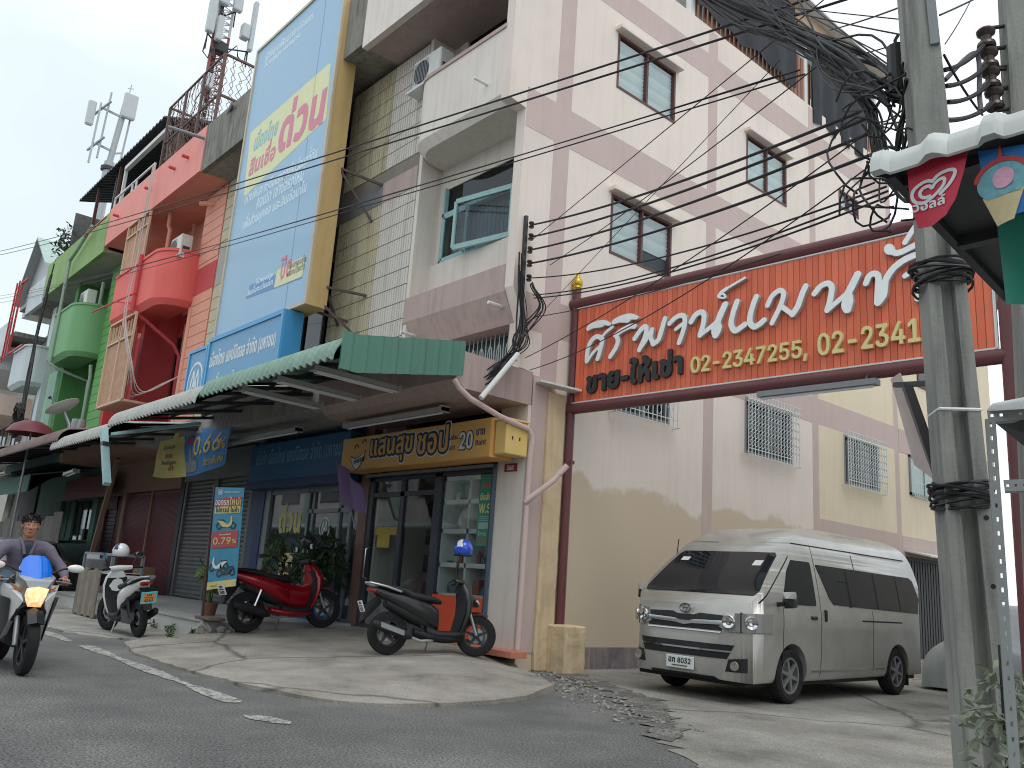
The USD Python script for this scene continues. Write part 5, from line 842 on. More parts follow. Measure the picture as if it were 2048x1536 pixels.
for x0, x1 in ((-17.45, -15.79), (-15.5, -14.54), (-14.46, -14.14), (-14.06, -13.8)): part(so, 'pane', Bx(x0, x1, 8.435, 8.443, .36, 2.72), SHOPG)
part(so, 'interior', MB().box(-17.9, -13.7, 11.5, 11.6, .2, 3.9).box(-17.9, -17.8, 8.6, 11.5, .2, 3.9).box(-13.75, -13.65, 8.6, 11.5, .2, 3.9).box(-17.9, -13.7, 8.6, 11.5, .2, .25).box(-17.9, -13.7, 8.6, 11.5, 3.3, 3.4), mat('office_interior', C(150, 152, 156), 0.8, 0.1)); part(so, 'counter', MB().add(rbox(-17.2, -14.4, 9.8, 10.3, .25, 1.3, .03)), mat('office_counter', C(70, 110, 150), 0.5, 0.1))
v, f = extr(fit(thai('ด่วน', 1.0, 1), .95, .62, (-17.0, 1.9)), .003); part(so, 'door_sticker', front((v, f), 0, 8.43, 0), mat('sticker_yellow', C(196, 186, 110), 0.5)); v, f = extr(emblem(-15.05, 2.0, .2), .003); part(so, 'door_sticker', front((v, f), 0, 8.43, 0), WHMET)
rt_ = union_all([sbox(-16.75, .95, -16.2, 1.5)]); v, f = extr(rt_, .003); part(so, 'rate_notice', front((v, f), 0, 8.43, 0), mat('notice_cream', C(214, 190, 140), 0.5)); v, f = extr(fit(latin('0.75', 1), .4, .2, (-16.68, 1.02)), .003); part(so, 'rate_notice', front((v, f), 0, 8.426, 0), mat('notice_red', C(150, 50, 50), 0.5))
v, f = extr(sbox(-17.2, .7, -15.9, .92), .003)
# ------------------------------------------------------------------ orange corner shop
OR = mat('orange_sign_face', C(214, 168, 98), 0.45, 0.05, 1.2, streak=0.08); ORS = mat('orange_sign_side', C(226, 172, 102), 0.45, 0.05, 1.2); NVY = mat('sign_navy_letter', C(44, 60, 92), 0.45, 0.05); GOLDL = mat('sign_gold_letter', C(206, 164, 92), 0.45, 0.05)
os_ = thing('orange_shop_sign', 'long orange shop sign with navy Thai letters and a laughing mouth', 'sign', (-11.7, 7.9, 3.3))
sx0, sx1, sz0, sz1, sy = -13.75, -9.52, 2.98, 3.57, 7.9
part(os_, 'box', Bx(sx0, sx1, sy, sy + .42, sz0, sz1), ORS); part(os_, 'face', Bx(sx0 + .01, sx1 - .01, sy - .012, sy - .001, sz0 + .01, sz1 - .01), OR)
def on_os(s_, m, d, name='lettering'): v, f = extr(s_, d); part(os_, name, front((v, f), 0, sy - .012, 0), m)
for txt, x, w in (('แสนสุข', -12.78, 1.28), ('ชอป', -11.36, .82)):
    s_ = fit(thai(txt, 1.0, .5), w, .43 if txt != 'ชอป' else .44, (x, 3.06 if txt != 'ชอป' else 3.12)); on_os(s_.buffer(.055), WHMET, .004); on_os(s_.buffer(.035), NVY, .010); on_os(s_.buffer(-.004), GOLDL, .016)
s_ = fit(latin('20', 1), .32, .27, (-10.25, 3.13)); on_os(s_.buffer(.018), NVY, .006); on_os(s_, WHMET, .012)
for txt, x, z, w in (('เริ่มต้น', -10.62, 3.30, .3), ('บาท', -9.86, 3.32, .2)): on_os(fit(thai(txt, 1.0), w, .1, (x, z)), NVY, .005)
for txt, x, z, w in (('Start', -10.62, 3.14, .26), ('Baht', -9.86, 3.17, .24)): on_os(fit(latin(txt, 1, False), w, .08, (x, z)), NVY, .005)
th_ = np.linspace(0, PI, 16); top = [(-13.42 + .55 * i / 10, 3.22 - .16 * math.sin(PI * i / 10) * .7 + .16 * i / 10) for i in range(11)]; bot = [(-13.42 + .55 * i / 10, 3.22 - .30 * math.sin(PI * min(1, i / 9.0)) + .16 * i / 10) for i in range(11)]
mo = Polygon(top + bot[::-1]).buffer(0.001); on_os(mo.buffer(.018), NVY, .005, 'laughing_mouth'); on_os(mo, WHMET, .009, 'laughing_mouth')
on_os(fit(affinity.rotate(latin('Happy', 1), 14), .34, .13, (-13.3, 3.08)), NVY, .013)
for cx, cz in ((-13.26, 3.37), (-13.02, 3.45)): on_os(LineString([(cx + .06 * math.cos(a), cz + .06 * math.sin(a)) for a in np.linspace(PI, 0.2, 8)]).buffer(.011), NVY, .005, 'laughing_eye')
eb = thing('yellow_electric_box', 'plain pale yellow metal box at the right end of the orange sign', 'box', (-9.4, 8.2, 3.2)); part(eb, 'body', MB().add(rbox(-9.5, -9.24, 7.95, 8.38, 3.02, 3.52, .015)), mat('pale_yellow_metal', C(222, 192, 120), 0.5, 0.06)); part(eb, 'lid', MB().add(rbox(-9.51, -9.22, 7.94, 8.38, 3.52, 3.55, .008)), mat('pale_yellow_metal', C(222, 192, 120), 0.5, 0.06)); [part(eb, 'vent_slot', Bx(-9.241, -9.235, y_, y_ + .025, 3.24, 3.29), DARKM) for y_ in (8.06, 8.2)]
sf = thing('corner_shopfront', 'glass front of the corner homeware shop with white display shelves', 'shopfront', (-11.6, 8.5, .26))
BLUEF = mat('blue_grey_alu', C(92, 108, 124), 0.4, 0.08, metal=0.2); SFX1 = W - .62
fr = MB().box(-13.5, SFX1, 8.4, 8.5, 2.84, 2.98).box(-13.5, SFX1, 8.41, 8.49, .26, .34).box(SFX1 - .1, SFX1, 8.38, 8.5, .26, 2.98).box(-11.5, -11.3, 8.4, 8.5, .26, 2.9).box(-13.5, -13.36, 8.4, 8.5, .26, 2.9).box(-12.5, -12.38, 8.41, 8.5, .26, 2.84).box(-13.36, -11.5, 8.41, 8.5, 2.55, 2.63)
part(sf, 'frame', fr, mat('dark_door_frame', C(58, 62, 70), 0.4, 0.1)); part(sf, 'edge_trim', Bx(SFX1 - .06, SFX1 + .01, 8.37, 8.39, .26, 2.96), BLUEF); part(sf, 'shutter_rail', MB().bar((-13.5, 8.3, 2.93), (SFX1, 8.3, 2.93), .05), ALU)
for x0, x1 in ((-13.36, -12.5), (-12.38, -11.5), (-11.3, SFX1 - .1)): part(sf, 'pane', Bx(x0, x1, 8.44, 8.448, .34, 2.84), glass('shop_glass_clear', (0.86, 0.9, 0.9), 0.015, 1.5, extra=0.03))
part(sf, 'door_handle', MB().tube([(-13.3, 8.4, 1.1), (-13.3, 8.32, 1.14), (-13.3, 8.32, 1.62), (-13.3, 8.4, 1.66)], .02, 8), CHROME, smooth=40)
ORK = mat('orange_red_kickboard', C(206, 84, 52), 0.5, 0.06); part(sf, 'kickboard', MB().box(-11.3, -10.02, 8.39, 8.43, .34, .95), ORK)
part(sf, 'interior', MB().box(-13.5, W - .7, 12.0, 12.1, .2, 3.9).box(-13.5, -13.4, 8.6, 12, .2, 3.9).box(W - .75, W - .7, 8.8, 12, .2, 3.9).box(-13.5, W - .7, 8.6, 12, .2, .26).box(-13.5, W - .7, 8.6, 12, 3.4, 3.5), mat('shop_interior', C(70, 68, 70), 0.8, 0.2))
SHW = mat('white_shelf', C(210, 212, 208), 0.5, 0.04)
shv = MB().box(-11.3, -10.0, 8.82, 8.86, .95, 2.85)
for z in (.95, 1.42, 1.95, 2.42, 2.8): shv.box(-11.3, -10.0, 8.47, 8.82, z - .035, z + .035)
for x in (-11.28, -10.62, -10.02): shv.box(x - .02, x + .02, 8.47, 8.82, .95, 2.8)
part(sf, 'display_shelf', shv, SHW)
ps = thing('green_poster', 'green paper poster with red and cream lettering stuck inside the shop window', 'poster', (-10.2, 8.43, 2.2)); part(ps, 'sheet', Bx(-10.34, -10.0 - .02, 8.425, 8.436, 1.72, 2.82), mat('poster_green', C(52, 128, 104), 0.5, 0.05))
def on_ps(s_, m): v, f = extr(s_, .003); part(ps, 'lettering', front((v, f), 0, 8.425, 0), m)
PRED, PCRM = mat('poster_red', C(186, 66, 72), 0.5), mat('poster_cream', C(206, 196, 130), 0.5)
on_ps(fit(thai('รับทำบัญชี' if False else 'บริษัท', 1.0), .26, .08, (-10.31, 2.62)), PRED); on_ps(fit(thai('จัดส่ง', 1.0), .26, .12, (-10.31, 2.42)), PCRM); on_ps(fit(latin('W.S', 1), .28, .15, (-10.32, 2.22)), PCRM)
on_ps(union_all([sbox(-10.31, z, -10.05, z + .012) for z in (2.16, 2.13, 2.1)] + [sbox(-10.31, 1.98, -10.05, 2.08)]), mat('poster_pale', C(130, 170, 160), 0.5)); on_ps(fit(thai('โทร', 1.0), .2, .07, (-10.31, 1.88)), mat('poster_pale', C(130, 170, 160), 0.5)); on_ps(fit(latin('081-347', 1), .26, .06, (-10.31, 1.78)), PRED)
hn = thing('house_number', 'small maroon house number plate 368 on the cream pillar', 'house number', (-9.6, 8.39, 2.9)); part(hn, 'plate', Bx(-9.74, -9.46, 8.385, 8.397, 2.83, 2.95), mat('maroon_plate', C(128, 44, 54), 0.4)); v, f = extr(fit(latin('368', 1), .15, .075, (-9.68, 2.852)), .004); part(hn, 'digits', front((v, f), 0, 8.385, 0), WHMET)
# goods on the shelves
gr_ = np.random.default_rng(77); GC = [mat('goods_%d' % i, c_, 0.5, 0.1) for i, c_ in enumerate((C(190, 188, 180), C(150, 90, 80), C(90, 110, 130), C(196, 170, 90), C(120, 140, 110), C(210, 208, 200), C(90, 80, 80)))]
dish = single('serving_plate', move(lathe([(.001, 0), (.1, .005), (.17, .03), (.17, .035), (.1, .012), (.001, .008)], n=20), rotx(PI / 2 * .92), (-11.0, 8.74, 2.17)), GC[5], 'large round white plate leaning at the back of the second shelf', 'plate', smooth=40)
cnt = {}
nm = [('glass_jar', 'jar'), ('storage_box', 'box'), ('mug', 'mug'), ('bowl', 'bowl')]
for si, z in enumerate((.98, 1.45, 1.98, 2.45)):
    for x in np.arange(-11.15, -10.1, .17):
        if si == 2 and x < -10.85 or abs(x + 10.62) < .07: continue
        k_ = gr_.integers(0, 4); h = gr_.uniform(.1, .26); w = gr_.uniform(.05, .075); y = 8.58 + gr_.uniform(0, .12); c_ = GC[gr_.integers(0, 7)]
        if k_ == 1: m_ = MB().add(rbox(x - w, x + w, y - w, y + w, z, z + h, .01))
        elif k_ == 3: m_ = lathe([(.001, z), (w * .6, z), (w, z + h * .4), (w * .94, z + h * .4), (.001, z + .02)], (x, y, 0), 12)
        else: m_ = lathe([(.001, z), (w * .8, z), (w * .85, z + h * .7), (w * .5, z + h * .85), (w * .5, z + h), (.001, z + h)], (x, y, 0), 12)
        ci = gr_.integers(0, 7); c_ = GC[ci]; cnt[si] = cnt.get(si, 0) + 1
        single(nm[k_][0], m_, c_, '%s %s, item %d from the left on the %s shop window shelf' % (('cream', 'reddish', 'slate blue', 'amber', 'olive', 'white', 'brown')[ci], nm[k_][1], cnt[si], ('lowest', 'second', 'third', 'topmost')[si]), nm[k_][1], group='homeware on the window shelves')
v, f = extr(union_all([sbox(-13.2, 1.9, -12.55, 2.0), sbox(-13.1, 1.68, -12.75, 1.88)]).buffer(.02), .003); part(sf, 'door_sticker', front((v, f), 0, 8.43, 0), mat('sticker_dull_yellow', C(170, 150, 60), 0.5))
stock = MB()
for i in range(9):
    for j in range(5):
        x, z = -13.3 + i * .22, .3 + j * .5; stock.add(rbox(x, x + gr_.uniform(.1, .2), 9.6, 9.9, z, z + gr_.uniform(.2, .45), .01))
part(sf, 'stocked_racks', stock, mat('dim_goods', C(92, 90, 92), 0.7, 0.5, 6))

# ------------------------------------------------------------------ buildings out of the picture and to the right
WHW = mat('white_render', C(212, 213, 208), 0.75, 0.05, 1.2, 0.1, 25, streak=0.14, stain=C(150, 150, 146))
wb = thing('white_building', 'plain white rendered building on the right side of the alley behind the sign', 'building', (2, 16, 0))
part(wb, 'wall', Bx(-3.35, 9, 10.6, 26, 0, 6.6), WHW); part(wb, 'plinth', Bx(-3.37, 9.02, 10.57, 26.02, 0, .5), BASEG)
for i, x in enumerate((-3.1, -1.2, 1.5, 4.0)):
    w_ = part(wb, 'window', MB().box(x, x + 1.2, 10.52, 10.6, 1.6, 1.68).box(x, x + 1.2, 10.52, 10.6, 2.5, 2.58).box(x, x + .07, 10.52, 10.6, 1.6, 2.58).box(x + 1.13, x + 1.2, 10.52, 10.6, 1.6, 2.58).box(x, x + 1.2, 10.53, 10.59, 2.02, 2.08), WHMET); part(w_, 'pane', Bx(x + .07, x + 1.13, 10.585, 10.593, 1.68, 2.5), DARKWIN)
rear = thing('rear_building', 'lower cream yellow building at the end of the alley with a dark folding gate', 'building', (-11, 24, 0))
part(rear, 'wall', Bx(-14, W - .02, 20.8, 27, 0, 10.4), YELP); part(rear, 'roof_edge', Bx(-14.2, W + .5, 20.8, 27.4, 10.4, 10.9), mat('dark_roof_edge', C(60, 62, 66), 0.6, 0.1))
part(rear, 'painted_band', MB().box(W - .02, W - .012, 20.8, 27, 5.0, 5.58), MAUVE); part(rear, 'painted_band', MB().box(W - .02, W - .014, 20.8, 27, 2.5, 2.95), MAUVE)
w_ = part(rear, 'window', MB().box(W - .02, W + .02, 21.3, 21.36, 4.0, 5.0).box(W - .02, W + .02, 22.9, 22.96, 4.0, 5.0).box(W - .02, W + .02, 21.3, 22.96, 4.94, 5.0).box(W - .02, W + .02, 21.3, 22.96, 4.0, 4.06).box(W - .02, W + .02, 22.1, 22.15, 4.0, 5.0), GREYM); part(w_, 'pane', Bx(W - .018, W - .005, 21.36, 22.9, 4.06, 4.94), LOUV[0])
gr = MB()
for y in np.arange(21.3, 23, .12): gr.bar((W + .12, y, 3.95), (W + .12, y, 5.05), .012)
for z in (3.95, 4.3, 4.65, 5.05): gr.bar((W + .12, 21.3, z), (W + .12, 23, z), .012)
part(w_, 'security_grille', gr, GRILLE)
w_ = part(rear, 'window', Bx(W - .02, W + .01, 22.0, 23.6, 6.9, 8.3), BROWNF); part(w_, 'pane', Bx(W + .008, W + .014, 22.06, 23.54, 6.96, 8.24), DARKWIN)
g2 = part(rear, 'folding_gate', MB().bar((W + .02, 20.95, 2.42), (W + .02, 23.4, 2.42), .08), mat('dark_gate', C(56, 58, 62), 0.5, 0.15))
for i in range(16): part(g2, 'gate_slat', Bx(W, W + .04, 21.0 + i * .15, 21.0 + i * .15 + .1, .1, 2.4), mat('dark_gate', C(56, 58, 62), 0.5, 0.15))
part(rear, 'gate_hood', MB().add(loft([np.array([(W, y, 2.62), (W + .6, y, 2.5), (W + .6, y, 2.46), (W, y, 2.58)]) for y in (20.9, 23.5)])), WHMET)
part(rear, 'red_trim', Bx(W, W + .05, 23.4, 23.7, 0, 2.5), CORAL_R)
op = thing('opposite_row', 'plain pale shophouse row on the other side of the street', 'building', (-12, -13, 0))
part(op, 'wall', Bx(-70, 45, -20, -10.5, 0, 7.6), mat('opposite_wall', C(206, 196, 190), 0.8, 0.06, 1)); part(op, 'awning', MB().add(loft([np.array([(x, -10.5, 4.2), (x, -8.3, 3.7), (x, -8.3, 3.6), (x, -10.5, 4.1)]) for x in (-70, 45)])), mat('opposite_awning', C(150, 160, 158), 0.6, 0.15)); part(op, 'shop_gap', Bx(-70, 45, -10.52, -10.49, .3, 3.4), mat('opposite_shop', C(90, 92, 96), 0.6, 0.4, .5))
for i in range(20):
    x = -66 + i * 5.4
    for z in (5.4,): w_ = part(op, 'window', Bx(x, x + 2.6, -10.56, -10.48, z, z + 1.6), BROWNF); part(w_, 'pane', Bx(x + .1, x + 2.5, -10.478, -10.47, z + .1, z + 1.5), DARKWIN)
    part(op, 'pilaster', Bx(x - 1.6, x - 1.2, -10.5, -10.2, 0, 7.6), mat('opposite_trim', C(190, 150, 140) if i % 3 else C(150, 170, 160), 0.8, 0.06))

# ------------------------------------------------------------------ van
def mf(vf):
    v, f, _ = meshkit.arrays(vf); m_ = trimesh.Trimesh(v, f, process=True); m_.fix_normals()
    return Manifold(manifold3d.Mesh(np.asarray(m_.vertices, np.float32), np.asarray(m_.faces, np.uint32)))
def prism_y(poly, y0, y1):   # polygon in (x, z)
    return CrossSection([np.array(shapely.geometry.polygon.orient(poly, 1.0).exterior.coords)[:-1]]).extrude(y1 - y0).rotate((90, 0, 0)).translate((0, y1, 0))
def prism_x(poly, x0, x1):   # polygon in (y, z)
    m_ = CrossSection([np.array(shapely.geometry.polygon.orient(poly, 1.0).exterior.coords)[:-1]]).extrude(x1 - x0)
    return m_.transform(np.array([[0, 0, 1, x0], [1, 0, 0, 0], [0, 1, 0, 0]], float))
def prism_z(poly, z0, z1): return CrossSection([np.array(shapely.geometry.polygon.orient(poly, 1.0).exterior.coords)[:-1]]).extrude(z1 - z0).translate((0, 0, z0))
def smoothpoly(pts, n=10):
    """Catmull-Rom through the points (open)"""
    P = np.array(pts, float); Q = np.vstack([2 * P[0] - P[1], P, 2 * P[-1] - P[-2]]); out = []
    for i in range(1, len(Q) - 2):
        for t in np.linspace(0, 1, n, endpoint=False):
            a, b, c, d = Q[i - 1], Q[i], Q[i + 1], Q[i + 2]; out.append(.5 * (2 * b + (c - a) * t + (2 * a - 5 * b + 4 * c - d) * t * t + (3 * b - a - 3 * c + d) * t ** 3))
    out.append(P[-1]); return np.array(out)
prof_s = smoothpoly([(-.30, .24), (-.06, .27), (0, .40), (.005, .55), (-.02, .68), (-.05, .80), (-.075, .95), (-.14, 1.08), (-.26, 1.20), (-.40, 1.30), (-.66, 1.52), (-.98, 1.76), (-1.22, 1.92), (-1.55, 2.07), (-2.0, 2.18), (-2.6, 2.235), (-3.6, 2.245), (-4.4, 2.22), (-4.75, 2.12), (-4.92, 1.92), (-5.02, 1.55), (-5.10, 1.10), (-5.13, .70), (-5.12, .40), (-5.0, .27)], 6)
prof_f = smoothpoly([(.0, .22), (.70, .22), (.86, .27), (.905, .45), (.915, .75), (.925, .95), (.915, 1.12), (.875, 1.4), (.82, 1.7), (.765, 1.92), (.70, 2.06), (.58, 2.17), (.36, 2.232), (.0, 2.25)], 6)
prof_p = smoothpoly([(.02, 0), (.0, .28), (-.035, .48), (-.09, .66), (-.18, .79), (-.34, .875), (-.62, .915), (-1.2, .93), (-3.5, .93), (-4.6, .92), (-4.95, .87), (-5.08, .78), (-5.14, .5), (-5.15, 0)], 6)
full = lambda p: Polygon(np.vstack([p, (p * (1, -1))[::-1]]) if True else p).buffer(0)
fr_poly = Polygon(np.vstack([prof_f, (prof_f * (-1, 1))[::-1]])).buffer(0)
van_body = prism_y(Polygon(prof_s).buffer(0), -1.2, 1.2) ^ prism_x(fr_poly, -6, 1) ^ prism_z(full(prof_p), 0, 3)
arch = None
vb = van_body
for x in (-1.02, -4.06):
    for s_ in (-1, 1):
        c_ = Manifold.cylinder(.45, .375, .375, 40).rotate((90, 0, 0)).translate((x, s_ * .93 + (.225), .33)); vb = vb - c_
VANP = usdkit.material(stage, '/World/Looks/van_silver', {'p': ('principled_bsdf', {'base_color': C(172, 171, 165), 'metallic': 0.4, 'roughness': 0.34, 'coat_weight': 0.6, 'coat_roughness': 0.08}), 'g': ('geometry', {}), 'n': ('noise_texture', {'scale': 3.0, 'detail': 6.0}), 'r': ('rgb_ramp', {'ramp': [(.3, C(160, 158, 151)), (.7, C(176, 175, 169))]})}, [('g.position', 'n.vector'), ('n.fac', 'r.fac'), ('r.color', 'p.base_color')], surface='p.BSDF')
VGL = usdkit.material(stage, '/World/Looks/van_tinted_glass', {'p': ('principled_bsdf', {'base_color': (.008, .009, .011), 'roughness': 0.03, 'specular_ior_level': 0.32})}, [], surface='p.BSDF')
LAMPG = usdkit.material(stage, '/World/Looks/headlamp_clear', {'p': ('principled_bsdf', {'base_color': (.36, .36, .34), 'metallic': 0.6, 'roughness': 0.12, 'coat_weight': 1.0})}, [], surface='p.BSDF')
PLATEW = mat('plate_white', C(214, 216, 214), 0.4, 0.03); PLATEB = mat('plate_black', C(28, 30, 34), 0.5)
DGAP = mat('dark_gap', C(30, 31, 32), 0.7)
van = thing('silver_van', 'silver high-roof passenger van parked along the cream side wall', 'van', (-6.67, 8.78, 0.006), rot=-PI / 2 + 0.03)
def vp(name, mm, m_, sm=30, label=None, to=None): return part(to or van, name, mm, m_, smooth=sm, label=label, local=True)
vp('body', vb, VANP)
def conform(mask, d): return van_body.translate(d) ^ mask
ws = conform(prism_x(Polygon([(-.80, 1.25), (.80, 1.25), (.83, 1.30), (.725, 1.76), (.68, 1.80), (-.68, 1.80), (-.725, 1.76), (-.83, 1.30)]), -1.4, -.1) ^ Manifold.cube((1.4, 3, 3)).translate((-1.16, -1.5, .5)), (.008, 0, .008)); vp('windscreen', ws, VGL)
for s_ in (-1, 1):
    half = Manifold.cube((6, 1, 3)).translate((-6, .3 if s_ > 0 else -1.3, 0)); d = (0, s_ * .007, 0)
    vp('side_window', conform(prism_y(Polygon([(-.83, 1.20), (-1.02, 1.56), (-1.16, 1.69), (-1.60, 1.69), (-1.60, 1.20)]).buffer(.03), -2, 2) ^ half, d), VGL)
    vp('side_window', conform(prism_y(Polygon([(-1.80, 1.68), (-2.02, 1.30), (-2.12, 1.22), (-4.88, 1.17), (-4.93, 1.3), (-4.80, 1.62), (-4.7, 1.66)]).buffer(.02), -2, 2) ^ half, d), VGL)
    for poly in [sbox(-1.745, .3, -1.735, 1.95), sbox(-.80, .45, -.79, 1.15), sbox(-3.25, .35, -3.24, 1.15), sbox(-4.2, 1.0, -2.9, 1.02), Polygon([(-.30, 1.16), (-.33, 1.16), (-1.1, 1.75), (-1.1, 1.77)]), sbox(-4.7, 1.93, -1.1, 1.945), sbox(-2.9, 1.66, -2.885, 1.9)]:
        vp('panel_seam', conform(prism_y(poly, -2, 2) ^ half, (0, s_ * .002, 0)), DGAP)
    for poly in [sbox(-2.62, 1.18, -2.57, 1.66), sbox(-3.45, 1.18, -3.42, 1.66), sbox(-2.3, 1.5, -2.6, 1.52), sbox(-4.2, 1.18, -4.18, 1.66)]: vp('window_bar', conform(prism_y(poly, -2, 2) ^ half, (0, s_ * .010, 0)), DGAP)
    vp('sill_trim', conform(prism_y(sbox(-3.6, .36, -1.5, .385), -2, 2) ^ half, (0, s_ * .006, 0)), CHROME)
    vp('headlight', conform(prism_x(Polygon([(s_ * a, b) for a, b in ((.50, .86), (.56, 1.02), (.95, 1.04), (.95, .82), (.62, .81))][::1 if s_ > 0 else -1]), -.55, .2), (.012, s_ * .010, .002)), LAMPG)
    for yy, xx in ((.62, -.05), (.84, -.19)): vp('lamp_reflector', move(lathe([(.001, .012), (.03, .016), (.034, .004), (.072, .022), (.078, .016), (.078, 0), (.001, 0)], n=20), rotz(s_ * (.25 if yy < .7 else .75)) @ roty(PI / 2), (xx - .012, s_ * yy, .925)), CHROME)
    hl_ = vp('headlight_divider', conform(prism_x(Polygon([(s_ * .745, .81), (s_ * .755, .81), (s_ * .755, 1.04), (s_ * .745, 1.04)][::1 if s_ > 0 else -1]), -.4, .2), (.015, s_ * .012, .002)), DGAP)
    vp('fog_light', MB().add(move(lathe([(.001, .03), (.05, .025), (.055, 0)], n=16), roty(PI / 2), (-.075, s_ * .70, .43))), LAMPG); vp('fog_recess', conform(prism_x(Polygon([(s_ * a, b) for a, b in ((.58, .36), (.62, .50), (.80, .52), (.80, .36))][::1 if s_ > 0 else -1]), -.5, .2), (.004, 0, 0)), BLACKP)
    mh = hull([(-.62 - .05, s_ * 1.0, 1.12), (-.60, s_ * 1.16, 1.13), (-.62, s_ * 1.17, 1.30), (-.64, s_ * 1.0, 1.29), (-.70, s_ * 1.02, 1.12), (-.71, s_ * 1.15, 1.14), (-.71, s_ * 1.15, 1.28), (-.71, s_ * 1.02, 1.28), (-.58, s_ * 1.08, 1.2)]); mi = vp('mirror', mh, BLACKP); vp('mirror_cover', mh.translate((.012, s_ * .004, .02)) ^ Manifold.cube((.09, .3, .1)).translate((-.66, -1.2 if s_ < 0 else .95, 1.235)), VANP, to=van); vp('mirror_arm', MB().bar((-.68, s_ * .90, 1.16), (-.66, s_ * 1.02, 1.17), .05), BLACKP)
    vp('door_handle', MB().add(rbox(-1.62, -1.47, s_ * .925 - .02, s_ * .925 + .02, 1.0, 1.045, .012)), BLACKP); vp('door_handle', MB().add(rbox(-1.88, -1.83, s_ * .925 - .02, s_ * .925 + .02, .98, 1.13, .012)), BLACKP)
    vp('mud_flap', Bx(-4.46, -4.44, s_ * .70, s_ * .88, .12, .4), RUBBER)
GR = lambda pts: Polygon(pts)
vp('grille', conform(prism_x(GR([(-.53, .80), (.53, .80), (.58, .99), (.2, 1.0), (.12, .975), (-.12, .975), (-.2, 1.0), (-.58, .99)]), -.4, .2), (.008, 0, 0)), BLACKP)
vp('grille_bar', conform(prism_x(GR([(-.55, .885), (-.12, .87), (0, .85), (.12, .87), (.55, .885), (.55, .93), (.14, .92), (.07, .90), (-.07, .90), (-.14, .92), (-.55, .93)]), -.4, .2), (.022, 0, 0)), CHROME); vp('grille_bar', conform(prism_x(GR([(-.53, .79), (.53, .79), (.54, .812), (-.54, .812)]), -.4, .2), (.02, 0, 0)), CHROME)
vp('bumper_intake', conform(prism_x(GR([(-.60, .50), (.60, .50), (.68, .66), (-.68, .66)]), -.4, .2), (.006, 0, 0)), BLACKP)
vp('intake_bar', conform(prism_x(GR([(-.64, .575), (.64, .575), (.645, .595), (-.645, .595)]), -.4, .2), (.016, 0, 0)), CHROME)
vp('lower_lip', conform(prism_x(GR([(-.5, .235), (.5, .235), (.46, .29), (-.46, .29)]), -.4, .2), (.01, 0, -.002)), BLACKP)
pl_ = vp('license_plate', MB().add(rbox(.012, .03, -.20, .20, .335, .48, .005)), PLATEW)
for txt, w, h, y0, z0 in (('ฮภ', .10, .062, -.165, .395), ('8032', .19, .062, -.03, .395), ('กรุงเทพมหานคร', .22, .022, -.11, .352)):
    d_ = thai(txt, 1.0) if txt[0] > '\u0e00' else latin(txt, 1.0); v, f = extr(fit(d_, w, h, (y0, z0)), .003); vp('plate_lettering', (np.stack([.0305 + v[:, 2], v[:, 0], v[:, 1]], 1), f), PLATEB, False, to=pl_)
em = union_all([affinity.scale(Point(0, 0).buffer(1), .085, .058).difference(affinity.scale(Point(0, 0).buffer(1), .072, .045)), affinity.translate(affinity.scale(Point(0, 0).buffer(1), .055, .022).difference(affinity.scale(Point(0, 0).buffer(1), .044, .012)), 0, .018), affinity.scale(Point(0, 0).buffer(1), .026, .045).difference(affinity.scale(Point(0, 0).buffer(1), .016, .036))])
v, f = extr(em, .012); vp('front_badge', (np.stack([-.075 + v[:, 2], v[:, 0], 1.045 + v[:, 1]], 1), f), CHROME)
for a, b in (((-.36, -.62, 1.27), (-.42, .02, 1.30)), ((-.36, -.02, 1.27), (-.42, .62, 1.31))): vp('wiper', MB().bar(a, b, .025, .02), BLACKP)
vp('windscreen_sticker', conform(prism_x(sbox(-.62, 1.66, -.50, 1.71), -1.4, -.1), (.012, 0, .012)), PLATEW); vp('windscreen_sticker', conform(prism_x(sbox(.50, 1.62, .62, 1.69), -1.4, -.1), (.012, 0, .012)), PLATEW)
vp('antenna_stub', MB().cyl((-.95, -.78, 1.75), (-1.0, -.79, 1.95), .008, n=6), BLACKP)
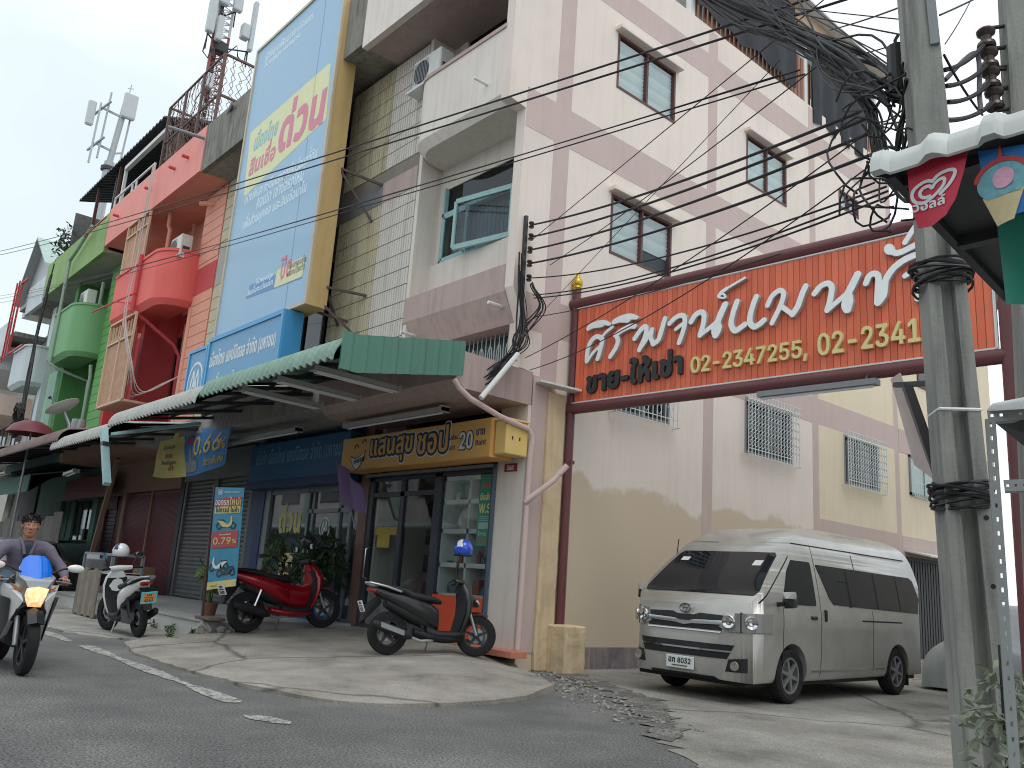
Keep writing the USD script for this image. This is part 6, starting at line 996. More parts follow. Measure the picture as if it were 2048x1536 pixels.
def wheel_parts(c_, R_, w_, spokes, mtyre, mrim, side, P, rim_r=.62, tilt=None):
    """wheel about the y axis; side: which way the face looks"""
    M = np.eye(3) if tilt is None else tilt
    th_ = np.linspace(0, 2 * PI, 13)[:-1]; pr = [(R_ * rim_r, -w_ * .42), (R_ * .86, -w_ * .5), (R_ * .97, -w_ * .36), (R_, 0), (R_ * .97, w_ * .36), (R_ * .86, w_ * .5), (R_ * rim_r, w_ * .42), (R_ * rim_r * .96, 0), (R_ * rim_r, -w_ * .42)]
    wh = P('wheel', move(move(lathe(pr, n=36), rotx(PI / 2)), M, c_), mtyre)
    mb = MB().add(move(lathe([(R_ * rim_r * .99, -w_ * .4), (R_ * rim_r * .99, w_ * .4), (R_ * rim_r * .9, w_ * .38), (R_ * rim_r * .88, -w_ * .38), (R_ * rim_r * .99, -w_ * .4)], n=30), rotx(PI / 2)))
    for k in range(spokes):
        a = 2 * PI * k / spokes + .3; d = np.array([math.cos(a), 0, math.sin(a)]); n_ = np.array([-math.sin(a), 0, math.cos(a)]); y = side * w_ * .30
        q = [d * R_ * .10 + n_ * R_ * .075, d * R_ * .10 - n_ * R_ * .075, d * R_ * rim_r * .92 + n_ * R_ * .05, d * R_ * rim_r * .92 - n_ * R_ * .05]; mb.add(hull([p + np.array((0, y + o, 0)) for p in q for o in (-w_ * .08, w_ * .08)]))
    mb.add(move(lathe([(.001, -w_ * .42), (R_ * .16, -w_ * .40), (R_ * .16, w_ * .40), (.001, w_ * .42)], n=14), rotx(PI / 2)))
    P('rim', move(mb, M, c_), mrim, wh); P('brake_disc', move(move(lathe([(.001, -.006), (R_ * rim_r * .6, -.006), (R_ * rim_r * .6, .006), (.001, .006)], n=20), rotx(PI / 2), (0, -side * w_ * .12, 0)), M, c_), GALV, wh)
    return wh
ALLOY = mat('alloy_wheel', C(150, 150, 150), 0.35, 0.1, 8, metal=0.6, obj=True)
for x in (-1.02, -4.06):
    for s_ in (-1, 1): wheel_parts((x, s_ * .80, .327), .327, .2, 6, RUBBER, ALLOY, s_, lambda n_, m_, k_, to=None: vp(n_, m_, k_, 40, to=to), .66)
vp('underbody', Bx(-4.9, -.2, -.78, .78, .2, .32), BLACKP)
cc = thing('covered_car', 'car under a crumpled silver-grey cover parked behind the silver van', 'car', (-6.3, 16.6, 0))
def lump(x, y, z0):  # car-shaped cover
    return 0
rg = []
for i, y in enumerate(np.linspace(14.5, 18.7, 30)):
    u = (y - 14.5) / 4.2; h = np.interp(u, [0, .03, .22, .36, .7, .9, 1], [.55, .85, .95, 1.4, 1.42, .98, .6]); hw = np.interp(u, [0, .08, .5, .92, 1], [.7, .86, .9, .86, .7]); a = np.linspace(0, PI, 17)
    ring = np.stack([-5.55 + np.cos(a) * hw * (1 - .18 * np.sin(a) ** 2), np.full(17, y), .06 + (np.sin(a) ** .6) * (h - .06)], 1)
    n_ = meshkit.fbm(np.stack([ring[:, 0] * 4, ring[:, 1] * 3, ring[:, 2] * 7], 1), 3, 5)[:, None] - .5; ring += n_ * np.array([.10, .03, .06]); rg.append(ring)
part(cc, 'car_cover', loft(rg), mat('silver_cover', C(172, 178, 180), 0.5, 0.2, 3, streak=0.25), smooth=50); part(cc, 'tyre', MB().add(move(move(lathe([(.12, -.09), (.3, -.09), (.31, 0), (.3, .09), (.12, .09)], n=20), roty(PI / 2)), None, (-4.75, 15.4, .3))), RUBBER)
# car at far left
lc = thing('parked_car', 'grey car seen end-on beyond the rider in front of the corrugated fence', 'car', (-27, 6, 0))
cp = smoothpoly([(-27.0 + 1.6, .3), (-25.2, .5), (-25.25, .9), (-25.6, .98), (-26.1, 1.42), (-27.2, 1.5), (-28.4, 1.45), (-29.1, 1.0), (-29.6, .85), (-29.65, .35)], 5)
cbody = prism_y(Polygon(cp).buffer(0), 5.0, 6.75) ^ prism_x(Polygon(np.vstack([smoothpoly([(5.1, .25), (5.03, .6), (5.05, .9), (5.22, 1.35), (5.4, 1.5), (5.87, 1.54)], 5), smoothpoly([(5.87, 1.54), (6.35, 1.5), (6.52, 1.35), (6.70, .9), (6.72, .6), (6.65, .25)], 5)])).buffer(0), -30, -25)
part(lc, 'body', cbody, mat('grey_car_paint', C(120, 124, 128), 0.35, 0.05, metal=0.4), smooth=35); part(lc, 'rear_window', cbody.translate((.012, 0, .012)) ^ prism_x(Polygon([(5.2, 1.0), (6.55, 1.0), (6.42, 1.40), (5.33, 1.40)]), -26.4, -25), VGL); part(lc, 'side_window', cbody.translate((0, -.012, 0)) ^ prism_y(Polygon([(-28.6, 1.0), (-26.2, 1.0), (-26.5, 1.38), (-28.2, 1.38)]), 4.8, 5.6), VGL)
for y in (5.15, 6.6): part(lc, 'tail_light', cbody.translate((.02, 0, 0)) ^ Manifold.cube((1, .24, .16)).translate((-25.7, y - .12, .74)), mat('tail_red', C(150, 40, 40), 0.3))
part(lc, 'bumper_trim', cbody.translate((.02, 0, 0)) ^ Manifold.cube((1, 2, .06)).translate((-25.6, 4.9, .5)), DGAP); part(lc, 'license_plate', MB().add(rbox(-25.22, -25.19, 5.68, 6.06, .6, .72, .005)), PLATEW)
for x in (-26.1, -28.7):
    for y in (5.12, 6.63): part(lc, 'wheel', MB().add(move(move(lathe([(.1, -.09), (.29, -.09), (.3, 0), (.29, .09), (.1, .09)], n=20), rotx(PI / 2)), None, (x, y, .3))), RUBBER)
fe = thing('corrugated_fence', 'rusty grey corrugated sheet fence at far left', 'fence', (-33, 7, 0)); CF = [mat('fence_sheet_%d' % i, C(142 + 14 * i, 138 + 14 * i, 134 + 12 * i), 0.6, 0.2, 3, streak=0.5) for i in range(2)]
for k in range(9):
    xs = np.linspace(-36.8 + k * .95, -36.8 + k * .95 + .93, 33); rg = [np.array([(x, 7.0 + .035 * math.sin(i * PI / 2), .05), (x, 7.0 + .035 * math.sin(i * PI / 2), 2.15 + .12 * (k % 3)), (x, 7.015 + .035 * math.sin(i * PI / 2), 2.15 + .12 * (k % 3)), (x, 7.015 + .035 * math.sin(i * PI / 2), .05)]) for i, x in enumerate(xs)]; part(fe, 'sheet', loft(rg), CF[k % 2])
bsh = thing('roadside_shrub', 'bushy green shrub in front of the corrugated fence at the left edge', 'shrub', (-31, 5.2, 0)); part(bsh, 'stem', MB().tube([(-31, 5.4, 0), (-31, 5.3, 1.2)], .05, 6).tube([(-31, 5.4, .4), (-31.4, 5.0, 1.3)], .035, 6), DARKM); part(bsh, 'foliage', leaves((-31.0, 5.0, 1.35), (.9, .7, .8), 700, .2, 12), LEAF1)

# ------------------------------------------------------------------ scooters
def gloss(name, col, rough=0.25, metal=0.0, coat=0.6):
    if name not in MATS: MATS[name] = usdkit.material(stage, '/World/Looks/' + name, {'p': ('principled_bsdf', {'base_color': col, 'roughness': rough, 'metallic': metal, 'coat_weight': coat, 'coat_roughness': 0.08})}, [], surface='p.BSDF')
    return MATS[name]
BKG = gloss('glossy_black', (.010, .010, .011), 0.35, 0, 0.15); REDG = gloss('glossy_dark_red', C(150, 14, 30), 0.25, 0.3); WHG = gloss('glossy_white', C(222, 224, 222)); SILG = gloss('silver_paint', C(150, 154, 156), 0.3, 0.5); MBK = mat('matt_black', C(30, 31, 33), 0.6, 0.15, 20, obj=True); SEATM = mat('seat_vinyl', C(34, 34, 36), 0.55, 0.15, 30, 0.15, 120, obj=True); ENG = mat('engine_grey', C(70, 71, 73), 0.5, 0.25, 20, obj=True, metal=0.3); ALLB = mat('black_alloy', C(52, 52, 54), 0.4, 0.2, 10, obj=True, metal=0.3)
TLRED = gloss('tail_lamp_red', C(150, 22, 26)); CLEAR = gloss('clear_lens', C(196, 198, 198), 0.1); ORL = gloss('amber_lens', C(214, 130, 40), 0.15)
def ringpath(rows, e=2.5, n=18):
    """rows of (x, z, half width, half height[, tilt])"""
    return [sell(r[0], r[1], 0, r[2], r[3], e, n, r[4] if len(r) > 4 else 0.0) for r in rows]
def scooter(label, x, y, z, ang, lean, steer, col, side=None, wall='small', plate=('1กท', '4563'), plate_m=None, plate_frame=None, big=False, screen=False, mirrors='both', seatm=None, K=1.0):
    ca, sa = math.cos(ang), math.sin(ang); gz = z if callable(z) else (lambda a, b: z); zr_, zf_ = gz(x - .62 * K * ca, y - .62 * K * sa), gz(x + .64 * K * ca, y + .64 * K * sa); pit = math.atan2(zf_ - zr_, 1.26 * K)
    t = thing('scooter', label, 'scooter', (x, y, zr_ + (zf_ - zr_) * .49 + .004), rot=ang); L = roty(-pit) @ rotx(-lean); t.L = L
    def P(n_, m_, k_, to=None, sm=40, lab=None):
        return part(to or t, n_, move(m_, L * K), k_, smooth=sm, label=lab, local=True)
    side = side or col; R = .275 if not big else .285; xr, xf = -.62, .64; W_ = 1.0 if not big else 1.22
    wheel_parts(np.array((xr, 0, R)), R, .12 if big else .10, 5, RUBBER, ALLB, -1, lambda n_, m_, k_, to=None: P(n_, m_, k_, to), .60)
    S = rotz(steer); ax = np.array((.50, 0, 0))
    def st(m_): v, f = move(m_); return (v - ax) @ S.T + ax, f
    wheel_parts(np.array((0, 0, 0.0)), R, .09, 5, RUBBER, ALLB, -1, lambda n_, m_, k_, to=None: P(n_, st(move(m_, None, (xf, 0, R))), k_, to), .62)
    for s_ in (-1, 1): P('fork', st(MB().tube([(xf, s_ * .075, R), (.53, s_ * .075, .62)], .020, 8)), GALV)
    a_ = np.linspace(-.55, 1.5, 9); fd = [np.array([(xf + (R + .035) * math.sin(-t_) * -1 * -1, w, R + (R + .035) * math.cos(t_)) for w in (-.065, -.05, 0, .05, .065)] + [(xf + (R + .015) * math.sin(-t_), w, R + (R + .015) * math.cos(t_)) for w in (.065, 0, -.065)]) for t_ in a_]
    fd = [np.array([(xf - (R + .04 - .03 * abs(w) / .065) * math.sin(t_), w, R + (R + .04 - .03 * abs(w) / .065) * math.cos(t_)) for w in (-.065, -.04, 0, .04, .065)] + [(xf - (R + .012) * math.sin(t_), w, R + (R + .012) * math.cos(t_)) for w in (.06, 0, -.06)]) for t_ in a_]
    P('front_fender', st(loft(fd)), col)
    # leg shield and nose
    sh = [(.36, .27, .13, .05), (.41, .40, .17 * W_, .055), (.46, .56, .19 * W_, .07), (.47, .72, .19 * W_, .085), (.45, .84, .16 * W_, .075), (.41, .95, .09, .05)]
    P('front_shield', loft([sell(cx, cz, 0, hw, hh, 2.6, 20, PI / 2 + .25) for cx, cz, hw, hh in sh]), col)
    P('inner_shield', loft([sell(cx - .055, cz, 0, hw * .93, .02, 3, 16, PI / 2 + .25) for cx, cz, hw, hh in sh[:5]]), MBK)
    P('nose_cover', loft(ringpath([(.44, .74, .15 * W_, .10), (.54, .74, .14 * W_, .085), (.62, .71, .10 * W_, .06), (.67, .68, .04, .03)])), col); P('headlight', MB().add(loft(ringpath([(.56, .735, .125 * W_, .045), (.63, .72, .10 * W_, .035), (.672, .70, .05, .018)]))), CLEAR)
    # floor, belly, tail
    P('floorboard', loft(ringpath([(.42, .29, .13, .05), (.30, .27, .155 * W_, .055), (.05, .27, .16 * W_, .06), (-.12, .31, .15, .09)])), MBK)
    if big: P('centre_tunnel', loft(ringpath([(.44, .50, .10, .16), (.25, .46, .12, .17), (.02, .50, .13, .17), (-.15, .56, .14, .14)])), col)
    P('belly_side', loft(ringpath([(.40, .25, .10, .07), (.2, .225, .15 * W_, .06), (-.1, .25, .15 * W_, .06), (-.28, .30, .11, .05)])), side if big else MBK)
    P('tail_body', loft(ringpath([(.06, .46, .10, .15), (-.08, .53, .15 * W_, .17), (-.28, .61, .165 * W_, .15), (-.5, .69, .145 * W_, .115), (-.7, .76, .115 * W_, .075), (-.86, .815, .07, .042), (-.93, .835, .03, .02)])), side)
    P('lower_cover', loft(ringpath([(.0, .40, .09, .10), (-.2, .47, .13, .11), (-.45, .56, .12, .09), (-.68, .66, .09, .06)])), MBK)
    P('seat', loft(ringpath([(.10, .695, .08, .03, -.1), (.0, .72, .125, .045, -.1), (-.2, .745, .15, .055, -.05), (-.34, .765, .15, .06, -.15), (-.44, .815, .145, .055, -.3), (-.64, .85, .13, .045, -.2), (-.80, .88, .09, .025, -.1)])), seatm or SEATM)
    P('grab_rail', MB().tube([(-.5, .14, .80), (-.72, .15, .86), (-.92, .10, .90), (-.96, 0, .905), (-.92, -.10, .90), (-.72, -.15, .86), (-.5, -.14, .80)], .016, 8), SILG if not big else BKG)
    P('tail_light', loft(ringpath([(-.84, .80, .085, .035), (-.90, .815, .07, .028), (-.935, .82, .03, .015)])), TLRED)
    P('rear_fender', hull([(-.78, .07, .74), (-.78, -.07, .74), (-.95, .06, .62), (-.95, -.06, .62), (-1.0, .055, .42), (-1.0, -.055, .42), (-.96, .05, .42), (-.96, -.05, .42), (-.72, 0, .66)]), MBK)
    pm = MB().add(move(rbox(-.004, .004, -.10, .10, -.075, .075, .003), roty(-.35), (-1.0, 0, .60))); pp = P('license_plate', pm, plate_m or PLATEW, sm=False)
    if plate_frame is not None: P('plate_frame', MB().add(move(MB().box(-.006, .006, -.115, .115, -.09, -.07).box(-.006, .006, -.115, .115, .07, .09).box(-.006, .006, -.115, -.095, -.07, .07).box(-.006, .006, .095, .115, -.07, .07), roty(-.35), (-1.002, 0, .60))), plate_frame, pp, sm=False)
    for txt, w, h, z0 in ((plate[0], .075, .034, .028), ('กรุงเทพมหานคร', .14, .018, -.006), (plate[1], .13, .045, -.06)):
        d_ = thai(txt, 1.0) if any(ord(c) > 0xe00 for c in txt) else latin(txt, 1.0); v, f = extr(fit(d_, w, h, (-w / 2, z0)), .002); P('plate_lettering', move((np.stack([-.0045 - v[:, 2], -v[:, 0], v[:, 1]], 1), f), roty(-.35), (-1.0, 0, .60)), PLATEB, pp, sm=False)
    # engine and exhaust
    P('engine_case', hull([(-.05, .08, .24), (-.05, -.05, .24), (-.1, .1, .42), (-.1, -.06, .42), (-.62, .13, .20), (-.62, .13, .36), (-.62, .06, .2), (-.62, .06, .36), (-.72, .11, .28), (-.3, .14, .2), (-.3, .14, .4)]), ENG, sm=25)
    ex = MB().tube([(-.02, -.10, .20), (-.2, -.13, .18), (-.34, -.15, .22)], .022, 8); P('exhaust_pipe', ex, GALV); P('exhaust', loft([np.stack([np.full(14, x_), -.165 + .055 * k * np.cos(np.arange(14) / 14 * 2 * PI), z_ + .062 * k * np.sin(np.arange(14) / 14 * 2 * PI)], 1) for x_, z_, k in ((-.34, .235, .45), (-.42, .255, .95), (-.62, .315, 1.0), (-.82, .375, .95), (-.88, .39, .6))]), MBK); P('heat_shield', hull([(-.46, -.222, .24), (-.46, -.228, .30), (-.78, -.222, .34), (-.78, -.228, .40), (-.46, -.21, .31), (-.78, -.21, .41)]), SILG if not big else MBK)
    for s_ in ((1,) if not big else (-1, 1)): P('shock_absorber', MB().tube([(-.58, s_ * .12, .30), (-.46, s_ * .12, .58)], .028, 10), CHROME if big else MBK)
    P('side_stand', MB().tube([(.0, .12, .22), (-.02, .20, .02), (.03, .22, .008)], .012, 6), GALV); 
    P('footrest', MB().cyl((-.22, -.15, .36), (-.22, -.24, .36), .016), MBK)
    # handlebar
    P('handlebar_cover', st(loft([sell(.40 - .05 * abs(y_) * 4, .985 + .02, y_, .028 + .05 * (1 - abs(y_) * 4), .03, 2.4, 12) if False else np.stack([.40 + .06 * (1 - abs(y_) * 3) * np.cos(np.arange(12) / 12 * 2 * PI) - .06 * abs(y_) * 3, np.full(12, y_), .985 + (.05 - .08 * abs(y_)) * np.sin(np.arange(12) / 12 * 2 * PI)], 1) for y_ in np.linspace(-.2, .2, 9)])), col if not big else MBK)
    for s_ in (-1, 1):
        P('grip', st(MB().cyl((.34, s_ * .2, .985), (.29, s_ * .35, .98), .018, n=10)), RUBBER); P('brake_lever', st(MB().tube([(.385, s_ * .2, .985), (.37, s_ * .28, .98), (.345, s_ * .36, .975)], .007, 6)), GALV)
        mp_ = st(MB().tube([(.37, s_ * .2, 1.0), (.35, s_ * .25, 1.1), (.36, s_ * .29, 1.17)], .007, 6)); P('mirror_stem', mp_, MBK); mr = P('mirror', st(move((sph((0, 0, 0), (.018, .075, .05))), rotz(s_ * .2), (.355, s_ * .31, 1.19))), MBK); P('mirror_glass', st(move(lathe([(.001, .004), (.9, .004), (.95, 0), (.001, 0)], n=18), np.array([[0, 0, -1.], [.066, 0, 0], [0, .043, 0]]), (.338, s_ * .31, 1.19))), CHROME, mr)
    if screen: P('windscreen', st(loft([sell(cx, cz, 0, hw, .006, 3, 16, PI / 2 + .9) for cx, cz, hw in ((.56, .80, .12), (.50, .92, .16), (.42, 1.06, .13), (.38, 1.12, .07))])), glass('smoked_screen', (.18, .2, .22), .03))
    return t, L
blk, Lb = scooter('black scooter on its side stand in front of the orange corner shop', -9.56, 7.16, apz, math.atan2(1.24, .36), .10, -.38, BKG, plate=('2กฉ', '7155'))
red, Lr = scooter('dark red large scooter parked before the blue office door', -13.25, 6.9, apz, math.atan2(1.26, -.10), .10, -.2, REDG, big=True, screen=False, plate=('1ขพ', '2480'), K=1.12); Lr = red.L
ORPL = mat('orange_plate', C(226, 160, 96), 0.5, 0.05)
wht, Lw = scooter('white and black scooter with an orange number plate seen from behind', -14.3, 4.72, .03, PI + .02, .12, .25, WHG, side=WHG, plate=('1กข', '4563'), plate_m=ORPL, plate_frame=mat('turquoise_plate_frame', C(90, 200, 214), 0.4))
for q in ((-.35, .14, .62),): pass
part(red, 'side_flash', move(loft([sell(cx, cz, -.02, hw, hh, 2.5, 14) for cx, cz, hw, hh in ((-.05, .60, .205, .012), (-.3, .70, .20, .014), (-.6, .77, .165, .01))]), Lr * 1.12), gloss('bright_red_flash', C(176, 22, 44), .2), smooth=40, local=True)
def helmet(name, label, p, rz, shell, visor, accent=None, full=True):
    t = thing(name, label, 'helmet', p, rot=rz); r = .135
    m = trimesh.creation.icosphere(3, 1.0); v = m.vertices * (r * 1.12, r * .95, r * 1.0); f = m.faces; cen = v[f].mean(1)
    low = cen[:, 2] < -.085; face = (cen[:, 0] > .065) & (cen[:, 2] < .045) & (cen[:, 2] > -.075) & (np.abs(cen[:, 1]) < .115)
    part(t, 'shell', (v, f[~low & ~face]), shell, smooth=True, local=True); part(t, 'visor', (v * 1.012, f[face]), visor, smooth=True, local=True); part(t, 'lining', (v * .955, f[~face & (cen[:, 2] > -.10)][:, ::-1]), MBK, smooth=True, local=True)
    part(t, 'rim_edge', MB().tube([(.14 * math.cos(a) , .117 * math.sin(a), -.088) for a in np.linspace(0, 2 * PI, 25)], .011, 6), MBK, smooth=40, local=True)
    if accent is not None: part(t, 'accent_panel', (v * 1.008, f[(cen[:, 2] > .03) & (np.abs(cen[:, 1] - .055) < .035) & ~low & ~face]), accent, smooth=True, local=True)
    return t
BLUEH = gloss('blue_helmet_shell', C(36, 84, 196), .15); DKV = gloss('dark_visor', (.01, .012, .014), .05)
helmet('helmet', 'blue and black helmet hung on the black scooter mirror', (-9.399, 7.450, 1.616), 2.5, BLUEH, DKV, WHG)
helmet('helmet', 'black helmet resting on the red scooter handlebar', (-13.508, 7.300, 1.650), 2.2, BKG, DKV)
helmet('helmet', 'white patterned helmet with a dark stripe on the white scooter', (-14.800, 4.633, 1.277), 2.6, WHG, DKV, NAVYD)

# ------------------------------------------------------------------ sport motorcycle
mc = thing('sport_motorcycle', 'white and black sport motorcycle with lit headlight and blue windscreen coming along the road', 'motorcycle', (-10.40, 2.32, 0.0), rot=-.03)
def M(n_, m_, k_, to=None, sm=40, lab=None): return part(to or mc, n_, m_, k_, smooth=sm, label=lab, local=True)
xr, xf, R = -.66, .68, .30
wheel_parts(np.array((xr, 0, R)), R, .15, 5, RUBBER, ALLB, -1, lambda n_, m_, k_, to=None: M(n_, m_, k_, to), .70); wheel_parts(np.array((xf, 0, R)), R, .115, 5, RUBBER, ALLB, -1, lambda n_, m_, k_, to=None: M(n_, m_, k_, to), .70)
for s_ in (-1, 1):
    M('fork', MB().tube([(xf - .02, s_ * .10, R - .02), (.42, s_ * .10, .86)], .026, 10), GALV); M('clip_on_bar', MB().tube([(.43, s_ * .10, .90), (.38, s_ * .24, .90), (.33, s_ * .36, .885)], .013, 8), MBK); M('grip', MB().cyl((.365, s_ * .26, .897), (.325, s_ * .375, .882), .018, n=10), RUBBER); M('brake_lever', MB().tube([(.42, s_ * .22, .90), (.40, s_ * .30, .893), (.37, s_ * .38, .88)], .007, 6), GALV)
    M('mirror_stem', MB().tube([(.52, s_ * .14, .98), (.50, s_ * .25, 1.03), (.49, s_ * .33, 1.04)], .011, 6), MBK); M('mirror', sph((.49, s_ * .37, 1.04), (.035, .085, .042)), WHG)
    M('side_fairing', hull([(.66, s_ * .10, .70), (.60, s_ * .20, .80), (.40, s_ * .26, .86), (.18, s_ * .25, .80), (.0, s_ * .20, .62), (.1, s_ * .20, .40), (.32, s_ * .19, .30), (.52, s_ * .17, .50), (.3, s_ * .12, .35), (.3, s_ * .1, .85), (.62, s_ * .08, .80)]), WHG if s_ < 0 else WHG, sm=25)
    M('fairing_recess', hull([(.60, s_ * .205, .72), (.48, s_ * .262, .74), (.12, s_ * .268, .74), (.0, s_ * .215, .60), (.1, s_ * .215, .38), (.32, s_ * .205, .28), (.54, s_ * .185, .48), (.3, s_ * .12, .6)]), BKG, sm=25)
    M('turn_signal', hull([(.58, s_ * .15, .82), (.66, s_ * .12, .80), (.62, s_ * .20, .85), (.56, s_ * .235, .885), (.55, s_ * .20, .83), (.60, s_ * .16, .79)]), ORL, sm=25)
a_ = np.linspace(-.9, 1.2, 10); M('front_fender', loft([np.array([(xf - (R + .05 - .03 * abs(w) / .075) * math.sin(t_), w, R + (R + .05 - .03 * abs(w) / .075) * math.cos(t_)) for w in (-.075, -.05, 0, .05, .075)] + [(xf - (R + .015) * math.sin(t_), w, R + (R + .015) * math.cos(t_)) for w in (.07, 0, -.07)]) for t_ in a_]), BKG)
M('front_cowl', hull([(.72, -.06, .80), (.72, .06, .80), (.70, -.12, .90), (.70, .12, .90), (.62, -.17, .94), (.62, .17, .94), (.40, -.16, .98), (.40, .16, .98), (.66, -.09, .68), (.66, .09, .68), (.45, -.15, .7), (.45, .15, .7)]), SILG, sm=25)
M('chin_cowl', hull([(.70, -.08, .66), (.70, .08, .66), (.62, -.14, .60), (.62, .14, .60), (.5, -.15, .5), (.5, .15, .5), (.45, -.12, .74), (.45, .12, .74)]), BKG, sm=25)
HLE = usdkit.material(stage, '/World/Looks/lit_headlight', {'p': ('principled_bsdf', {'base_color': (.8, .6, .35), 'emission_color': (1.0, .72, .36), 'emission_strength': 0.85, 'roughness': .2}), 'g': ('texture_coordinate', {}), 'v': ('voronoi_texture', {'scale': 26.0}), 'r': ('rgb_ramp', {'ramp': [(0.1, (1.0, .88, .6)), (.6, (.85, .45, .14))]})}, [('g.object', 'v.vector'), ('v.distance', 'r.fac'), ('r.color', 'p.emission_color')], surface='p.BSDF')
M('headlight', hull([(.745, -.05, .70), (.745, .05, .70), (.745, -.085, .77), (.745, .085, .77), (.73, -.10, .83), (.73, .10, .83), (.70, -.06, .65), (.70, .06, .65), (.66, -.1, .75), (.66, .1, .75), (.735, 0, .85)]), HLE, sm=25, lab='lit warm headlight')
BLW = usdkit.material(stage, '/World/Looks/blue_windscreen', {'p': ('principled_bsdf', {'base_color': C(10, 120, 240), 'roughness': .06, 'transmission_weight': .15, 'coat_weight': 1.0}), 'g': ('geometry', {}), }, [], surface='p.BSDF')
wv = []
for x_, z_, hw in ((.70, .875, .10), (.63, .95, .15), (.54, 1.03, .15), (.45, 1.11, .12), (.41, 1.15, .07)):
    wv.append(np.array([(x_ - .9 * (y_ ** 2) * 4, y_, z_) for y_ in np.linspace(-hw, hw, 9)] + [(x_ - .012 - .9 * (y_ ** 2) * 4, y_, z_ - .006) for y_ in np.linspace(hw, -hw, 9)]))
M('windscreen', loft(wv), BLW); M('instrument_cluster', hull([(.48, -.08, .95), (.48, .08, .95), (.40, -.08, 1.02), (.40, .08, 1.02), (.42, 0, .93)]), MBK)
M('fuel_tank', loft(ringpath([(.34, .86, .10, .06), (.22, .88, .16, .10), (.05, .86, .17, .11), (-.1, .80, .11, .07)])), BKG); M('seat', loft(ringpath([(-.06, .79, .11, .035), (-.3, .79, .15, .04), (-.42, .84, .12, .04), (-.75, .93, .09, .03), (-.9, .95, .04, .02)])), SEATM); M('tail', loft(ringpath([(-.2, .70, .11, .08), (-.5, .78, .11, .07), (-.8, .88, .08, .05), (-.98, .93, .03, .02)])), WHG)
M('engine', hull([(.3, .14, .28), (.3, -.14, .28), (-.2, .15, .28), (-.2, -.15, .28), (.3, .12, .62), (.3, -.12, .62), (-.2, .13, .6), (-.2, -.13, .6), (.05, 0, .2)]), ENG, sm=20); M('swing_arm', MB().bar((-.15, .10, .38), (xr, .10, R), .05).bar((-.15, -.10, .38), (xr, -.10, R), .05), ALLB); M('exhaust', MB().tube([(.1, -.17, .26), (-.3, -.19, .28), (-.75, -.2, .42)], [.03, .05, .055], 10), MBK)
for s_ in (-1, 1): M('footpeg', MB().cyl((-.18, s_ * .15, .42), (-.18, s_ * .25, .42), .014), MBK)
M('rear_fender', hull([(-.7, -.06, .72), (-.7, .06, .72), (-1.0, -.05, .80), (-1.0, .05, .80), (-1.06, -.04, .55), (-1.06, .04, .55), (-.95, 0, .6)]), MBK)

# ------------------------------------------------------------------ the rider
def chain(joints):
    """hulls of spheres along [(point, radius), ...]"""
    out = []
    for (p, r), (q, s_) in zip(joints[:-1], joints[1:]):
        a = Manifold.sphere(r, 16).translate(tuple(p)); b = Manifold.sphere(s_, 16).translate(tuple(q)); out.append(Manifold.batch_hull([a, b]))
    return out
def ell(c, r, n=20): return Manifold.sphere(1.0, n).scale(tuple(r)).translate(tuple(c))
def organic(ms, refine=.02, it=12):
    m = Manifold.batch_boolean(ms, manifold3d.OpType.Add).refine_to_length(refine); q = m.to_mesh(); tm = trimesh.Trimesh(q.vert_properties[:, :3], q.tri_verts, process=True)
    trimesh.smoothing.filter_taubin(tm, .5, -.53, it); return np.array(tm.vertices), np.array(tm.faces)
pr = thing('person', 'person riding the white sport motorcycle in a grey-violet jacket and blue jeans, bareheaded', 'person', (-10.40, 2.32, 0.0), rot=-.03)
def K(n_, m_, k_, to=None, sm=True, lab=None): return part(to or pr, n_, m_, k_, smooth=sm, label=lab, local=True)
SKIN = usdkit.material(stage, '/World/Looks/skin', {'p': ('principled_bsdf', {'base_color': C(178, 128, 104), 'roughness': .5, 'subsurface_weight': .08, 'subsurface_radius': (.8, .3, .15), 'subsurface_scale': .01}), 'g': ('texture_coordinate', {}), 'n': ('noise_texture', {'scale': 14.0, 'detail': 4.0}), 'r': ('rgb_ramp', {'ramp': [(.3, C(160, 108, 86)), (.7, C(190, 140, 114))]})}, [('g.object', 'n.vector'), ('n.fac', 'r.fac'), ('r.color', 'p.base_color')], surface='p.BSDF')
JKT = mat('grey_violet_jacket', C(104, 98, 112), 0.8, 0.18, 7, 0.4, 26, obj=True); TEE = mat('dark_tee', C(58, 62, 74), 0.85, 0.15, 8, obj=True); JEAN = mat('blue_jeans', C(72, 96, 112), 0.85, 0.2, 10, 0.2, 60, obj=True); HAIR = mat('black_hair', C(24, 22, 22), 0.55, 0.2, 60, 0.5, 160, obj=True); SHOE = mat('dark_shoe', C(46, 44, 46), 0.6, 0.15, obj=True)
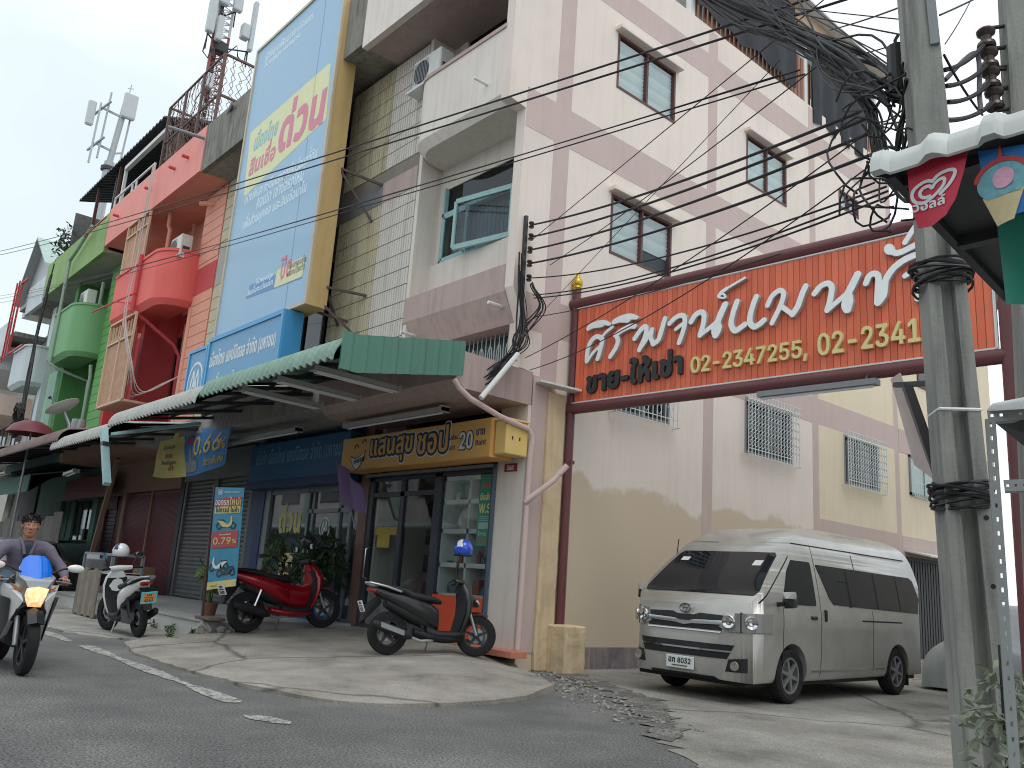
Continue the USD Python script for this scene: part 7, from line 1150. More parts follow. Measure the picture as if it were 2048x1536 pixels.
# joints (bike frame: x forward, y left): hips on the seat, torso leaning a little forward, hands on the grips
hip = np.array((-.30, 0, .93)); chest = np.array((-.22, 0, 1.18)); neck = np.array((-.19, 0, 1.31)); H0 = np.array((-.17, 0.0, 1.445))
body = [Manifold.batch_hull([ell(hip, (.14, .17, .12)), ell((-.27, 0, 1.05), (.12, .155, .1))]), Manifold.batch_hull([ell((-.27, 0, 1.05), (.12, .155, .1)), ell(chest, (.125, .175, .11))]), Manifold.batch_hull([ell(chest, (.125, .175, .11)), ell((-.20, .15, 1.245), (.075, .075, .06)), ell((-.20, -.15, 1.245), (.075, .075, .06)), ell((-.20, 0, 1.275), (.08, .09, .05))])]
skin_arm = []
for s_ in (-1, 1):
    sh_, el_, wr = np.array((-.19, s_ * .195, 1.235)), np.array((-.02, s_ * .36, 1.02)), np.array((.27, s_ * .335, .925))
    body += chain([(sh_, .073), (sh_ * .45 + el_ * .55, .060), (el_, .054), (el_ * .5 + wr * .5, .050), (wr * .93 + el_ * .07, .040)])
jk = organic(body, .022, 10)
v, f = jk; n3 = meshkit.fbm(v * (9, 9, 14), 3, 2) - .5; ctr = v.mean(0); v = v + (n3[:, None]) * .022 * np.array([1, 1, .4]); K('jacket', (v, f), JKT)
K('t_shirt', Manifold.batch_hull([ell((-.105, 0, 1.235), (.03, .055, .05)), ell((-.125, 0, 1.12), (.03, .03, .05)), ell((-.15, 0, 1.285), (.05, .06, .02))]), TEE, lab='dark t-shirt showing at the open collar')
for s_ in (-1, 1): K('collar', MB().tube([(-.24, s_ * .07, 1.315), (-.15, s_ * .075, 1.30), (-.10, s_ * .05, 1.24), (-.085, s_ * .03, 1.15)], .02, 8), JKT)
leg = []
for s_ in (-1, 1):
    hp, kn, an = np.array((-.26, s_ * .11, .90)), np.array((.14, s_ * .245, .78)), np.array((-.14, s_ * .225, .47)); leg += chain([(hp, .10), (hp * .5 + kn * .5, .088), (kn, .066), (kn * .6 + an * .4, .062), (an, .046)])
v, f = organic(leg + [ell((-.30, 0, .88), (.14, .16, .09))], .025, 10); n3 = meshkit.fbm(v * 11, 3, 4) - .5; K('jeans', (v + n3[:, None] * .016, f), JEAN)
for s_ in (-1, 1): K('shoe', organic([Manifold.batch_hull([ell((-.17, s_ * .225, .43), (.05, .042, .05)), ell((-.02, s_ * .23, .405), (.07, .045, .03)), ell((.05, s_ * .23, .40), (.035, .04, .025))])], .02, 5), SHOE)
# head, neck, ears, nose, brows as one surface
hd = [ell(H0 + (0, 0, .035), (.098, .080, .098), 28), Manifold.batch_hull([ell(H0 + (.035, 0, .0), (.062, .066, .05)), ell(H0 + (.045, 0, -.075), (.04, .046, .03)), ell(H0 + (.055, 0, -.095), (.025, .028, .016)), ell(H0 + (-.02, 0, -.03), (.07, .07, .05))])] + chain([(H0 + (-.02, 0, -.06), .057), (neck + (-.01, 0, -.04), .060)])
hd += chain([(H0 + (.092, 0, .028), .010), (H0 + (.108, 0, -.012), .014)]) + [ell(H0 + (.10, s_ * .014, -.017), (.013, .011, .009)) for s_ in (-1, 1)]
hd += [ell(H0 + (.078, s_ * .034, .045), (.018, .026, .009)) for s_ in (-1, 1)] + [ell(H0 + (.072, s_ * .042, -.005), (.02, .02, .018)) for s_ in (-1, 1)] + [ell(H0 + (-.005, s_ * .082, .0), (.018, .010, .030)) for s_ in (-1, 1)]
hd += [ell(H0 + (.090, 0, -.047), (.012, .024, .006)), ell(H0 + (.087, 0, -.058), (.012, .020, .007))]
hv, hf = organic(hd, .0085, 5)
HT = rotz(-.16); hv = (hv - H0) @ HT.T + H0; head = K('head', (hv, hf), SKIN)
def hdm(m_): v, f = move(m_); return (v - H0) @ HT.T + H0, f
for s_ in (-1, 1):
    K('eye', hdm(sph(H0 + (.079, s_ * .033, .024), (.012, .016, .0105))), mat('eye_white', C(206, 200, 194), 0.3), head); K('iris', hdm(sph(H0 + (.0885, s_ * .032, .024), (.0035, .0065, .0065))), mat('eye_dark', C(20, 16, 14), 0.2), head); K('upper_lid', hdm(sph(H0 + (.081, s_ * .033, .033), (.013, .0185, .006))), SKIN, head); K('eyebrow', hdm(MB().tube([H0 + (.094, s_ * .014, .050), H0 + (.094, s_ * .034, .055), H0 + (.082, s_ * .056, .050)], [.004, .0055, .003], 6)), HAIR, head)
K('lips', hdm(hull([H0 + p for p in ((.098, -.024, -.052), (.098, .024, -.052), (.103, -.008, -.046), (.103, .008, -.046), (.102, 0, -.060), (.09, -.02, -.05), (.09, .02, -.05))])), mat('lips', C(150, 92, 84), 0.5), head)
m = trimesh.creation.icosphere(4, 1.0); v = m.vertices * (.109, .091, .108) + H0 + (-.006, 0, .040); f = m.faces; c_ = v[f].mean(1) - H0; keep = (c_[:, 2] > .075 - .02 * (np.abs(c_[:, 1]) > .05)) | ((c_[:, 0] < .035) & (c_[:, 2] > .035)) | ((c_[:, 0] < -.02) & (c_[:, 2] > -.035)); nz = meshkit.fbm(v * 60, 2, 3)[:, None] - .5; v = v + (v - H0) * nz * .16; K('hair', hdm((v, f[keep])), HAIR, head)
tf = np.random.default_rng(4); mb = MB()
for _ in range(240):
    a = tf.normal(0, 1, 3); a[2] = abs(a[2]) * .8 + .25; a /= np.linalg.norm(a); p = H0 + (-.006, 0, .04) + a * (.104, .087, .104); mb.tube([p, p + a * .018 + np.array((.012, tf.normal(0, .006), .002))], [.005, .0015], 4)
K('hair_tuft', hdm(mb), HAIR, head, kind=None) if False else part(pr, 'hair_tufts', hdm(mb), HAIR, smooth=True, local=True, kind='stuff')
# hands: palm, four fingers curled round the grip, thumb under it
for s_ in (-1, 1):
    g0, g1 = np.array((.365, s_ * .26, .897)), np.array((.325, s_ * .375, .882)); ax = (g1 - g0) / np.linalg.norm(g1 - g0); mid = (g0 + g1) / 2; back = np.array((-1.0, 0, .12)); back -= ax * back.dot(ax); back /= np.linalg.norm(back); up = np.cross(back, ax) * (1 if np.cross(back, ax)[2] > 0 else -1)
    wr = np.array((.27, s_ * .335, .925)); hs = chain([(wr, .030), (mid + back * .045 + up * .024, .024)]) + [Manifold.batch_hull([ell(mid + ax * o + back * .034 + up * .022, (.016, .016, .013)) for o in (-.036, .036)] + [ell(mid + ax * o + up * .033 + back * .0, (.011, .011, .010)) for o in (-.034, .034)])]
    for k, o in enumerate((-.034, -.011, .011, .033)):
        L_ = (.95, 1.05, 1.0, .82)[k]; c0 = mid + ax * o; hs += chain([(c0 + up * .033 + back * .004, .0100), (c0 + up * .030 * L_ - back * .026, .0094), (c0 - up * .004 - back * .034 * L_, .0088), (c0 - up * .026 - back * .012, .0080)])
    c0 = mid - ax * .045; hs += chain([(mid - ax * .032 + back * .04 + up * .008, .0125), (c0 + back * .026 - up * .018, .0105), (c0 - back * .006 - up * .027 + ax * .012, .0090)])
    K('hand', organic(hs, .005, 4), SKIN)

# ------------------------------------------------------------------ the mansion sign across the alley
SA = math.atan2(.0624, .998); SO = np.array((-9.16, 9.2, 0.0)); SD = np.array((.998, .0624, 0)); SN = np.array((.0624, -.998, 0))   # along, and out of the face
PIPE = mat('maroon_pipe_paint', C(104, 62, 64), 0.4, 0.1, 3, streak=0.15); GOLD = mat('gold_finial', C(196, 160, 60), 0.3, 0.15, 10, metal=0.7)
ms_ = thing('mansion_sign', 'large orange plank sign with white brush lettering spanning the alley mouth', 'sign', tuple(SO), rot=SA)
def sg(vf, off=0.0):   # drawing (s, z, out) -> world
    v, f = vf; return SO + v[:, :1] * SD + np.column_stack([np.zeros((len(v), 2)), v[:, 1]]) + (v[:, 2:3] + off) * SN, f
def S3(s_, z, o=0.0): return SO + s_ * SD + np.array((0, 0, z)) + o * SN
PLK = [mat('orange_plank_%d' % i, C(*c_), 0.5, 0.06, 2, streak=0.22, stain=C(150, 64, 42)) for i, c_ in enumerate(((222, 112, 80), (214, 104, 72), (228, 118, 86)))]
n_ = 70; bd = part(ms_, 'backing_board', sg(extr(sbox(0.02, 3.99, 5.97, 5.52), .02), -.03), GREYM)
for i in range(n_):
    a, b = .03 + i * 5.93 / n_, .03 + (i + 1) * 5.93 / n_; part(ms_, 'plank', sg(extr(sbox(a + .003, 4.0, b - .003, 5.51), .012), 0), PLK[(i * 7 + i // 3) % 3])
part(ms_, 'edge_strip', MB().bar(S3(0, 5.525, .015), S3(5.98, 5.525, .015), .02).bar(S3(0, 3.985, .015), S3(5.98, 3.985, .015), .02), WHMET); part(ms_, 'edge_strip', MB().bar(S3(5.98, 3.985, .015), S3(5.98, 5.53, .015), .03), WHMET)
for z in (5.62, 3.9): part(ms_, 'rail_pipe', MB().cyl(S3(-.28, z, -.02), S3(7.6, z, -.02), .085, n=18), PIPE, smooth=40)
part(ms_, 'post', MB().cyl(S3(-.06, .6, -.03), S3(-.06, 5.86, -.03), .068, n=18), PIPE, smooth=40); part(ms_, 'post', MB().cyl(S3(6.1, 0, -.03), S3(6.1, 6.0, -.03), .10, n=20), PIPE, smooth=40)
FIN = [(.001, .30), (.02, .29), (.035, .26), (.03, .235), (.05, .21), (.085, .16), (.09, .11), (.07, .07), (.085, .05), (.085, .03), (.06, .0)]
part(ms_, 'finial', lathe(FIN, S3(-.06, 5.86, -.03), 18), GOLD, smooth=50)
for z in (5.62, 3.9): v, f = lathe(FIN, (0, 0, 0), 18); part(ms_, 'finial', (S3(-.28, z, -.02) + v[:, :1] * SN + np.column_stack([np.zeros((len(v), 2)), v[:, 1]]) - v[:, 2:3] * .8 * SD, f[:, ::-1]), GOLD, smooth=50)
part(ms_, 'lower_bracket', MB().box(-9.02, -8.94, 9.0, 9.08, 3.0, 3.05), PIPE)
POLYS, STROKES = json.loads('''[[[[0.26,5.141],[0.321,5.196],[0.468,5.225],[0.616,5.213],[0.733,5.142],[0.71,5.119],[0.62,5.145],[0.572,5.122],[0.491,5.123],[0.383,5.131],[0.292,5.106]],[[0.764,5.163],[0.802,5.196],[0.935,5.229],[1.075,5.234],[1.168,5.208],[1.249,5.158],[1.224,5.13],[1.124,5.147],[1.065,5.109],[0.986,5.125],[0.907,5.139],[0.781,5.127]]],[[0.085,[[0.297,4.61],[0.297,4.744],[0.346,4.897],[0.425,4.966],[0.515,4.971],[0.583,4.914],[0.573,4.81],[0.534,4.683],[0.51,4.621]]],[0.06,[[0.306,4.602],[0.414,4.727],[0.556,4.819]]],[0.055,[[0.558,4.931],[0.643,5.011],[0.776,5.082]]],[0.085,[[0.838,4.94],[0.961,4.999],[1.114,5.036],[1.191,5.023]]],[0.085,[[0.863,4.923],[0.89,4.84],[0.856,4.741],[0.756,4.619]]],[0.085,[[1.199,4.831],[1.3,4.943],[1.38,4.987],[1.412,4.925],[1.373,4.791],[1.293,4.645]]],[0.07,[[1.293,4.645],[1.41,4.773],[1.508,4.921]]],[0.075,[[1.508,4.921],[1.491,4.798],[1.538,4.696]]],[0.085,[[1.538,4.696],[1.63,4.751],[1.683,4.905],[1.729,5.048]]],[0.08,[[1.81,4.959],[1.906,5.029],[2.011,5.048],[2.067,4.989],[2.057,4.843],[1.979,4.648]]],[0.06,[[1.918,4.854],[1.994,4.891],[2.055,4.929]]],[0.085,[[2.171,4.922],[2.237,5.008],[2.331,5.037],[2.382,4.982],[2.368,4.84],[2.321,4.703]]],[0.07,[[2.321,4.703],[2.442,4.762],[2.584,4.851]]],[0.1,[[2.709,5.076],[2.634,4.937],[2.597,4.837],[2.617,4.75],[2.567,4.664]]],[0.1,[[2.56,4.671],[2.546,4.738],[2.584,4.803]]],[0.035,[[2.715,5.179],[2.689,5.232],[2.631,5.232],[2.611,5.205],[2.663,5.177],[2.715,5.179]]],[0.06,[[2.607,5.218],[2.65,5.264],[2.733,5.301]]],[0.04,[[2.733,5.301],[2.86,5.347],[3.007,5.398]]],[0.085,[[2.892,5.085],[2.834,4.941],[2.803,4.78],[2.859,4.678],[2.939,4.703],[3.011,4.742]]],[0.085,[[3.175,5.097],[3.111,4.945],[3.08,4.774],[3.14,4.686],[3.224,4.709],[3.287,4.752]]],[0.075,[[3.336,4.944],[3.406,5.066],[3.516,5.118],[3.563,5.048],[3.514,4.898],[3.398,4.693]]],[0.07,[[3.542,4.886],[3.608,4.828],[3.681,4.762]]],[0.085,[[3.681,4.762],[3.755,4.853],[3.822,5.024],[3.862,5.101]]],[0.08,[[3.977,4.98],[4.055,5.062],[4.156,5.08],[4.203,5.012],[4.177,4.851],[4.137,4.731]]],[0.07,[[4.137,4.731],[4.263,4.816],[4.387,4.899]]],[0.1,[[4.525,5.117],[4.449,4.975],[4.405,4.896],[4.421,4.792],[4.388,4.698]]],[0.11,[[4.388,4.698],[4.366,4.765],[4.41,4.857]]],[0.08,[[4.622,4.983],[4.665,5.068],[4.736,5.084],[4.774,5.02],[4.757,4.839],[4.748,4.718]]],[0.085,[[4.759,4.71],[4.83,4.8],[4.853,4.966],[4.942,5.095],[5.069,5.177],[5.197,5.21]]],[0.125,[[4.906,5.362],[4.917,5.341]]],[0.08,[[4.916,5.329],[5.005,5.28],[5.118,5.302],[5.284,5.357]]],[0.07,[[5.228,5.579],[5.158,5.486],[5.093,5.392]]],[0.07,[[5.241,5.089],[5.162,5.022],[5.078,4.98]]],[0.08,[[5.241,5.083],[5.263,4.976],[5.227,4.746],[5.208,4.678]]]]]''')
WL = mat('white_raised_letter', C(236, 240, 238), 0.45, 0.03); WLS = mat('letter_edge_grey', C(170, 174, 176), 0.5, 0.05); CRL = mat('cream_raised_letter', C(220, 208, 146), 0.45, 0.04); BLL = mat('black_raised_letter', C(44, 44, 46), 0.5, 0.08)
def curve(p, n=6): return smoothpoly(p, n) if len(p) > 2 else np.array(p)
sh = [Polygon(curve(p + p[:1], 4)).buffer(.012) for p in POLYS] + [LineString(curve(p)).buffer(w / 2) for w, p in STROKES]
u_ = union_all(sh).simplify(.004)
for g in getattr(u_, 'geoms', [u_]):
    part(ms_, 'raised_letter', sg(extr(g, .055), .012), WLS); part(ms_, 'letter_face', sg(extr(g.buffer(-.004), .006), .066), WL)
kh = fit(thai('ขาย-ให้เช่า', 1.0, 2.2), 1.74, .41, (.29, 4.09)); kh = affinity.affine_transform(kh, [1, .0, .06, 1, 0, -.02])
for g in getattr(kh, 'geoms', [kh]): part(ms_, 'raised_letter', sg(extr(g, .045), .012), BLL)
for txt, s0, s1 in (('02-2347255,', 2.17, 3.86), ('02-23414', 4.0, 5.40)):
    d_ = fit(latin(txt, 1.0), s1 - s0, .285, (s0, 4.17 if txt[-1] != ',' else 4.13))
    for g in getattr(d_, 'geoms', [d_]): part(ms_, 'raised_letter', sg(extr(g, .045), .012), CRL)
pk = thing('plinth', 'cream concrete plinth with cracked paint carrying the left sign post', 'plinth', (-9.1, 9.2, 0)); PLP = mat('cracked_cream_paint', C(206, 184, 150), 0.85, 0.16, 3, 0.5, 18, streak=0.4, stain=C(150, 132, 108))
v, f = meshkit.arrays(rbox(-9.42, -8.86, 9.0, 9.42, -.02, .66, .02).refine_to_length(.06))[:2]; v = v + (meshkit.fbm(v * 7, 3, 3)[:, None] - .5) * .025; part(pk, 'body', (v, f), PLP)
gp = thing('gate_pillar', 'cream gate pillar with flaking paint between the shop pipe and the sign post', 'pillar', (-9.2, 8.97, 0)); v, f = meshkit.arrays(rbox(-9.36, -9.235, 8.76, 9.13, 0, 4.1, .012).refine_to_length(.1))[:2]; lo = np.exp(-v[:, 2:3] * .6); v = v + (meshkit.fbm(v * (8, 8, 5), 3, 6)[:, None] - .5) * .035 * lo; part(gp, 'body', (v, f), PLP); part(gp, 'cap', MB().bar((-9.25, 8.5, 4.2), (-9.06, 9.2, 4.16), .22, .03), WHMET)
sl = thing('sign_floodlight', 'long grey fluorescent floodlight hung under the orange sign', 'light', tuple(S3(4, 3.72, .1)))
part(sl, 'housing', MB().bar(S3(3.25, 3.74, .12), S3(4.75, 3.74, .12), .14, .07), GREYM); part(sl, 'tube', MB().cyl(S3(3.3, 3.69, .14), S3(4.7, 3.69, .14), .02, n=8), TUBEW); part(sl, 'arm', MB().bar(S3(4.6, 3.76, .1), S3(4.6, 3.9, .0), .03), DARKM)

# ------------------------------------------------------------------ rooftop enclosure of the corner building
re_ = thing('rooftop_enclosure', 'rooftop enclosure of brown slats and drooping black shade net above the side wall', 'rooftop enclosure', (-9.4, 16, 12.6))
BEI = mat('beige_roof_beam', C(206, 178, 152), 0.7, 0.08, 2, streak=0.2); SLT = mat('brown_slat', C(150, 100, 78), 0.6, 0.15, 5)
for y in (12.3, 16.72, 20.3): part(re_, 'post', Bx(-9.5, -9.38, y - .07, y + .07, 12.6, 14.9), WHMET)
part(re_, 'beam', Bx(-9.55, -9.33, 12.0, 20.6, 14.75, 15.2), BEI); part(re_, 'roof_sheet', MB().add(loft([np.array([(-9.0, y, 15.15), (-13, y, 16.0), (-13, y, 15.95), (-9.0, y, 15.1)]) for y in (11.8, 20.8)])), WHMET)
for y in np.arange(12.4, 20.2, .16): part(re_, 'slat', Bx(-9.44, -9.41, y, y + .09, 12.62, 13.9), SLT)
NET = mat('black_shade_net', C(56, 58, 62), 0.9, 0.2, 3)
def net(y0, y1, zt, zb, seed):
    r = np.random.default_rng(seed); rg = []
    for i, y in enumerate(np.linspace(y0, y1, 40)):
        u = i / 39; zz = np.linspace(zt, zb + .25 * meshkit.noise(np.array([u * 5, seed, .5])), 12); w = .10 * (meshkit.fbm(np.stack([np.full(12, u * 9), zz * .6, np.full(12, seed)], 1), 3, seed) - .5) + .05 * math.sin(u * 25) * (zt - zz) / (zt - zb)
        fr_ = np.stack([-9.27 + w, np.full(12, y), zz], 1); rg.append(np.vstack([fr_, fr_[::-1] - (.01, 0, 0)]))
    return loft(rg)
part(re_, 'shade_net', net(12.3, 16.1, 15.0, 12.75, 3), NET, smooth=50); part(re_, 'shade_net', net(16.85, 19.6, 14.7, 12.2, 8), NET, smooth=50)

# ------------------------------------------------------------------ utility poles
def pole_thing(name, label, base, top, w0, w1, h):
    t = thing(name, label, 'utility pole', tuple(base)); base = np.array(base, float); top = np.array(top, float); rg = []; PM = mat('pole_concrete', C(140, 141, 135), 0.85, 0.2, 2, 0.3, 40, streak=0.8, stain=C(62, 64, 64))
    az = math.atan2(base[1], base[0]) - PI / 2 + .30; X_ = np.array((math.cos(az), math.sin(az), 0)); Y_ = np.array((-math.sin(az), math.cos(az), 0))
    for u in np.linspace(0, 1, 30):
        c = base + (top - base) * u; w = (w0 + (w1 - w0) * u) / 2; z = c[2]; g = w * .52 * (1.0 if z < h else max(0.0, 1 - (z - h) * 4))
        pts = [(-w, -w), (-w * .36, -w), (-w * .30, -w + g), (w * .30, -w + g), (w * .36, -w), (w, -w), (w, w), (w * .36, w), (w * .3, w - g), (-w * .3, w - g), (-w * .36, w), (-w, w)]
        rg.append(np.array([c + X_ * a + Y_ * b for a, b in pts]))
    part(t, 'shaft', loft(rg), PM); t.X, t.Y = X_, Y_; return t
pb, ptop = (-1.794, 4.881, 0.221), (-1.966, 4.814, 5.505)
up = pole_thing('utility_pole', 'leaning grey concrete utility pole with grooved faces at right', (pb[0], pb[1], 0.0), ptop, .245, .165, 3.6)
PC = lambda z: np.array(pb) * (1 - (z - pb[2]) / (ptop[2] - pb[2])) + np.array(ptop) * ((z - pb[2]) / (ptop[2] - pb[2]))
for z, r_, k in ((3.12, .022, 7), (3.06, .016, 5), (1.85, .02, 6), (1.78, .015, 5)):
    c = PC(z); mb = MB(); q = np.random.default_rng(int(z * 100))
    for j in range(k):
        w = .135 + .010 * j * .5; zz = q.normal(0, .02); mb.tube([c + up.X * w * math.cos(a) * 1.05 + up.Y * w * math.sin(a) * 1.05 + np.array((0, 0, zz + .03 * math.sin(a + j))) for a in np.linspace(0, 2 * PI, 17)], .008, 5)
    part(up, 'cable_lashing', mb, BLACKP)
for z in (2.28,): c = PC(z); part(up, 'steel_band', MB().tube([c + up.X * .105 * sx + up.Y * .105 * sy for sx, sy in ((-1, -1), (1, -1), (1, 1), (-1, 1), (-1, -1))], .009, 5), WHMET)
for z in (1.0, 1.35, 1.7, 3.5, 3.9): c = PC(z); part(up, 'bolt_hole', MB().cyl(c - up.Y * .112 + up.X * .075, c - up.Y * .07 + up.X * .075, .013, n=10), BLACKP)
part(up, 'meter_bracket', MB().bar(PC(4.55) + up.X * .06 - up.Y * .08, PC(5.3) + up.X * .06 - up.Y * .08, .06, .05), GREYM)
p2 = (-1.810, 5.930, 0.470); p2t = (-1.721, 5.956, 5.790)
up2 = pole_thing('second_utility_pole', 'second grey concrete pole at the right edge with a row of brown insulators', (p2[0], p2[1], 0.0), p2t, .22, .17, 3.0)
INS = mat('brown_porcelain', C(62, 50, 46), 0.25, 0.1)
for i, (u_c) in enumerate(((-1.881, 5.803, 5.142), (-1.872, 5.806, 4.976), (-1.869, 5.807, 4.822), (-1.857, 5.811, 4.660))):
    c = np.array(u_c); t = thing('insulator', 'brown spool insulator on the rack of the second pole, ' + ('topmost of four', 'second from the top', 'third from the top', 'lowest of four')[i], 'insulator', tuple(c), group='insulators on the second pole')
    part(t, 'spool', lathe([(.001, -.075), (.05, -.075), (.062, -.06), (.058, -.035), (.035, -.015), (.035, .015), (.058, .035), (.062, .06), (.05, .075), (.001, .075)], tuple(c), 16), INS, smooth=40)
    e = np.array((-1.669, 5.971, 4.962)); e[2] = c[2]; part(t, 'clevis', MB().bar(c + (0, 0, .085), (c * .3 + e * .7) + (0, 0, .10), .03, .012), DARKM); part(t, 'clevis', MB().bar(c - (0, 0, .085), (c * .3 + e * .7) - (0, 0, .07), .03, .012), DARKM)

# ------------------------------------------------------------------ cables
CAB = mat('black_cable', C(30, 29, 32), 0.6, 0.1); CABG = mat('grey_cable', C(92, 90, 92), 0.6, 0.1)
def sagline(a, b, sag, n=18):
    a, b = np.array(a, float), np.array(b, float); t = np.linspace(0, 1, n); p = a + (b - a) * t[:, None]; p[:, 2] -= sag * 4 * t * (1 - t); return p
def cable(name, label, pts, r, m=CAB, group=None, sag=0.0):
    P = np.array(pts, float); P = sagline(P[0], P[1], sag) if len(P) == 2 else smoothpoly(P, 6); return single(name, MB().tube(P, r, 6), m, label, 'cable', group=group)
gA = 'long street cables running along the shophouse row'
for i, (a, b, r) in enumerate((((-54.581, 6.779, 17.222), (-3.029, 6.532, 6.692), .013), ((-54.576, 6.815, 17.021), (-3.013, 6.539, 6.563), .013))): cable('street_cable', ('upper', 'lower')[i] + ' of the thick pair of black street cables crossing the billboard', (a, b), r, group=gA, sag=.25)
for i, (a, b, r) in enumerate((((-54.519, 7.255, 14.566), (-3.665, 6.429, 6.006), .008), ((-54.514, 7.296, 14.339), (-3.628, 6.450, 5.957), .008), ((-39.653, 5.254, 11.044), (-3.818, 6.339, 5.978), .006))): cable('street_cable', ('uppermost', 'middle', 'thinnest')[i] + ' of the thin street cables crossing below the billboard lettering', (a, b), r, group='thin lower street cables', sag=.3)
rk = thing('insulator_rack', 'black spool rack on the corner edge of the cream building', 'insulator rack', (-9.2, 8.0, 6.1))
rx = [(-9.200, 8.130, 6.620), (-9.200, 8.136, 6.422), (-9.200, 8.133, 6.206), (-9.200, 8.141, 5.987), (-9.200, 8.150, 5.754)]
part(rk, 'channel', MB().bar((-9.27, rx[0][1] - .06, rx[0][2] + .15), (-9.27, rx[4][1] - .06, rx[4][2] - .2), .05), DARKM)
for p in rx: part(rk, 'spool', lathe([(.001, -.05), (.035, -.05), (.045, -.03), (.025, 0), (.045, .03), (.035, .05), (.001, .05)], p, 12), INS, smooth=40)
ends = [(-2.782, 5.764, 4.921), (-2.744, 5.782, 4.854), (-2.732, 5.788, 4.724), (-2.701, 5.802, 4.551), (-2.633, 5.833, 4.268), (-2.625, 5.837, 4.230), (-2.582, 5.856, 4.199)]
for i in range(4): cable('service_cable', ('topmost', 'second', 'third', 'fourth')[i] + ' thick black service cable from the corner rack to the pole', (rx[i], ends[i]), .014, sag=.10)
for i, (a, b) in enumerate(((rx[4], ends[4]), ((-9.200, 8.255, 5.509), ends[5]), ((-9.200, 8.280, 5.467), ends[6]))): cable('service_cable', ('upper', 'middle', 'lower')[i] + ' thinner service cable passing just above the orange sign', (a, b), .009, sag=.16)
for i, (a, b, s_) in enumerate((((-9.200, 8.180, 6.403), (-2.843, 5.956, 6.340), .0), ((-9.200, 8.329, 5.127), (-3.302, 5.483, 5.469), .0), ((-9.200, 8.176, 4.491), (-2.646, 5.607, 4.634), .12), ((-9.200, 8.292, 4.331), (-2.640, 5.610, 4.357), .2), ((-9.250, 8.619, 6.122), (-3.098, 5.828, 5.548), .05), ((-9.200, 8.305, 5.169), (-3.308, 5.479, 3.789), .06))):
    cable('drop_wire', ('thin diagonal wire from the corner rack up to the top of the frame', 'faint thin wire crossing the upper side windows', 'thin wire crossing the front of the orange sign near its top', 'sagging thin wire crossing the white brush letters', 'slack thin wire rising from mid wall to the shade nets', 'wire running along the upper rail of the orange sign')[i], (a, b), .006 if i != 1 else .004, sag=s_)
r = np.random.default_rng(31); bn = MB()
for k in range(13):   # bundle down the corner
    x = W + .07 + r.uniform(0, .06); o = r.uniform(-.05, .05); bn.tube(smoothpoly([(x, 7.95 + o, 6.1 - .1 * (k % 4)), (x, 7.98 + o, 5.6), (x + .02, 8.05 + o + r.normal(0, .05), 5.1), (x + .02 + abs(r.normal(0, .05)), 8.0 + o + r.normal(0, .1), 4.7), (x, 7.85 + o * 2, 4.42), (x - .1, 7.6 + o, 4.1 + r.normal(0, .06)), (x - .25, 7.3 + o * 2, 3.85)], 5), r.choice([.008, .011, .014]), 5)
for k in range(6):
    a = (-9.200, 8.228, 5.704); e = (W + .1, 8.3 + r.uniform(0, .3), 5.2 + r.uniform(-.2, .6)); bn.tube(smoothpoly([a, (W + .15, 8.15 + r.normal(0, .08), 5.6), (W + .2, 8.35 + r.normal(0, .1), 5.3), (W + .1, 8.1 + r.normal(0, .1), 4.8), (W + .1, 8.0, 4.4)], 5), .010, 5)
single('corner_cable_bundle', bn, CAB, 'tangle of black cables running down the corner edge onto the pink canopy slab', 'cable bundle', kind='stuff')
single('conduit_pipe', MB().cyl((-9.100, 7.945, 4.484), (-9.100, 7.313, 3.697), .04, n=10), WHMET, 'white conduit pipe leaning among the cables on the canopy slab', 'pipe')
# heavy tangle at the pole top
bn = MB(); r = np.random.default_rng(5)
K0 = [(-5.585, 7.057, 8.400), (-4.158, 6.362, 6.874), (-3.232, 5.754, 5.799), (-2.620, 5.286, 4.975), (-2.125, 4.910, 4.388)]
for k in range(26):
    pts = [np.array(p) + r.normal(0, .05 + .05 * (i in (1, 3)), 3) * (1, 1, 1.0) for i, p in enumerate(K0)]; bn.tube(smoothpoly(pts, 5), r.choice([.006, .009, .014]), 5)
K1 = [(-3.816, 6.340, 6.619), (-3.179, 5.898, 5.691), (-2.800, 5.644, 5.122), (-2.621, 5.619, 4.770), (-2.493, 5.458, 4.362), (-2.419, 5.381, 4.114)]
for k in range(16):
    pts = [np.array(p) + r.normal(0, .025, 3) for p in K1]; bn.tube(smoothpoly(pts, 5), r.choice([.006, .009, .014]), 5)
K2 = [(-2.630, 5.614, 4.755), (-2.392, 5.284, 4.616), (-2.158, 4.950, 4.438)]
for k in range(22):
    a = np.array(K1[3 + k % 3]) + r.normal(0, .04, 3); b = PC(r.uniform(3.5, 4.5)) - up.X * .09 + r.normal(0, .03, 3); m1 = (a + b) / 2 + r.normal(0, .12, 3) - (0, 0, r.uniform(0, .25)); bn.tube(smoothpoly([a, m1, b], 7), r.choice([.006, .008, .012]), 5)
for k in range(9):
    c = PC(r.uniform(3.4, 4.3)) - up.X * r.uniform(.15, .4); rad = r.uniform(.08, .2); ph = r.uniform(0, 6); bn.tube([c + up.X * rad * math.cos(a + ph) + np.array((0, 0, rad * 1.2 * math.sin(a + ph))) + up.Y * .05 * math.sin(3 * a) for a in np.linspace(0, 4.5, 12)], .007, 5)
single('pole_cable_tangle', bn, CAB, 'dense tangle of black cables bunched at the left of the leaning pole', 'cable tangle', kind='stuff')
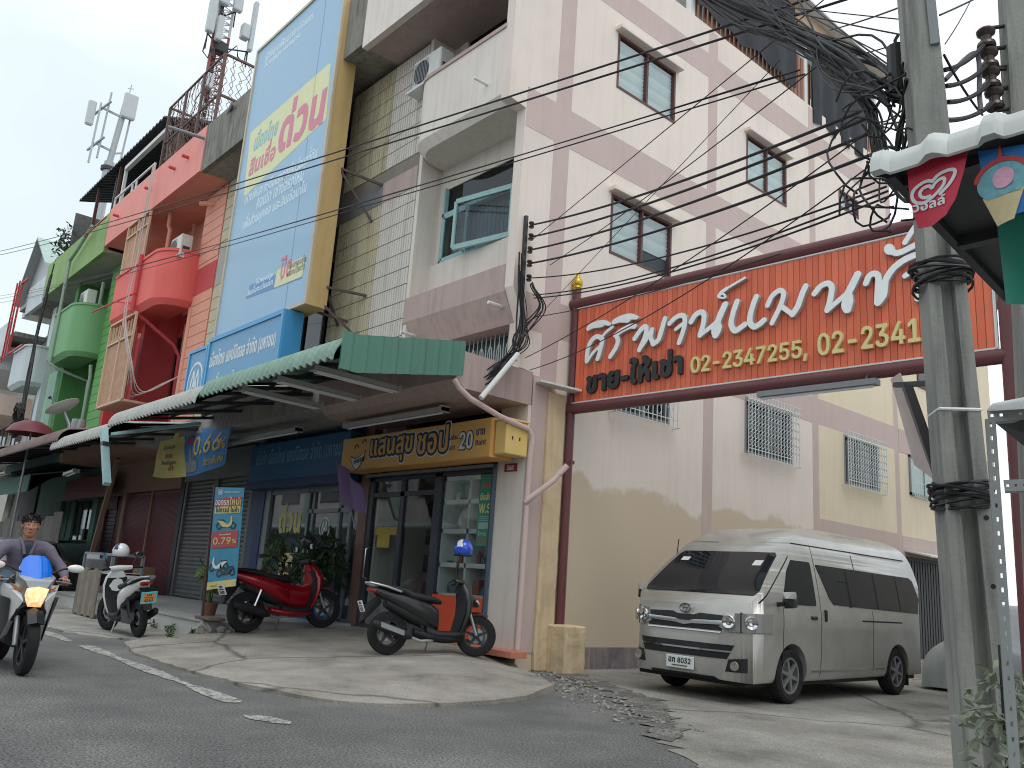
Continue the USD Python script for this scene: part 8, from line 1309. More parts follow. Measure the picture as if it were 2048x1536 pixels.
sp = thing('splice_closure', 'black cable splice canister hanging in the tangle beside the pole', 'cable box', (-2.140, 4.958, 4.561)); part(sp, 'canister', MB().cyl((-2.142, 4.957, 4.764), (-2.139, 4.958, 4.434), .06, n=12), BLACKP); part(sp, 'hook', MB().tube([(-2.142, 4.957, 4.764), (-2.146, 4.955, 4.820), (-2.129, 4.963, 4.853)], .012, 5), DARKM)
for i, (a, b) in enumerate((((-1.883, 5.802, 5.114), (-1.857, 4.964, 4.473)), ((-1.874, 5.805, 4.949), (-1.852, 4.966, 4.361)), ((-1.870, 5.806, 4.799), (-1.846, 4.968, 4.249)), ((-1.858, 5.810, 4.641), (-1.831, 4.867, 4.076)))): cable('pole_link_cable', ('top', 'second', 'third', 'lowest')[i] + ' cable between the leaning pole and the insulators', (a, b), .016, sag=.04)
single('looping_cable', MB().tube(smoothpoly([(-1.960, 5.246, 4.584), (-1.945, 5.570, 4.895), (-1.918, 5.685, 4.988), (-1.899, 5.691, 4.908), (-1.877, 5.594, 4.602), (-1.842, 5.500, 4.426)], 6), .016, 6), CABG, 'grey cable looping over and down between the two poles', 'cable')
top = []
for i, (a, b, q) in enumerate((((-4.881, 6.339, 7.530), (-2.063, 4.882, 4.778), .006), ((-4.925, 7.533, 8.313), (-2.064, 4.881, 4.562), .005), ((-7.567, 9.313, 10.625), (-2.043, 4.890, 4.883), .005), ((-4.123, 6.856, 7.475), (-2.036, 4.893, 4.448), .006), ((-3.709, 7.088, 6.801), (-1.722, 5.012, 5.074), .007), ((-3.796, 7.042, 6.478), (-2.048, 4.888, 4.731), .005), ((-1.863, 4.962, 4.866), (-2.096, 7.720, 7.019), .007), ((-1.810, 4.875, 4.588), (-2.172, 6.654, 6.280), .004), ((-1.818, 4.872, 4.514), (-1.962, 5.881, 4.615), .008))): cable('overhead_wire', 'thin wire strung to the leaning pole against the white sky', (a, b), q, group='thin wires around the pole top', sag=.03)

# ------------------------------------------------------------------ kiosk roof with pennants, slotted frame
kr = thing('kiosk_roof', 'ribbed pale metal kiosk roof with a bent front lip at upper right', 'roof', (-.6, 2.9, 2.6))
WROOF = mat('whitish_roof_sheet', C(206, 210, 206), 0.45, 0.08, 4, streak=0.25); n_ = 96; rg = []; KX0, KX1 = -1.215, .55
for i in range(n_ + 1):
    x = KX0 + (KX1 - KX0) * i / n_; ph = ((x - KX0) % .175) / .175; d = .030 * (1 if ph < .22 else (0.0 if ph > .32 else 1 - (ph - .22) / .1)); d = max(d, .030 * max(0, (ph - .9) / .1))
    pr_ = [(3.72, 2.535), (3.1, 2.62), (2.76, 2.70), (2.70, 2.705), (2.675, 2.712), (2.67, 2.698), (2.648, 2.704), (2.643, 2.690), (2.622, 2.694), (2.612, 2.676), (2.60, 2.655), (2.595, 2.612)]
    upv = np.array([(x, y - d * (.2 if k < 3 else .8), z + d * (1 if k < 4 else .35)) for k, (y, z) in enumerate(pr_)]); lo = np.array([(x, y + .006, z + d * (1 if k < 4 else .35) - .006) for k, (y, z) in enumerate(pr_)]); rg.append(np.vstack([upv, lo[::-1]]))
part(kr, 'roof_sheet', loft(rg), WROOF, smooth=35)
for y, z in ((2.75, 2.64), (3.2, 2.565), (3.66, 2.48)): part(kr, 'purlin', MB().bar((KX0 + .04, y, z), (KX1, y, z), .05), DARKM)
for x in (-1.185, -.5, .2): part(kr, 'rafter', MB().bar((x, 2.66, 2.64), (x, 3.7, 2.49), .03), DARKM)
part(kr, 'dark_underlay', MB().add(loft([np.array([(x, 2.66, 2.665), (x, 3.75, 2.50), (x, 3.75, 2.495), (x, 2.66, 2.66)]) for x in (KX0 + .03, KX1)])), DARKM)
part(kr, 'brace', MB().tube([(-1.1, 3.7, 2.45), (-1.1, 4.0, 2.2), (-.9, 4.2, 2.0)], .02, 6), DARKM)
single('blue_pipe', MB().cyl((-1.245, 3.271, 2.719), (-1.281, 4.209, 2.887), .028, n=12), mat('blue_pvc', C(70, 130, 150), 0.4, 0.15, 6), 'short blue plastic pipe under the kiosk roof', 'pipe')
def pennant(name, label, pts, y, m, bulge=.03, seed=1):
    t = thing(name, label, 'pennant', tuple(np.mean([(p[0], y, p[2]) for p in pts], axis=0))); P = Polygon([(p[0], p[2]) for p in pts]).buffer(0); x0, z0, x1, z1 = P.bounds
    v, f = extr(P, .002); tm = trimesh.Trimesh(v, f).subdivide_to_size(.03, return_index=False) if False else None
    t.w = lambda x, z: y + bulge * math.sin((x - x0) / (x1 - x0) * 4.5 + seed) * (z1 - z) / (z1 - z0) * .6; t.b = (x0, z0, x1, z1)
    def put(n_, s_, d, mm):
        s_ = s_.segmentize(.02); st = union_all([s_]) ; cells = []
        vv, ff = extr(s_, .0015); tm = trimesh.Trimesh(vv, ff, process=True); vs, fs = trimesh.remesh.subdivide_to_size(tm.vertices, tm.faces, .035)
        part(t, n_, (np.array([(a, t.w(a, b) - d - c, b) for a, b, c in vs]), fs), mm, smooth=False)
    t.put = put; put('cloth', P, 0, m); return t
RP = mat('red_pennant_cloth', C(196, 50, 72), 0.6, 0.05, 3, obj=True); PY_ = 2.63
pa = pennant('red_pennant', 'red pennant with a white double heart emblem and lettering under the kiosk roof', ((-1.117, 2.630, 2.653), (-0.923, 2.630, 2.626), (-0.939, 2.630, 2.551), (-0.965, 2.630, 2.465), (-0.998, 2.630, 2.420), (-1.049, 2.630, 2.404), (-1.096, 2.630, 2.412), (-1.115, 2.630, 2.511)), PY_, RP)
WPN = mat('pennant_white_print', C(220, 222, 222), 0.5)
H2 = lambda pts: [((-1.037, 2.630, 2.531)[0] + a, (-1.037, 2.630, 2.531)[2] + b) for a, b in pts]
kx = .00155   # metres per drawing unit
hz = lambda L: [((a - 470) * .00030 , (470 - b) * .00030) for a, b in L]
def band_(L, w): return LineString(smoothpoly(H2(hz(L)), 5)).buffer(w)
ht = union_all([band_([(468, 398), (420, 375), (340, 385), (262, 430), (238, 500), (270, 575), (350, 605), (430, 590), (520, 545), (590, 480), (600, 420), (560, 405), (500, 430), (468, 468)], .0055), band_([(468, 398), (540, 350), (640, 335), (710, 360), (700, 430), (640, 510), (550, 575)], .0058), band_([(458, 470), (430, 440), (370, 440), (325, 480), (335, 530), (380, 555), (430, 556)], .0055)])
pa.put('heart_emblem', ht, .003, WPN)
wl_ = thai('วอลล์', 1.0, .8); q0, q1 = (-1.108, 2.630, 2.467), (-0.997, 2.630, 2.459); wl_ = fit(wl_, q1[0] - q0[0], .034, (q0[0], q0[2])); wl_ = affinity.affine_transform(wl_, [1, 0, (q1[2] - q0[2]) / (q1[0] - q0[0]) + .0, 1, 0, -((q1[2] - q0[2]) / (q1[0] - q0[0])) * q0[0]]); pa.put('lettering', wl_, .003, WPN)
BP = mat('blue_pennant_cloth', C(30, 108, 172), 0.6, 0.05, 3, obj=True)
pb_ = pennant('blue_pennant', 'blue pennant printed with an ice cream cone', ((-0.901, 2.630, 2.613), (-0.733, 2.630, 2.583), (-0.766, 2.630, 2.371), (-0.849, 2.630, 2.357), (-0.869, 2.630, 2.369), (-0.891, 2.630, 2.476)), PY_ + .01, BP, seed=2)
C0 = np.array((-0.836, 2.630, 2.482))[[0, 2]]
def at_(s_, dx=0, dz=0): return affinity.translate(s_, C0[0] + dx, C0[1] + dz)
pb_.put('cone_print', at_(Polygon([(-.062, -.03), (.062, -.028), (.03, -.13), (-.022, -.135)])), .003, mat('cone_tan_print', C(196, 182, 140), 0.6, 0.12, 60)); pb_.put('scoop_print', at_(affinity.scale(Point(0, .01).buffer(1), .075, .062).intersection(sbox(-1, -.04, 1, 1))), .004, mat('scoop_teal_print', C(110, 170, 180), 0.6, 0.3, 40)); pb_.put('scoop_print', at_(affinity.scale(Point(.005, .015).buffer(1), .032, .034)), .006, mat('scoop_pink_print', C(210, 160, 180), 0.6, 0.2, 60)); pb_.put('rim_print', at_(LineString([(.078 * math.cos(a), .012 + .065 * math.sin(a)) for a in np.linspace(.3, 2.9, 16)]).buffer(.007)), .006, mat('cherry_red_print', C(190, 60, 56), 0.6)); pb_.put('rim_print', at_(Polygon([(-.008, .07), (.008, .07), (.002, .125), (-.002, .125)])), .006, MATS['cherry_red_print'])
pennant('green_pennant', 'plain green pennant below the blue one', ((-0.946, 2.900, 2.486), (-0.817, 2.900, 2.483), (-0.838, 2.900, 2.162), (-0.932, 2.900, 2.184)), 2.9, mat('green_pennant_cloth', C(44, 140, 118), 0.6, 0.08, 4, obj=True), seed=3)
sfm = thing('slotted_frame', 'white slotted-angle steel frame with a small sheet roof at the right edge', 'frame', (-1.084, 3.223, 1.594))
SLW = mat('slotted_steel', C(164, 168, 166), 0.45, 0.08, 5, streak=0.2)
def slotted(t, a, b, w, n, nrm=(0, -1, 0)):
    a, b = np.array(a, float), np.array(b, float); d = b - a; L = np.linalg.norm(d); d /= L; s_ = np.cross(d, nrm); s_ /= np.linalg.norm(s_); pl_ = sbox(0, -w / 2, L, w / 2)
    for i in range(n): pl_ = pl_.difference(sbox((i + .3) * L / n, -w * .11, (i + .62) * L / n, w * .11))
    v, f = extr(pl_, .003); nn = np.cross(s_, d); part(t, 'slotted_angle', (a + v[:, :1] * d + v[:, 1:2] * s_ + v[:, 2:3] * nn, f), SLW); part(t, 'angle_flange', MB().bar(a + s_ * w / 2 + nn * -.018, b + s_ * w / 2 + nn * -.018, .003, w * .8, up=nn), SLW)
slotted(sfm, (-1.111, 3.213, 1.881), (-1.103, 3.216, 0.647), .032, 26, (.35, -.94, 0)); slotted(sfm, (-1.119, 3.211, 1.892), (-0.953, 3.264, 1.899), .045, 6, (.35, -.94, 0)); slotted(sfm, (-1.084, 3.223, 1.643), (-0.969, 3.259, 1.650), .04, 5, (.35, -.94, 0))
part(sfm, 'sheet_roof', MB().add(loft([np.array([(-1.118, 3.211, 1.910), (-1.362, 3.973, 2.108), (-1.361, 3.973, 2.112), (-1.118, 3.211, 1.916)]), np.array([(-0.883, 3.076, 1.872), (-1.182, 4.030, 2.138), (-1.181, 4.030, 2.143), (-0.883, 3.076, 1.877)])])), WROOF); part(sfm, 'dark_underside', MB().add(loft([np.array([(-1.128, 3.313, 1.887), (-1.079, 3.434, 1.820), (-1.086, 3.453, 1.819), (-1.134, 3.332, 1.887)]), np.array([(-0.926, 3.167, 1.860), (-0.932, 3.270, 1.783), (-0.938, 3.289, 1.783), (-0.932, 3.186, 1.860)])])), DARKM)
lb = thing('tilted_lightbox', 'tilted faded street lightbox seen edge-on beside the pole', 'lightbox', (-2.204, 5.148, 2.265))
part(lb, 'faded_face', hull([(-2.361, 5.188, 2.612), (-2.269, 5.120, 2.627), (-2.256, 5.234, 2.066), (-2.126, 5.181, 1.968), (-2.376, 5.236, 2.618), (-2.284, 5.168, 2.630), (-2.266, 5.285, 2.074), (-2.140, 5.229, 1.975)]), mat('faded_print', C(186, 172, 166), 0.6, 0.3, 3.5)); part(lb, 'dark_back', hull([(-2.230, 5.027, 2.539), (-2.136, 4.959, 2.497), (-2.087, 5.089, 1.963), (-2.013, 5.011, 2.021), (-2.135, 4.851, 2.490), (-2.087, 4.872, 2.467), (-2.002, 4.907, 1.935), (-1.971, 4.920, 2.006)]), DARKM); part(lb, 'bracket', MB().bar((-2.256, 5.016, 2.524), (-1.967, 4.868, 2.468), .03), DARKM)
fp = v, f = extr(union_all([sbox(0, 0, .1, .5)]), .002)
ls_ = thing('weedy_shrub', 'dusty pale shrub growing against the foot of the leaning pole', 'shrub', (-1.441, 4.051, 0.861)); sc = np.array((-1.420, 4.059, 0.785)); part(ls_, 'stem', MB().tube([(sc[0], sc[1], 0), sc, sc + (0, 0, .3)], .012, 5).tube([(sc[0] + .05, sc[1], 0), sc + (.12, 0, .15)], .01, 5), DARKM); part(ls_, 'foliage', leaves(sc - (0, 0, .05), (.17, .16, .30), 280, .07, 14, .3), mat('dusty_pale_leaf', C(134, 142, 122), 0.75, 0.3, 12))

# ------------------------------------------------------------------ banners, flag, standee
def bannerpatch(t, n_, p00, p10, p11, p01, m, wave=.03, nx=14, ny=8, d=0.0, seed=0):
    """cloth between four corners (lower left, lower right, upper right, upper left)"""
    p00, p10, p11, p01 = map(lambda q: np.array(q, float), (p00, p10, p11, p01)); V = []; F = []
    for j in range(ny + 1):
        for i in range(nx + 1):
            a, b = i / nx, j / ny; p = p00 * (1 - a) * (1 - b) + p10 * a * (1 - b) + p11 * a * b + p01 * (1 - a) * b; V.append(p + np.array((0, wave * math.sin(a * 7 + seed) * (1 - b * .6) + .4 * wave * math.sin(b * 9) - d, -.04 * math.sin(PI * a) * (1 - b) * (wave > 0))))
    V = np.array(V); W2 = V + (0, .004, 0); k = len(V)
    for j in range(ny):
        for i in range(nx): q = j * (nx + 1) + i; F += [(q, q + 1, q + nx + 2), (q, q + nx + 2, q + nx + 1), (k + q, k + q + nx + 2, k + q + 1), (k + q, k + q + nx + 1, k + q + nx + 2)]
    return part(t, n_, (np.vstack([V, W2]), np.array(F)), m, smooth=False)
YB = mat('banner_yellow', C(214, 204, 128), 0.6, 0.08, 4); BB2 = mat('banner_blue', C(70, 130, 190), 0.6, 0.1, 4)
bn_ = thing('hanging_banner', 'yellow and blue cloth banner with gold percentage lettering slung under the grey awning', 'banner', (-18.9, 7, 3.5))
q = dict(BL=(-20.989, 7.000, 3.107), BM=(-18.908, 7.000, 3.010), BR=(-16.928, 7.000, 3.153), TL=(-20.859, 7.000, 4.080), TM=(-19.422, 7.000, 4.054), TR=(-16.850, 7.000, 3.998))
bannerpatch(bn_, 'yellow_cloth', q['BL'], q['BM'], q['TM'], q['TL'], YB); bannerpatch(bn_, 'blue_cloth', q['BM'], q['BR'], q['TR'], q['TM'], BB2, seed=7)
def warp_on(t, n_, s_, P00, P10, P11, P01, m, d=.012, wave=.03, seed=7):
    """drawing in the unit square laid on the cloth"""
    vv, ff = extr(s_, .001); tm = trimesh.Trimesh(vv, ff, process=True); v, f = trimesh.remesh.subdivide_to_size(tm.vertices, tm.faces, .12); P00, P10, P11, P01 = map(lambda q: np.array(q, float), (P00, P10, P11, P01)); a, b = v[:, :1], v[:, 1:2]
    p = P00 * (1 - a) * (1 - b) + P10 * a * (1 - b) + P11 * a * b + P01 * (1 - a) * b; a, b = a[:, 0], b[:, 0]; p[:, 1] += wave * np.sin(a * 7 + seed) * (1 - b * .6) + .4 * wave * np.sin(b * 9) - d - v[:, 2]; p[:, 2] -= .04 * np.sin(PI * a) * (1 - b) * (wave > 0); return part(t, n_, (p, f), m)
GLT = mat('banner_gold', C(210, 186, 110), 0.5, 0.1, 8); BQ = (q['BM'], q['BR'], q['TR'], q['TM']); YQ = (q['BL'], q['BM'], q['TM'], q['TL'])
def skx(s_, k): return affinity.affine_transform(s_, [1, k, 0, 1, 0, 0])
warp_on(bn_, 'lettering', fit(skx(latin('0.66', 1.0), .15), .62, .42, (.24, .42)), *BQ, GLT); warp_on(bn_, 'lettering', fit(latin('%', 1.0), .13, .26, (.83, .44)), *BQ, GLT); warp_on(bn_, 'lettering', fit(thai('อัตราพิเศษ', 1.0), .42, .2, (.52, .13)), *BQ, GLT)
warp_on(bn_, 'red_print', sbox(.08, .70, .24, .86), *BQ, mat('banner_red', C(190, 70, 80), 0.6)); warp_on(bn_, 'city_print', union_all([Polygon([(.08, .14), (.2, .14), (.17, .62), (.14, .62)]), sbox(.02, .08, .32, .32)] + [sbox(.20 + .02 * i, .3, .21 + .02 * i, .56 - .04 * i) for i in range(4)]), *BQ, mat('banner_grey_print', C(140, 146, 156), 0.6, 0.3, 20))
for txt, x, z, w, h, mm in (('ให้วงเงินสูง', .22, .62, .5, .13, 'banner_grey'), ('รับดอก', .34, .44, .3, .13, 'banner_red'), ('สินเชื่อรถ', .2, .30, .55, .12, 'banner_grey'), ('ต่ำ', .5, .16, .18, .14, 'banner_red')): warp_on(bn_, 'lettering', fit(thai(txt, 1.0), w, h, (x, z)), *YQ, mat(mm, C(120, 120, 110), 0.6), seed=0)
st_ = thing('standing_banner', 'upright blue motorcycle loan banner on a pole beside the red scooter', 'banner', (-13.6, 5.75, .31)); sq = dict(BL=(-13.819, 5.750, 0.765), BR=(-12.754, 5.750, 0.878), TR=(-12.936, 5.750, 2.382), TL=(-14.084, 5.750, 2.441))
TQB = mat('standee_blue', C(60, 138, 168), 0.6, 0.06, 3); bannerpatch(st_, 'cloth', sq['BL'], sq['BR'], sq['TR'], sq['TL'], TQB, wave=.0)
SQ = (sq['BL'], sq['BR'], sq['TR'], sq['TL']); kw = dict(wave=0.0)
part(st_, 'pole', MB().bar((-13.869, 5.760, 0.292), (-14.148, 5.760, 2.495), .035), mat('brown_pole', C(78, 56, 52), 0.6)); part(st_, 'base_board', MB().add(rbox(-13.95, -13.4, 5.66, 5.95, .31, .36, .01)), mat('weathered_board', C(108, 96, 86), 0.85, 0.2, 6)); part(st_, 'ring', MB().tube([(-13.72 + .03 * math.cos(a), 5.7, .52 + .03 * math.sin(a)) for a in np.linspace(0, 2 * PI, 10)], .006, 4), DARKM)
BRED = mat('standee_red', C(176, 70, 76), 0.6, 0.05); BYE = mat('standee_yellow', C(206, 196, 130), 0.6, 0.05)
warp_on(st_, 'red_plate', Polygon([(.04, .80), (.96, .81), (.96, .91), (.5, .895), (.04, .875)]), *SQ, BRED, .006, **kw); warp_on(st_, 'yellow_plate', Polygon([(.06, .73), (.94, .74), (.94, .81), (.06, .80)]), *SQ, BYE, .006, **kw); warp_on(st_, 'red_plate', sbox(.06, .40, .92, .55).buffer(.01), *SQ, BRED, .006, **kw); warp_on(st_, 'yellow_plate', sbox(.0, .0, 1.0, .07), *SQ, BYE, .006, **kw)
warp_on(st_, 'lettering', fit(thai('ออกรถ', 1.0), .48, .055, (.07, .815)), *SQ, WPN, .011, **kw); warp_on(st_, 'lettering', fit(thai('ใหม่!', 1.0), .38, .085, (.57, .82)), *SQ, BYE, .011, **kw); warp_on(st_, 'lettering', fit(thai('ไม่ดาวน์ ไม่ค้ำ', 1.0), .8, .06, (.1, .745)), *SQ, PLATEB, .011, **kw); warp_on(st_, 'lettering', fit(latin('0.79', 1.0), .62, .07, (.10, .425)), *SQ, BYE, .011, **kw); warp_on(st_, 'lettering', fit(latin('%', 1.0), .14, .045, (.76, .43)), *SQ, BYE, .011, **kw); warp_on(st_, 'lettering', fit(thai('รับดอกเบี้ยต่ำ', 1.0), .4, .022, (.3, .515)), *SQ, WPN, .011, **kw); warp_on(st_, 'emblem', affinity.translate(affinity.scale(emblem(0, 0, 1), .09, .026), .22, .95), *SQ, WPN, .008, **kw); warp_on(st_, 'lettering', fit(thai('เมืองไทย แคปปิตอล', 1.0), .5, .02, (.36, .945)), *SQ, WPN, .008, **kw); warp_on(st_, 'lettering', fit(thai('สาขาสี่พระยา', 1.0), .5, .03, (.12, .02)), *SQ, MATS['sticker_dull_yellow'], .011, **kw)
for (ox_, oz_, sc_, c_, fl) in ((.5, .575, .16, BYE, 1), (.36, .17, .16, WPN, -1), (.62, .11, .15, DARKM, -1)):   # little printed scooters
    k_ = lambda L: [(ox_ + a * sc_ * fl * 2.0, oz_ + b * sc_ * .75) for a, b in L]; ring_ = lambda cx, r_: affinity.scale(Point(0, 0).buffer(r_), 2.0 * sc_, .75 * sc_, origin=(0, 0))
    for cx in (-.75, .75):
        w_ = affinity.translate(ring_(0, .30).difference(ring_(0, .2)), ox_ + cx * sc_ * fl * 2.0, oz_ + .3 * sc_ * .75); warp_on(st_, 'printed_scooter', w_.buffer(0), *SQ, PLATEB, .010, **kw)
    warp_on(st_, 'printed_scooter', Polygon(k_([(-.95, .72), (-.5, .78), (-.1, .55), (.25, .38), (.45, .6), (.5, 1.1), (.62, 1.1), (.7, .7), (.62, .35), (.3, .15), (-.35, .2), (-.6, .45)])).buffer(0), *SQ, c_, .013, **kw); warp_on(st_, 'printed_scooter', Polygon(k_([(-.9, .82), (-.2, .82), (-.25, .7), (-.9, .74)])).buffer(0), *SQ, PLATEB, .016, **kw)
fg = thing('purple_flag', 'drooping dusty purple flag on a stick between the two shops', 'flag', (-12.688, 7.550, 2.602)); FQ = [(-13.312, 7.550, 3.095), (-12.955, 7.550, 2.933), (-12.522, 7.550, 2.655), (-12.089, 7.550, 2.276), (-12.078, 7.550, 2.137), (-12.608, 7.550, 2.220), (-12.904, 7.550, 2.310), (-13.123, 7.550, 2.706)]
v, f = extr(Polygon([(p[0], p[2]) for p in FQ]), .004); tm = trimesh.Trimesh(v, f, process=True); v, f = trimesh.remesh.subdivide_to_size(tm.vertices, tm.faces, .08); part(fg, 'cloth', (np.stack([v[:, 0], 7.55 - v[:, 2] + .05 * np.sin(v[:, 0] * 16 + v[:, 1] * 7), v[:, 1]], 1), f), mat('purple_cloth', C(112, 92, 130), 0.8, 0.08, 3)); part(fg, 'stick', MB().cyl((-13.334, 7.560, 3.116), (-12.510, 7.600, 1.891), .012, n=8), ALU)

# ------------------------------------------------------------------ air conditioners, dish, clutter
def aircon(label, x, y, z, w=.85, h=.6, d=.32):
    t = thing('air_conditioner', label, 'air conditioner', (x, y, z)); m_ = mat('aircon_cream', C(208, 210, 204), 0.5, 0.06, 4, streak=0.2)
    part(t, 'cabinet', MB().add(rbox(x - w / 2, x + w / 2, y - d / 2, y + d / 2, z, z + h, .02)), m_); part(t, 'fan_recess', move(lathe([(.001, 0), (.23, 0), (.23, .012), (.001, .012)], n=24), rotx(PI / 2), (x - w * .18, y - d / 2 - .001, z + h / 2)), DARKM)
    g_ = MB()
    for k in range(9): g_.bar((x - w * .18 - .2 + k * .05, y - d / 2 - .02, z + .08), (x - w * .18 - .2 + k * .05, y - d / 2 - .02, z + h - .08), .008)
    part(t, 'fan_grille', g_, GALV); part(t, 'bracket', MB().box(x - w / 2 - .1, x + w / 2, y - d / 2 - .05, y + d / 2, z - .04, z - .002), WHMET)
    part(t, 'side_vents', MB().box(x + w / 2, x + w / 2 + .004, y - .1, y + .1, z + .12, z + .3), DARKM)
aircon('cream air conditioner on the third-floor balcony of the corner building', -11.95, 7.86, 10.08); aircon('white air conditioner standing on the green balcony', -32.0, 7.45, 9.5, .9, .8); aircon('grey-white air conditioner on the coral balcony', -23.35, 7.55, 9.4, .8, .65)
dh = thing('satellite_dish', 'large pale satellite dish on a bracket above the brown awning', 'satellite dish', (-23.2, 5.2, 4.6)); dm = lathe([(.001, -.09), (.18, -.07), (.32, -.025), (.41, .03), (.41, .04), (.31, -.012), (.17, -.058), (.001, -.078)], n=28); part(dh, 'reflector', move(dm, rotz(.5) @ roty(-.5) @ rotx(.25), (-23.2, 5.3, 4.72)), mat('dish_grey', C(188, 192, 184), 0.5, 0.08, 3, streak=0.2), smooth=40); part(dh, 'mount', MB().tube([(-23.2, 5.35, 4.62), (-23.1, 5.5, 4.3), (-23.1, 5.5, 3.9)], .04, 8).bar((-23.2, 5.3, 4.65), (-23.0, 4.95, 4.86), .025), GALV); part(dh, 'feed_horn', MB().cyl((-23.0, 4.95, 4.86), (-23.0, 4.9, 4.9), .04), DARKM)
part(thing('water_drum', 'dented steel drum standing behind the satellite dish', 'drum', (-23.9, 5.9, 4.1)), 'body', lathe([(.001, 4.1), (.17, 4.1), (.18, 4.14), (.17, 4.34), (.18, 4.38), (.17, 4.58), (.001, 4.6)], (-23.9, 5.9, 0), 16), GALV, smooth=30)
um = thing('maroon_parasol', 'dark red dome parasol top behind the far brown awning', 'parasol', (-27.6, 5.6, 4)); part(um, 'canopy', lathe([(.001, 4.86), (.25, 4.83), (.5, 4.70), (.66, 4.48), (.66, 4.46), (.48, 4.67), (.001, 4.83)], (-27.6, 5.6, 0), 16), MAR, smooth=40); part(um, 'shaft', MB().cyl((-27.6, 5.6, .1), (-27.6, 5.6, 4.8), .03), GALV)
cl = MB(); r = np.random.default_rng(12)
for k in range(16):
    cl.tube([(-33.0 + (.45 + r.normal(0, .06)) * math.cos(a), 6.2 + r.normal(0, .05), 5.5 + (.5 + r.normal(0, .06)) * math.sin(a)) for a in np.linspace(0, 2 * PI, 18)], .03, 5)
single('cable_coil', cl, CAB, 'black coil of spare cable hanging at the far left above the awning', 'cable coil', kind='stuff')
vc = MB()
for k in range(18): o = r.normal(0, .12, 2); vc.tube(smoothpoly([(-34.9 + o[0], 6.7, 11.2 + r.normal(0, .4)), (-35.3 + o[1], 6.7, 9.5), (-35.2 + r.normal(0, .15), 6.7, 7.5), (-34.8 + r.normal(0, .2), 6.7, 5.0)], 5), .025, 5)
single('house_cable_bundle', vc, CAB, 'vertical bundle of black cables between the green and pale houses', 'cable bundle', kind='stuff')
cw = MB()
for k in range(5): o = r.normal(0, .1, 3); cw.tube(smoothpoly([(-24.9 + o[0], 6.9, 12.6), (-24.9 + o[1], 6.85, 9.6), (-24.8 + o[2], 6.8, 7.8), (-24.1 + r.normal(0, .2), 6.9, 6.3), (-24.4 + r.normal(0, .3), 7.3, 5.6), (-23.6 + r.normal(0, .2), 7.9, 6.0), (-23.9, 8.3, 6.3)], 6), .014, 5)
single('dangling_wires', cw, mat('pale_wire', C(190, 178, 172), 0.6), 'loose pale wires dangling down the red recess of the coral house', 'wires', kind='stuff')
def potted(label, x, y, z, pot, leafm, h, n, size, seed, rad=.3, pr=.16):
    t = thing('potted_plant', label, 'plant', (x, y, z)); part(t, 'pot', lathe([(.001, z), (pr * .75, z), (pr, z + pr * 1.7), (pr * .93, z + pr * 1.7), (pr * .85, z + pr * 1.4), (.001, z + pr * 1.4)], (x, y, 0), 18), pot, smooth=40); st = MB(); rr_ = np.random.default_rng(seed)
    for k in range(5): st.tube([(x, y, z + pr * 1.4), (x + rr_.normal(0, rad * .3), y + rr_.normal(0, rad * .3), z + h * .6), (x + rr_.normal(0, rad * .6), y + rr_.normal(0, rad * .6), z + h)], .010, 5)
    part(t, 'stem', st, LEAF2); part(t, 'foliage', leaves((x, y, z + h * .72), (rad, rad, h * .32), n, size, seed, .3, .3), leafm)
BLP = mat('blue_plastic_pot', C(60, 130, 190), 0.35, 0.05); CLP = mat('clay_pot', C(120, 84, 66), 0.8, 0.1)
potted('big dark-leaved plant in a blue pot behind the red scooter', -14.15, 7.95, .26, BLP, LEAF2, 1.55, 170, .34, 5, .45, .2); potted('second blue pot of drooping leaves by the office door', -14.75, 8.05, .26, BLP, LEAF1, 1.2, 110, .3, 6, .35, .17); potted('small palm-like plant left of the blue standing banner', -14.9, 6.3, .31, CLP, LEAF3, .95, 80, .26, 7, .25, .13); potted('slender green plant between the standing banner and the blue office wall', -15.2, 7.6, .31, CLP, LEAF1, 1.5, 110, .22, 8, .28, .14)
wd = thing('display_case', 'old glass display case with a weathered plank front beside the white scooter', 'cabinet', (-18.3, 5.2, .05)); WDB = [mat('grey_plank_%d' % i, C(128 + 14 * i, 120 + 13 * i, 110 + 12 * i), 0.85, 0.25, 5, 0.3, 40, streak=0.4) for i in range(2)]
x0, x1 = (-18.736, 5.200, 0.010)[0], (-16.992, 5.200, 0.089)[0]
fr = MB()
for x in (x0, x1): fr.bar((x, 5.2, .05), (x, 5.2, 1.22), .05); fr.bar((x, 5.75, .05), (x, 5.75, 1.22), .05)
fr.bar((x0, 5.2, 1.22), (x1, 5.2, 1.22), .05).bar((x0, 5.75, 1.22), (x1, 5.75, 1.22), .05).bar((x1, 5.2, 1.22), (x1, 5.75, 1.22), .05).bar((x0, 5.2, 1.22), (x0, 5.75, 1.22), .05); part(wd, 'frame', fr, ALU)
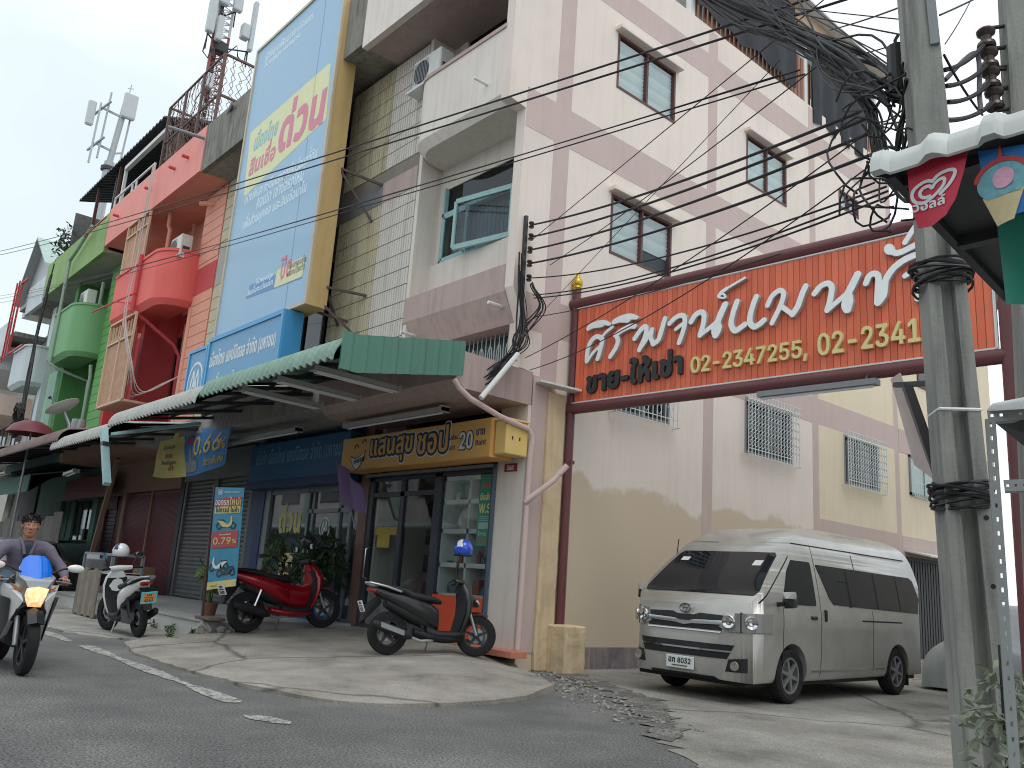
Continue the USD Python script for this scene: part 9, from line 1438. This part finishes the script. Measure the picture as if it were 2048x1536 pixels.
for i in range(7): part(wd, 'plank', MB().add(rbox(x0 + (x1 - x0) * .78 * i / 7 + .004, x0 + (x1 - x0) * .78 * (i + 1) / 7 - .004, 5.13, 5.16, .04 + .03 * (i % 2), .88 + .03 * (i % 3), .004)), WDB[i % 2])
part(wd, 'glass_pane', Bx(x0, x1, 5.195, 5.2, .9, 1.2), GLS); part(wd, 'side_panel', Bx(x1 - .02, x1, 5.22, 5.73, .1, .9), WHMET); part(wd, 'shelf', Bx(x0, x1, 5.22, 5.74, .86, .89), WHMET)
part(thing('cardboard_box', 'brown cardboard box left by the maroon folding gate', 'box', (-22.9, 7.9, .3)), 'body', MB().add(rbox(-23.1, -22.65, 7.6, 8.0, .55, .98, .01)), mat('cardboard', C(150, 124, 94), 0.85, 0.1)); part(thing('plastic_crate', 'dark crate under the cardboard box by the maroon gate', 'crate', (-22.9, 7.8, .05)), 'body', MB().add(rbox(-23.3, -22.55, 7.5, 8.1, .05, .55, .03)), mat('dark_crate', C(64, 70, 74), 0.6, 0.2))
hb = thing('rubbish_heap', 'low heap of bagged rubbish between the wooden case and the maroon gate', 'rubbish', (-24, 7.5, 0)); r = np.random.default_rng(3)
for k in range(7): c = (-24.6 + k * .28, 7.4 + r.uniform(-.2, .3), .2); v, f = sph(c, (.26, .24, .2 + .08 * r.random())); v = v + (meshkit.fbm(v * 6, 3, k)[:, None] - .5) * .16; part(hb, 'bag', (v, f), [BLACKP, GREYM, mat('murky_bag', C(90, 92, 88), 0.5, 0.3)][k % 3], smooth=True)
tb_ = thing('street_table', 'small pale folding table behind the rider', 'table', (-21.8, 5.0, 0)); part(tb_, 'tabletop', MB().add(rbox(-22.4, -21.2, 4.7, 5.3, .72, .76, .01)), WHMET)
for x in (-22.3, -21.3):
    for y in (4.76, 5.24): part(tb_, 'leg', MB().bar((x, y, .03), (x, y, .72), .03), GALV)
wg = MB(); r = np.random.default_rng(9)
for (cx, cy, k) in ((-13.1, 5.0, 8), (-14.6, 5.55, 10), (-13.55, 5.55, 14), (-15.4, 5.55, 6)): wg.add(leaves((cx, cy, .10), (.14, .06, .07), k * 6, .07, k, .2))
single('kerb_weeds', wg, LEAF1, 'tufts of small weeds along the foot of the platform', 'weeds', kind='stuff')
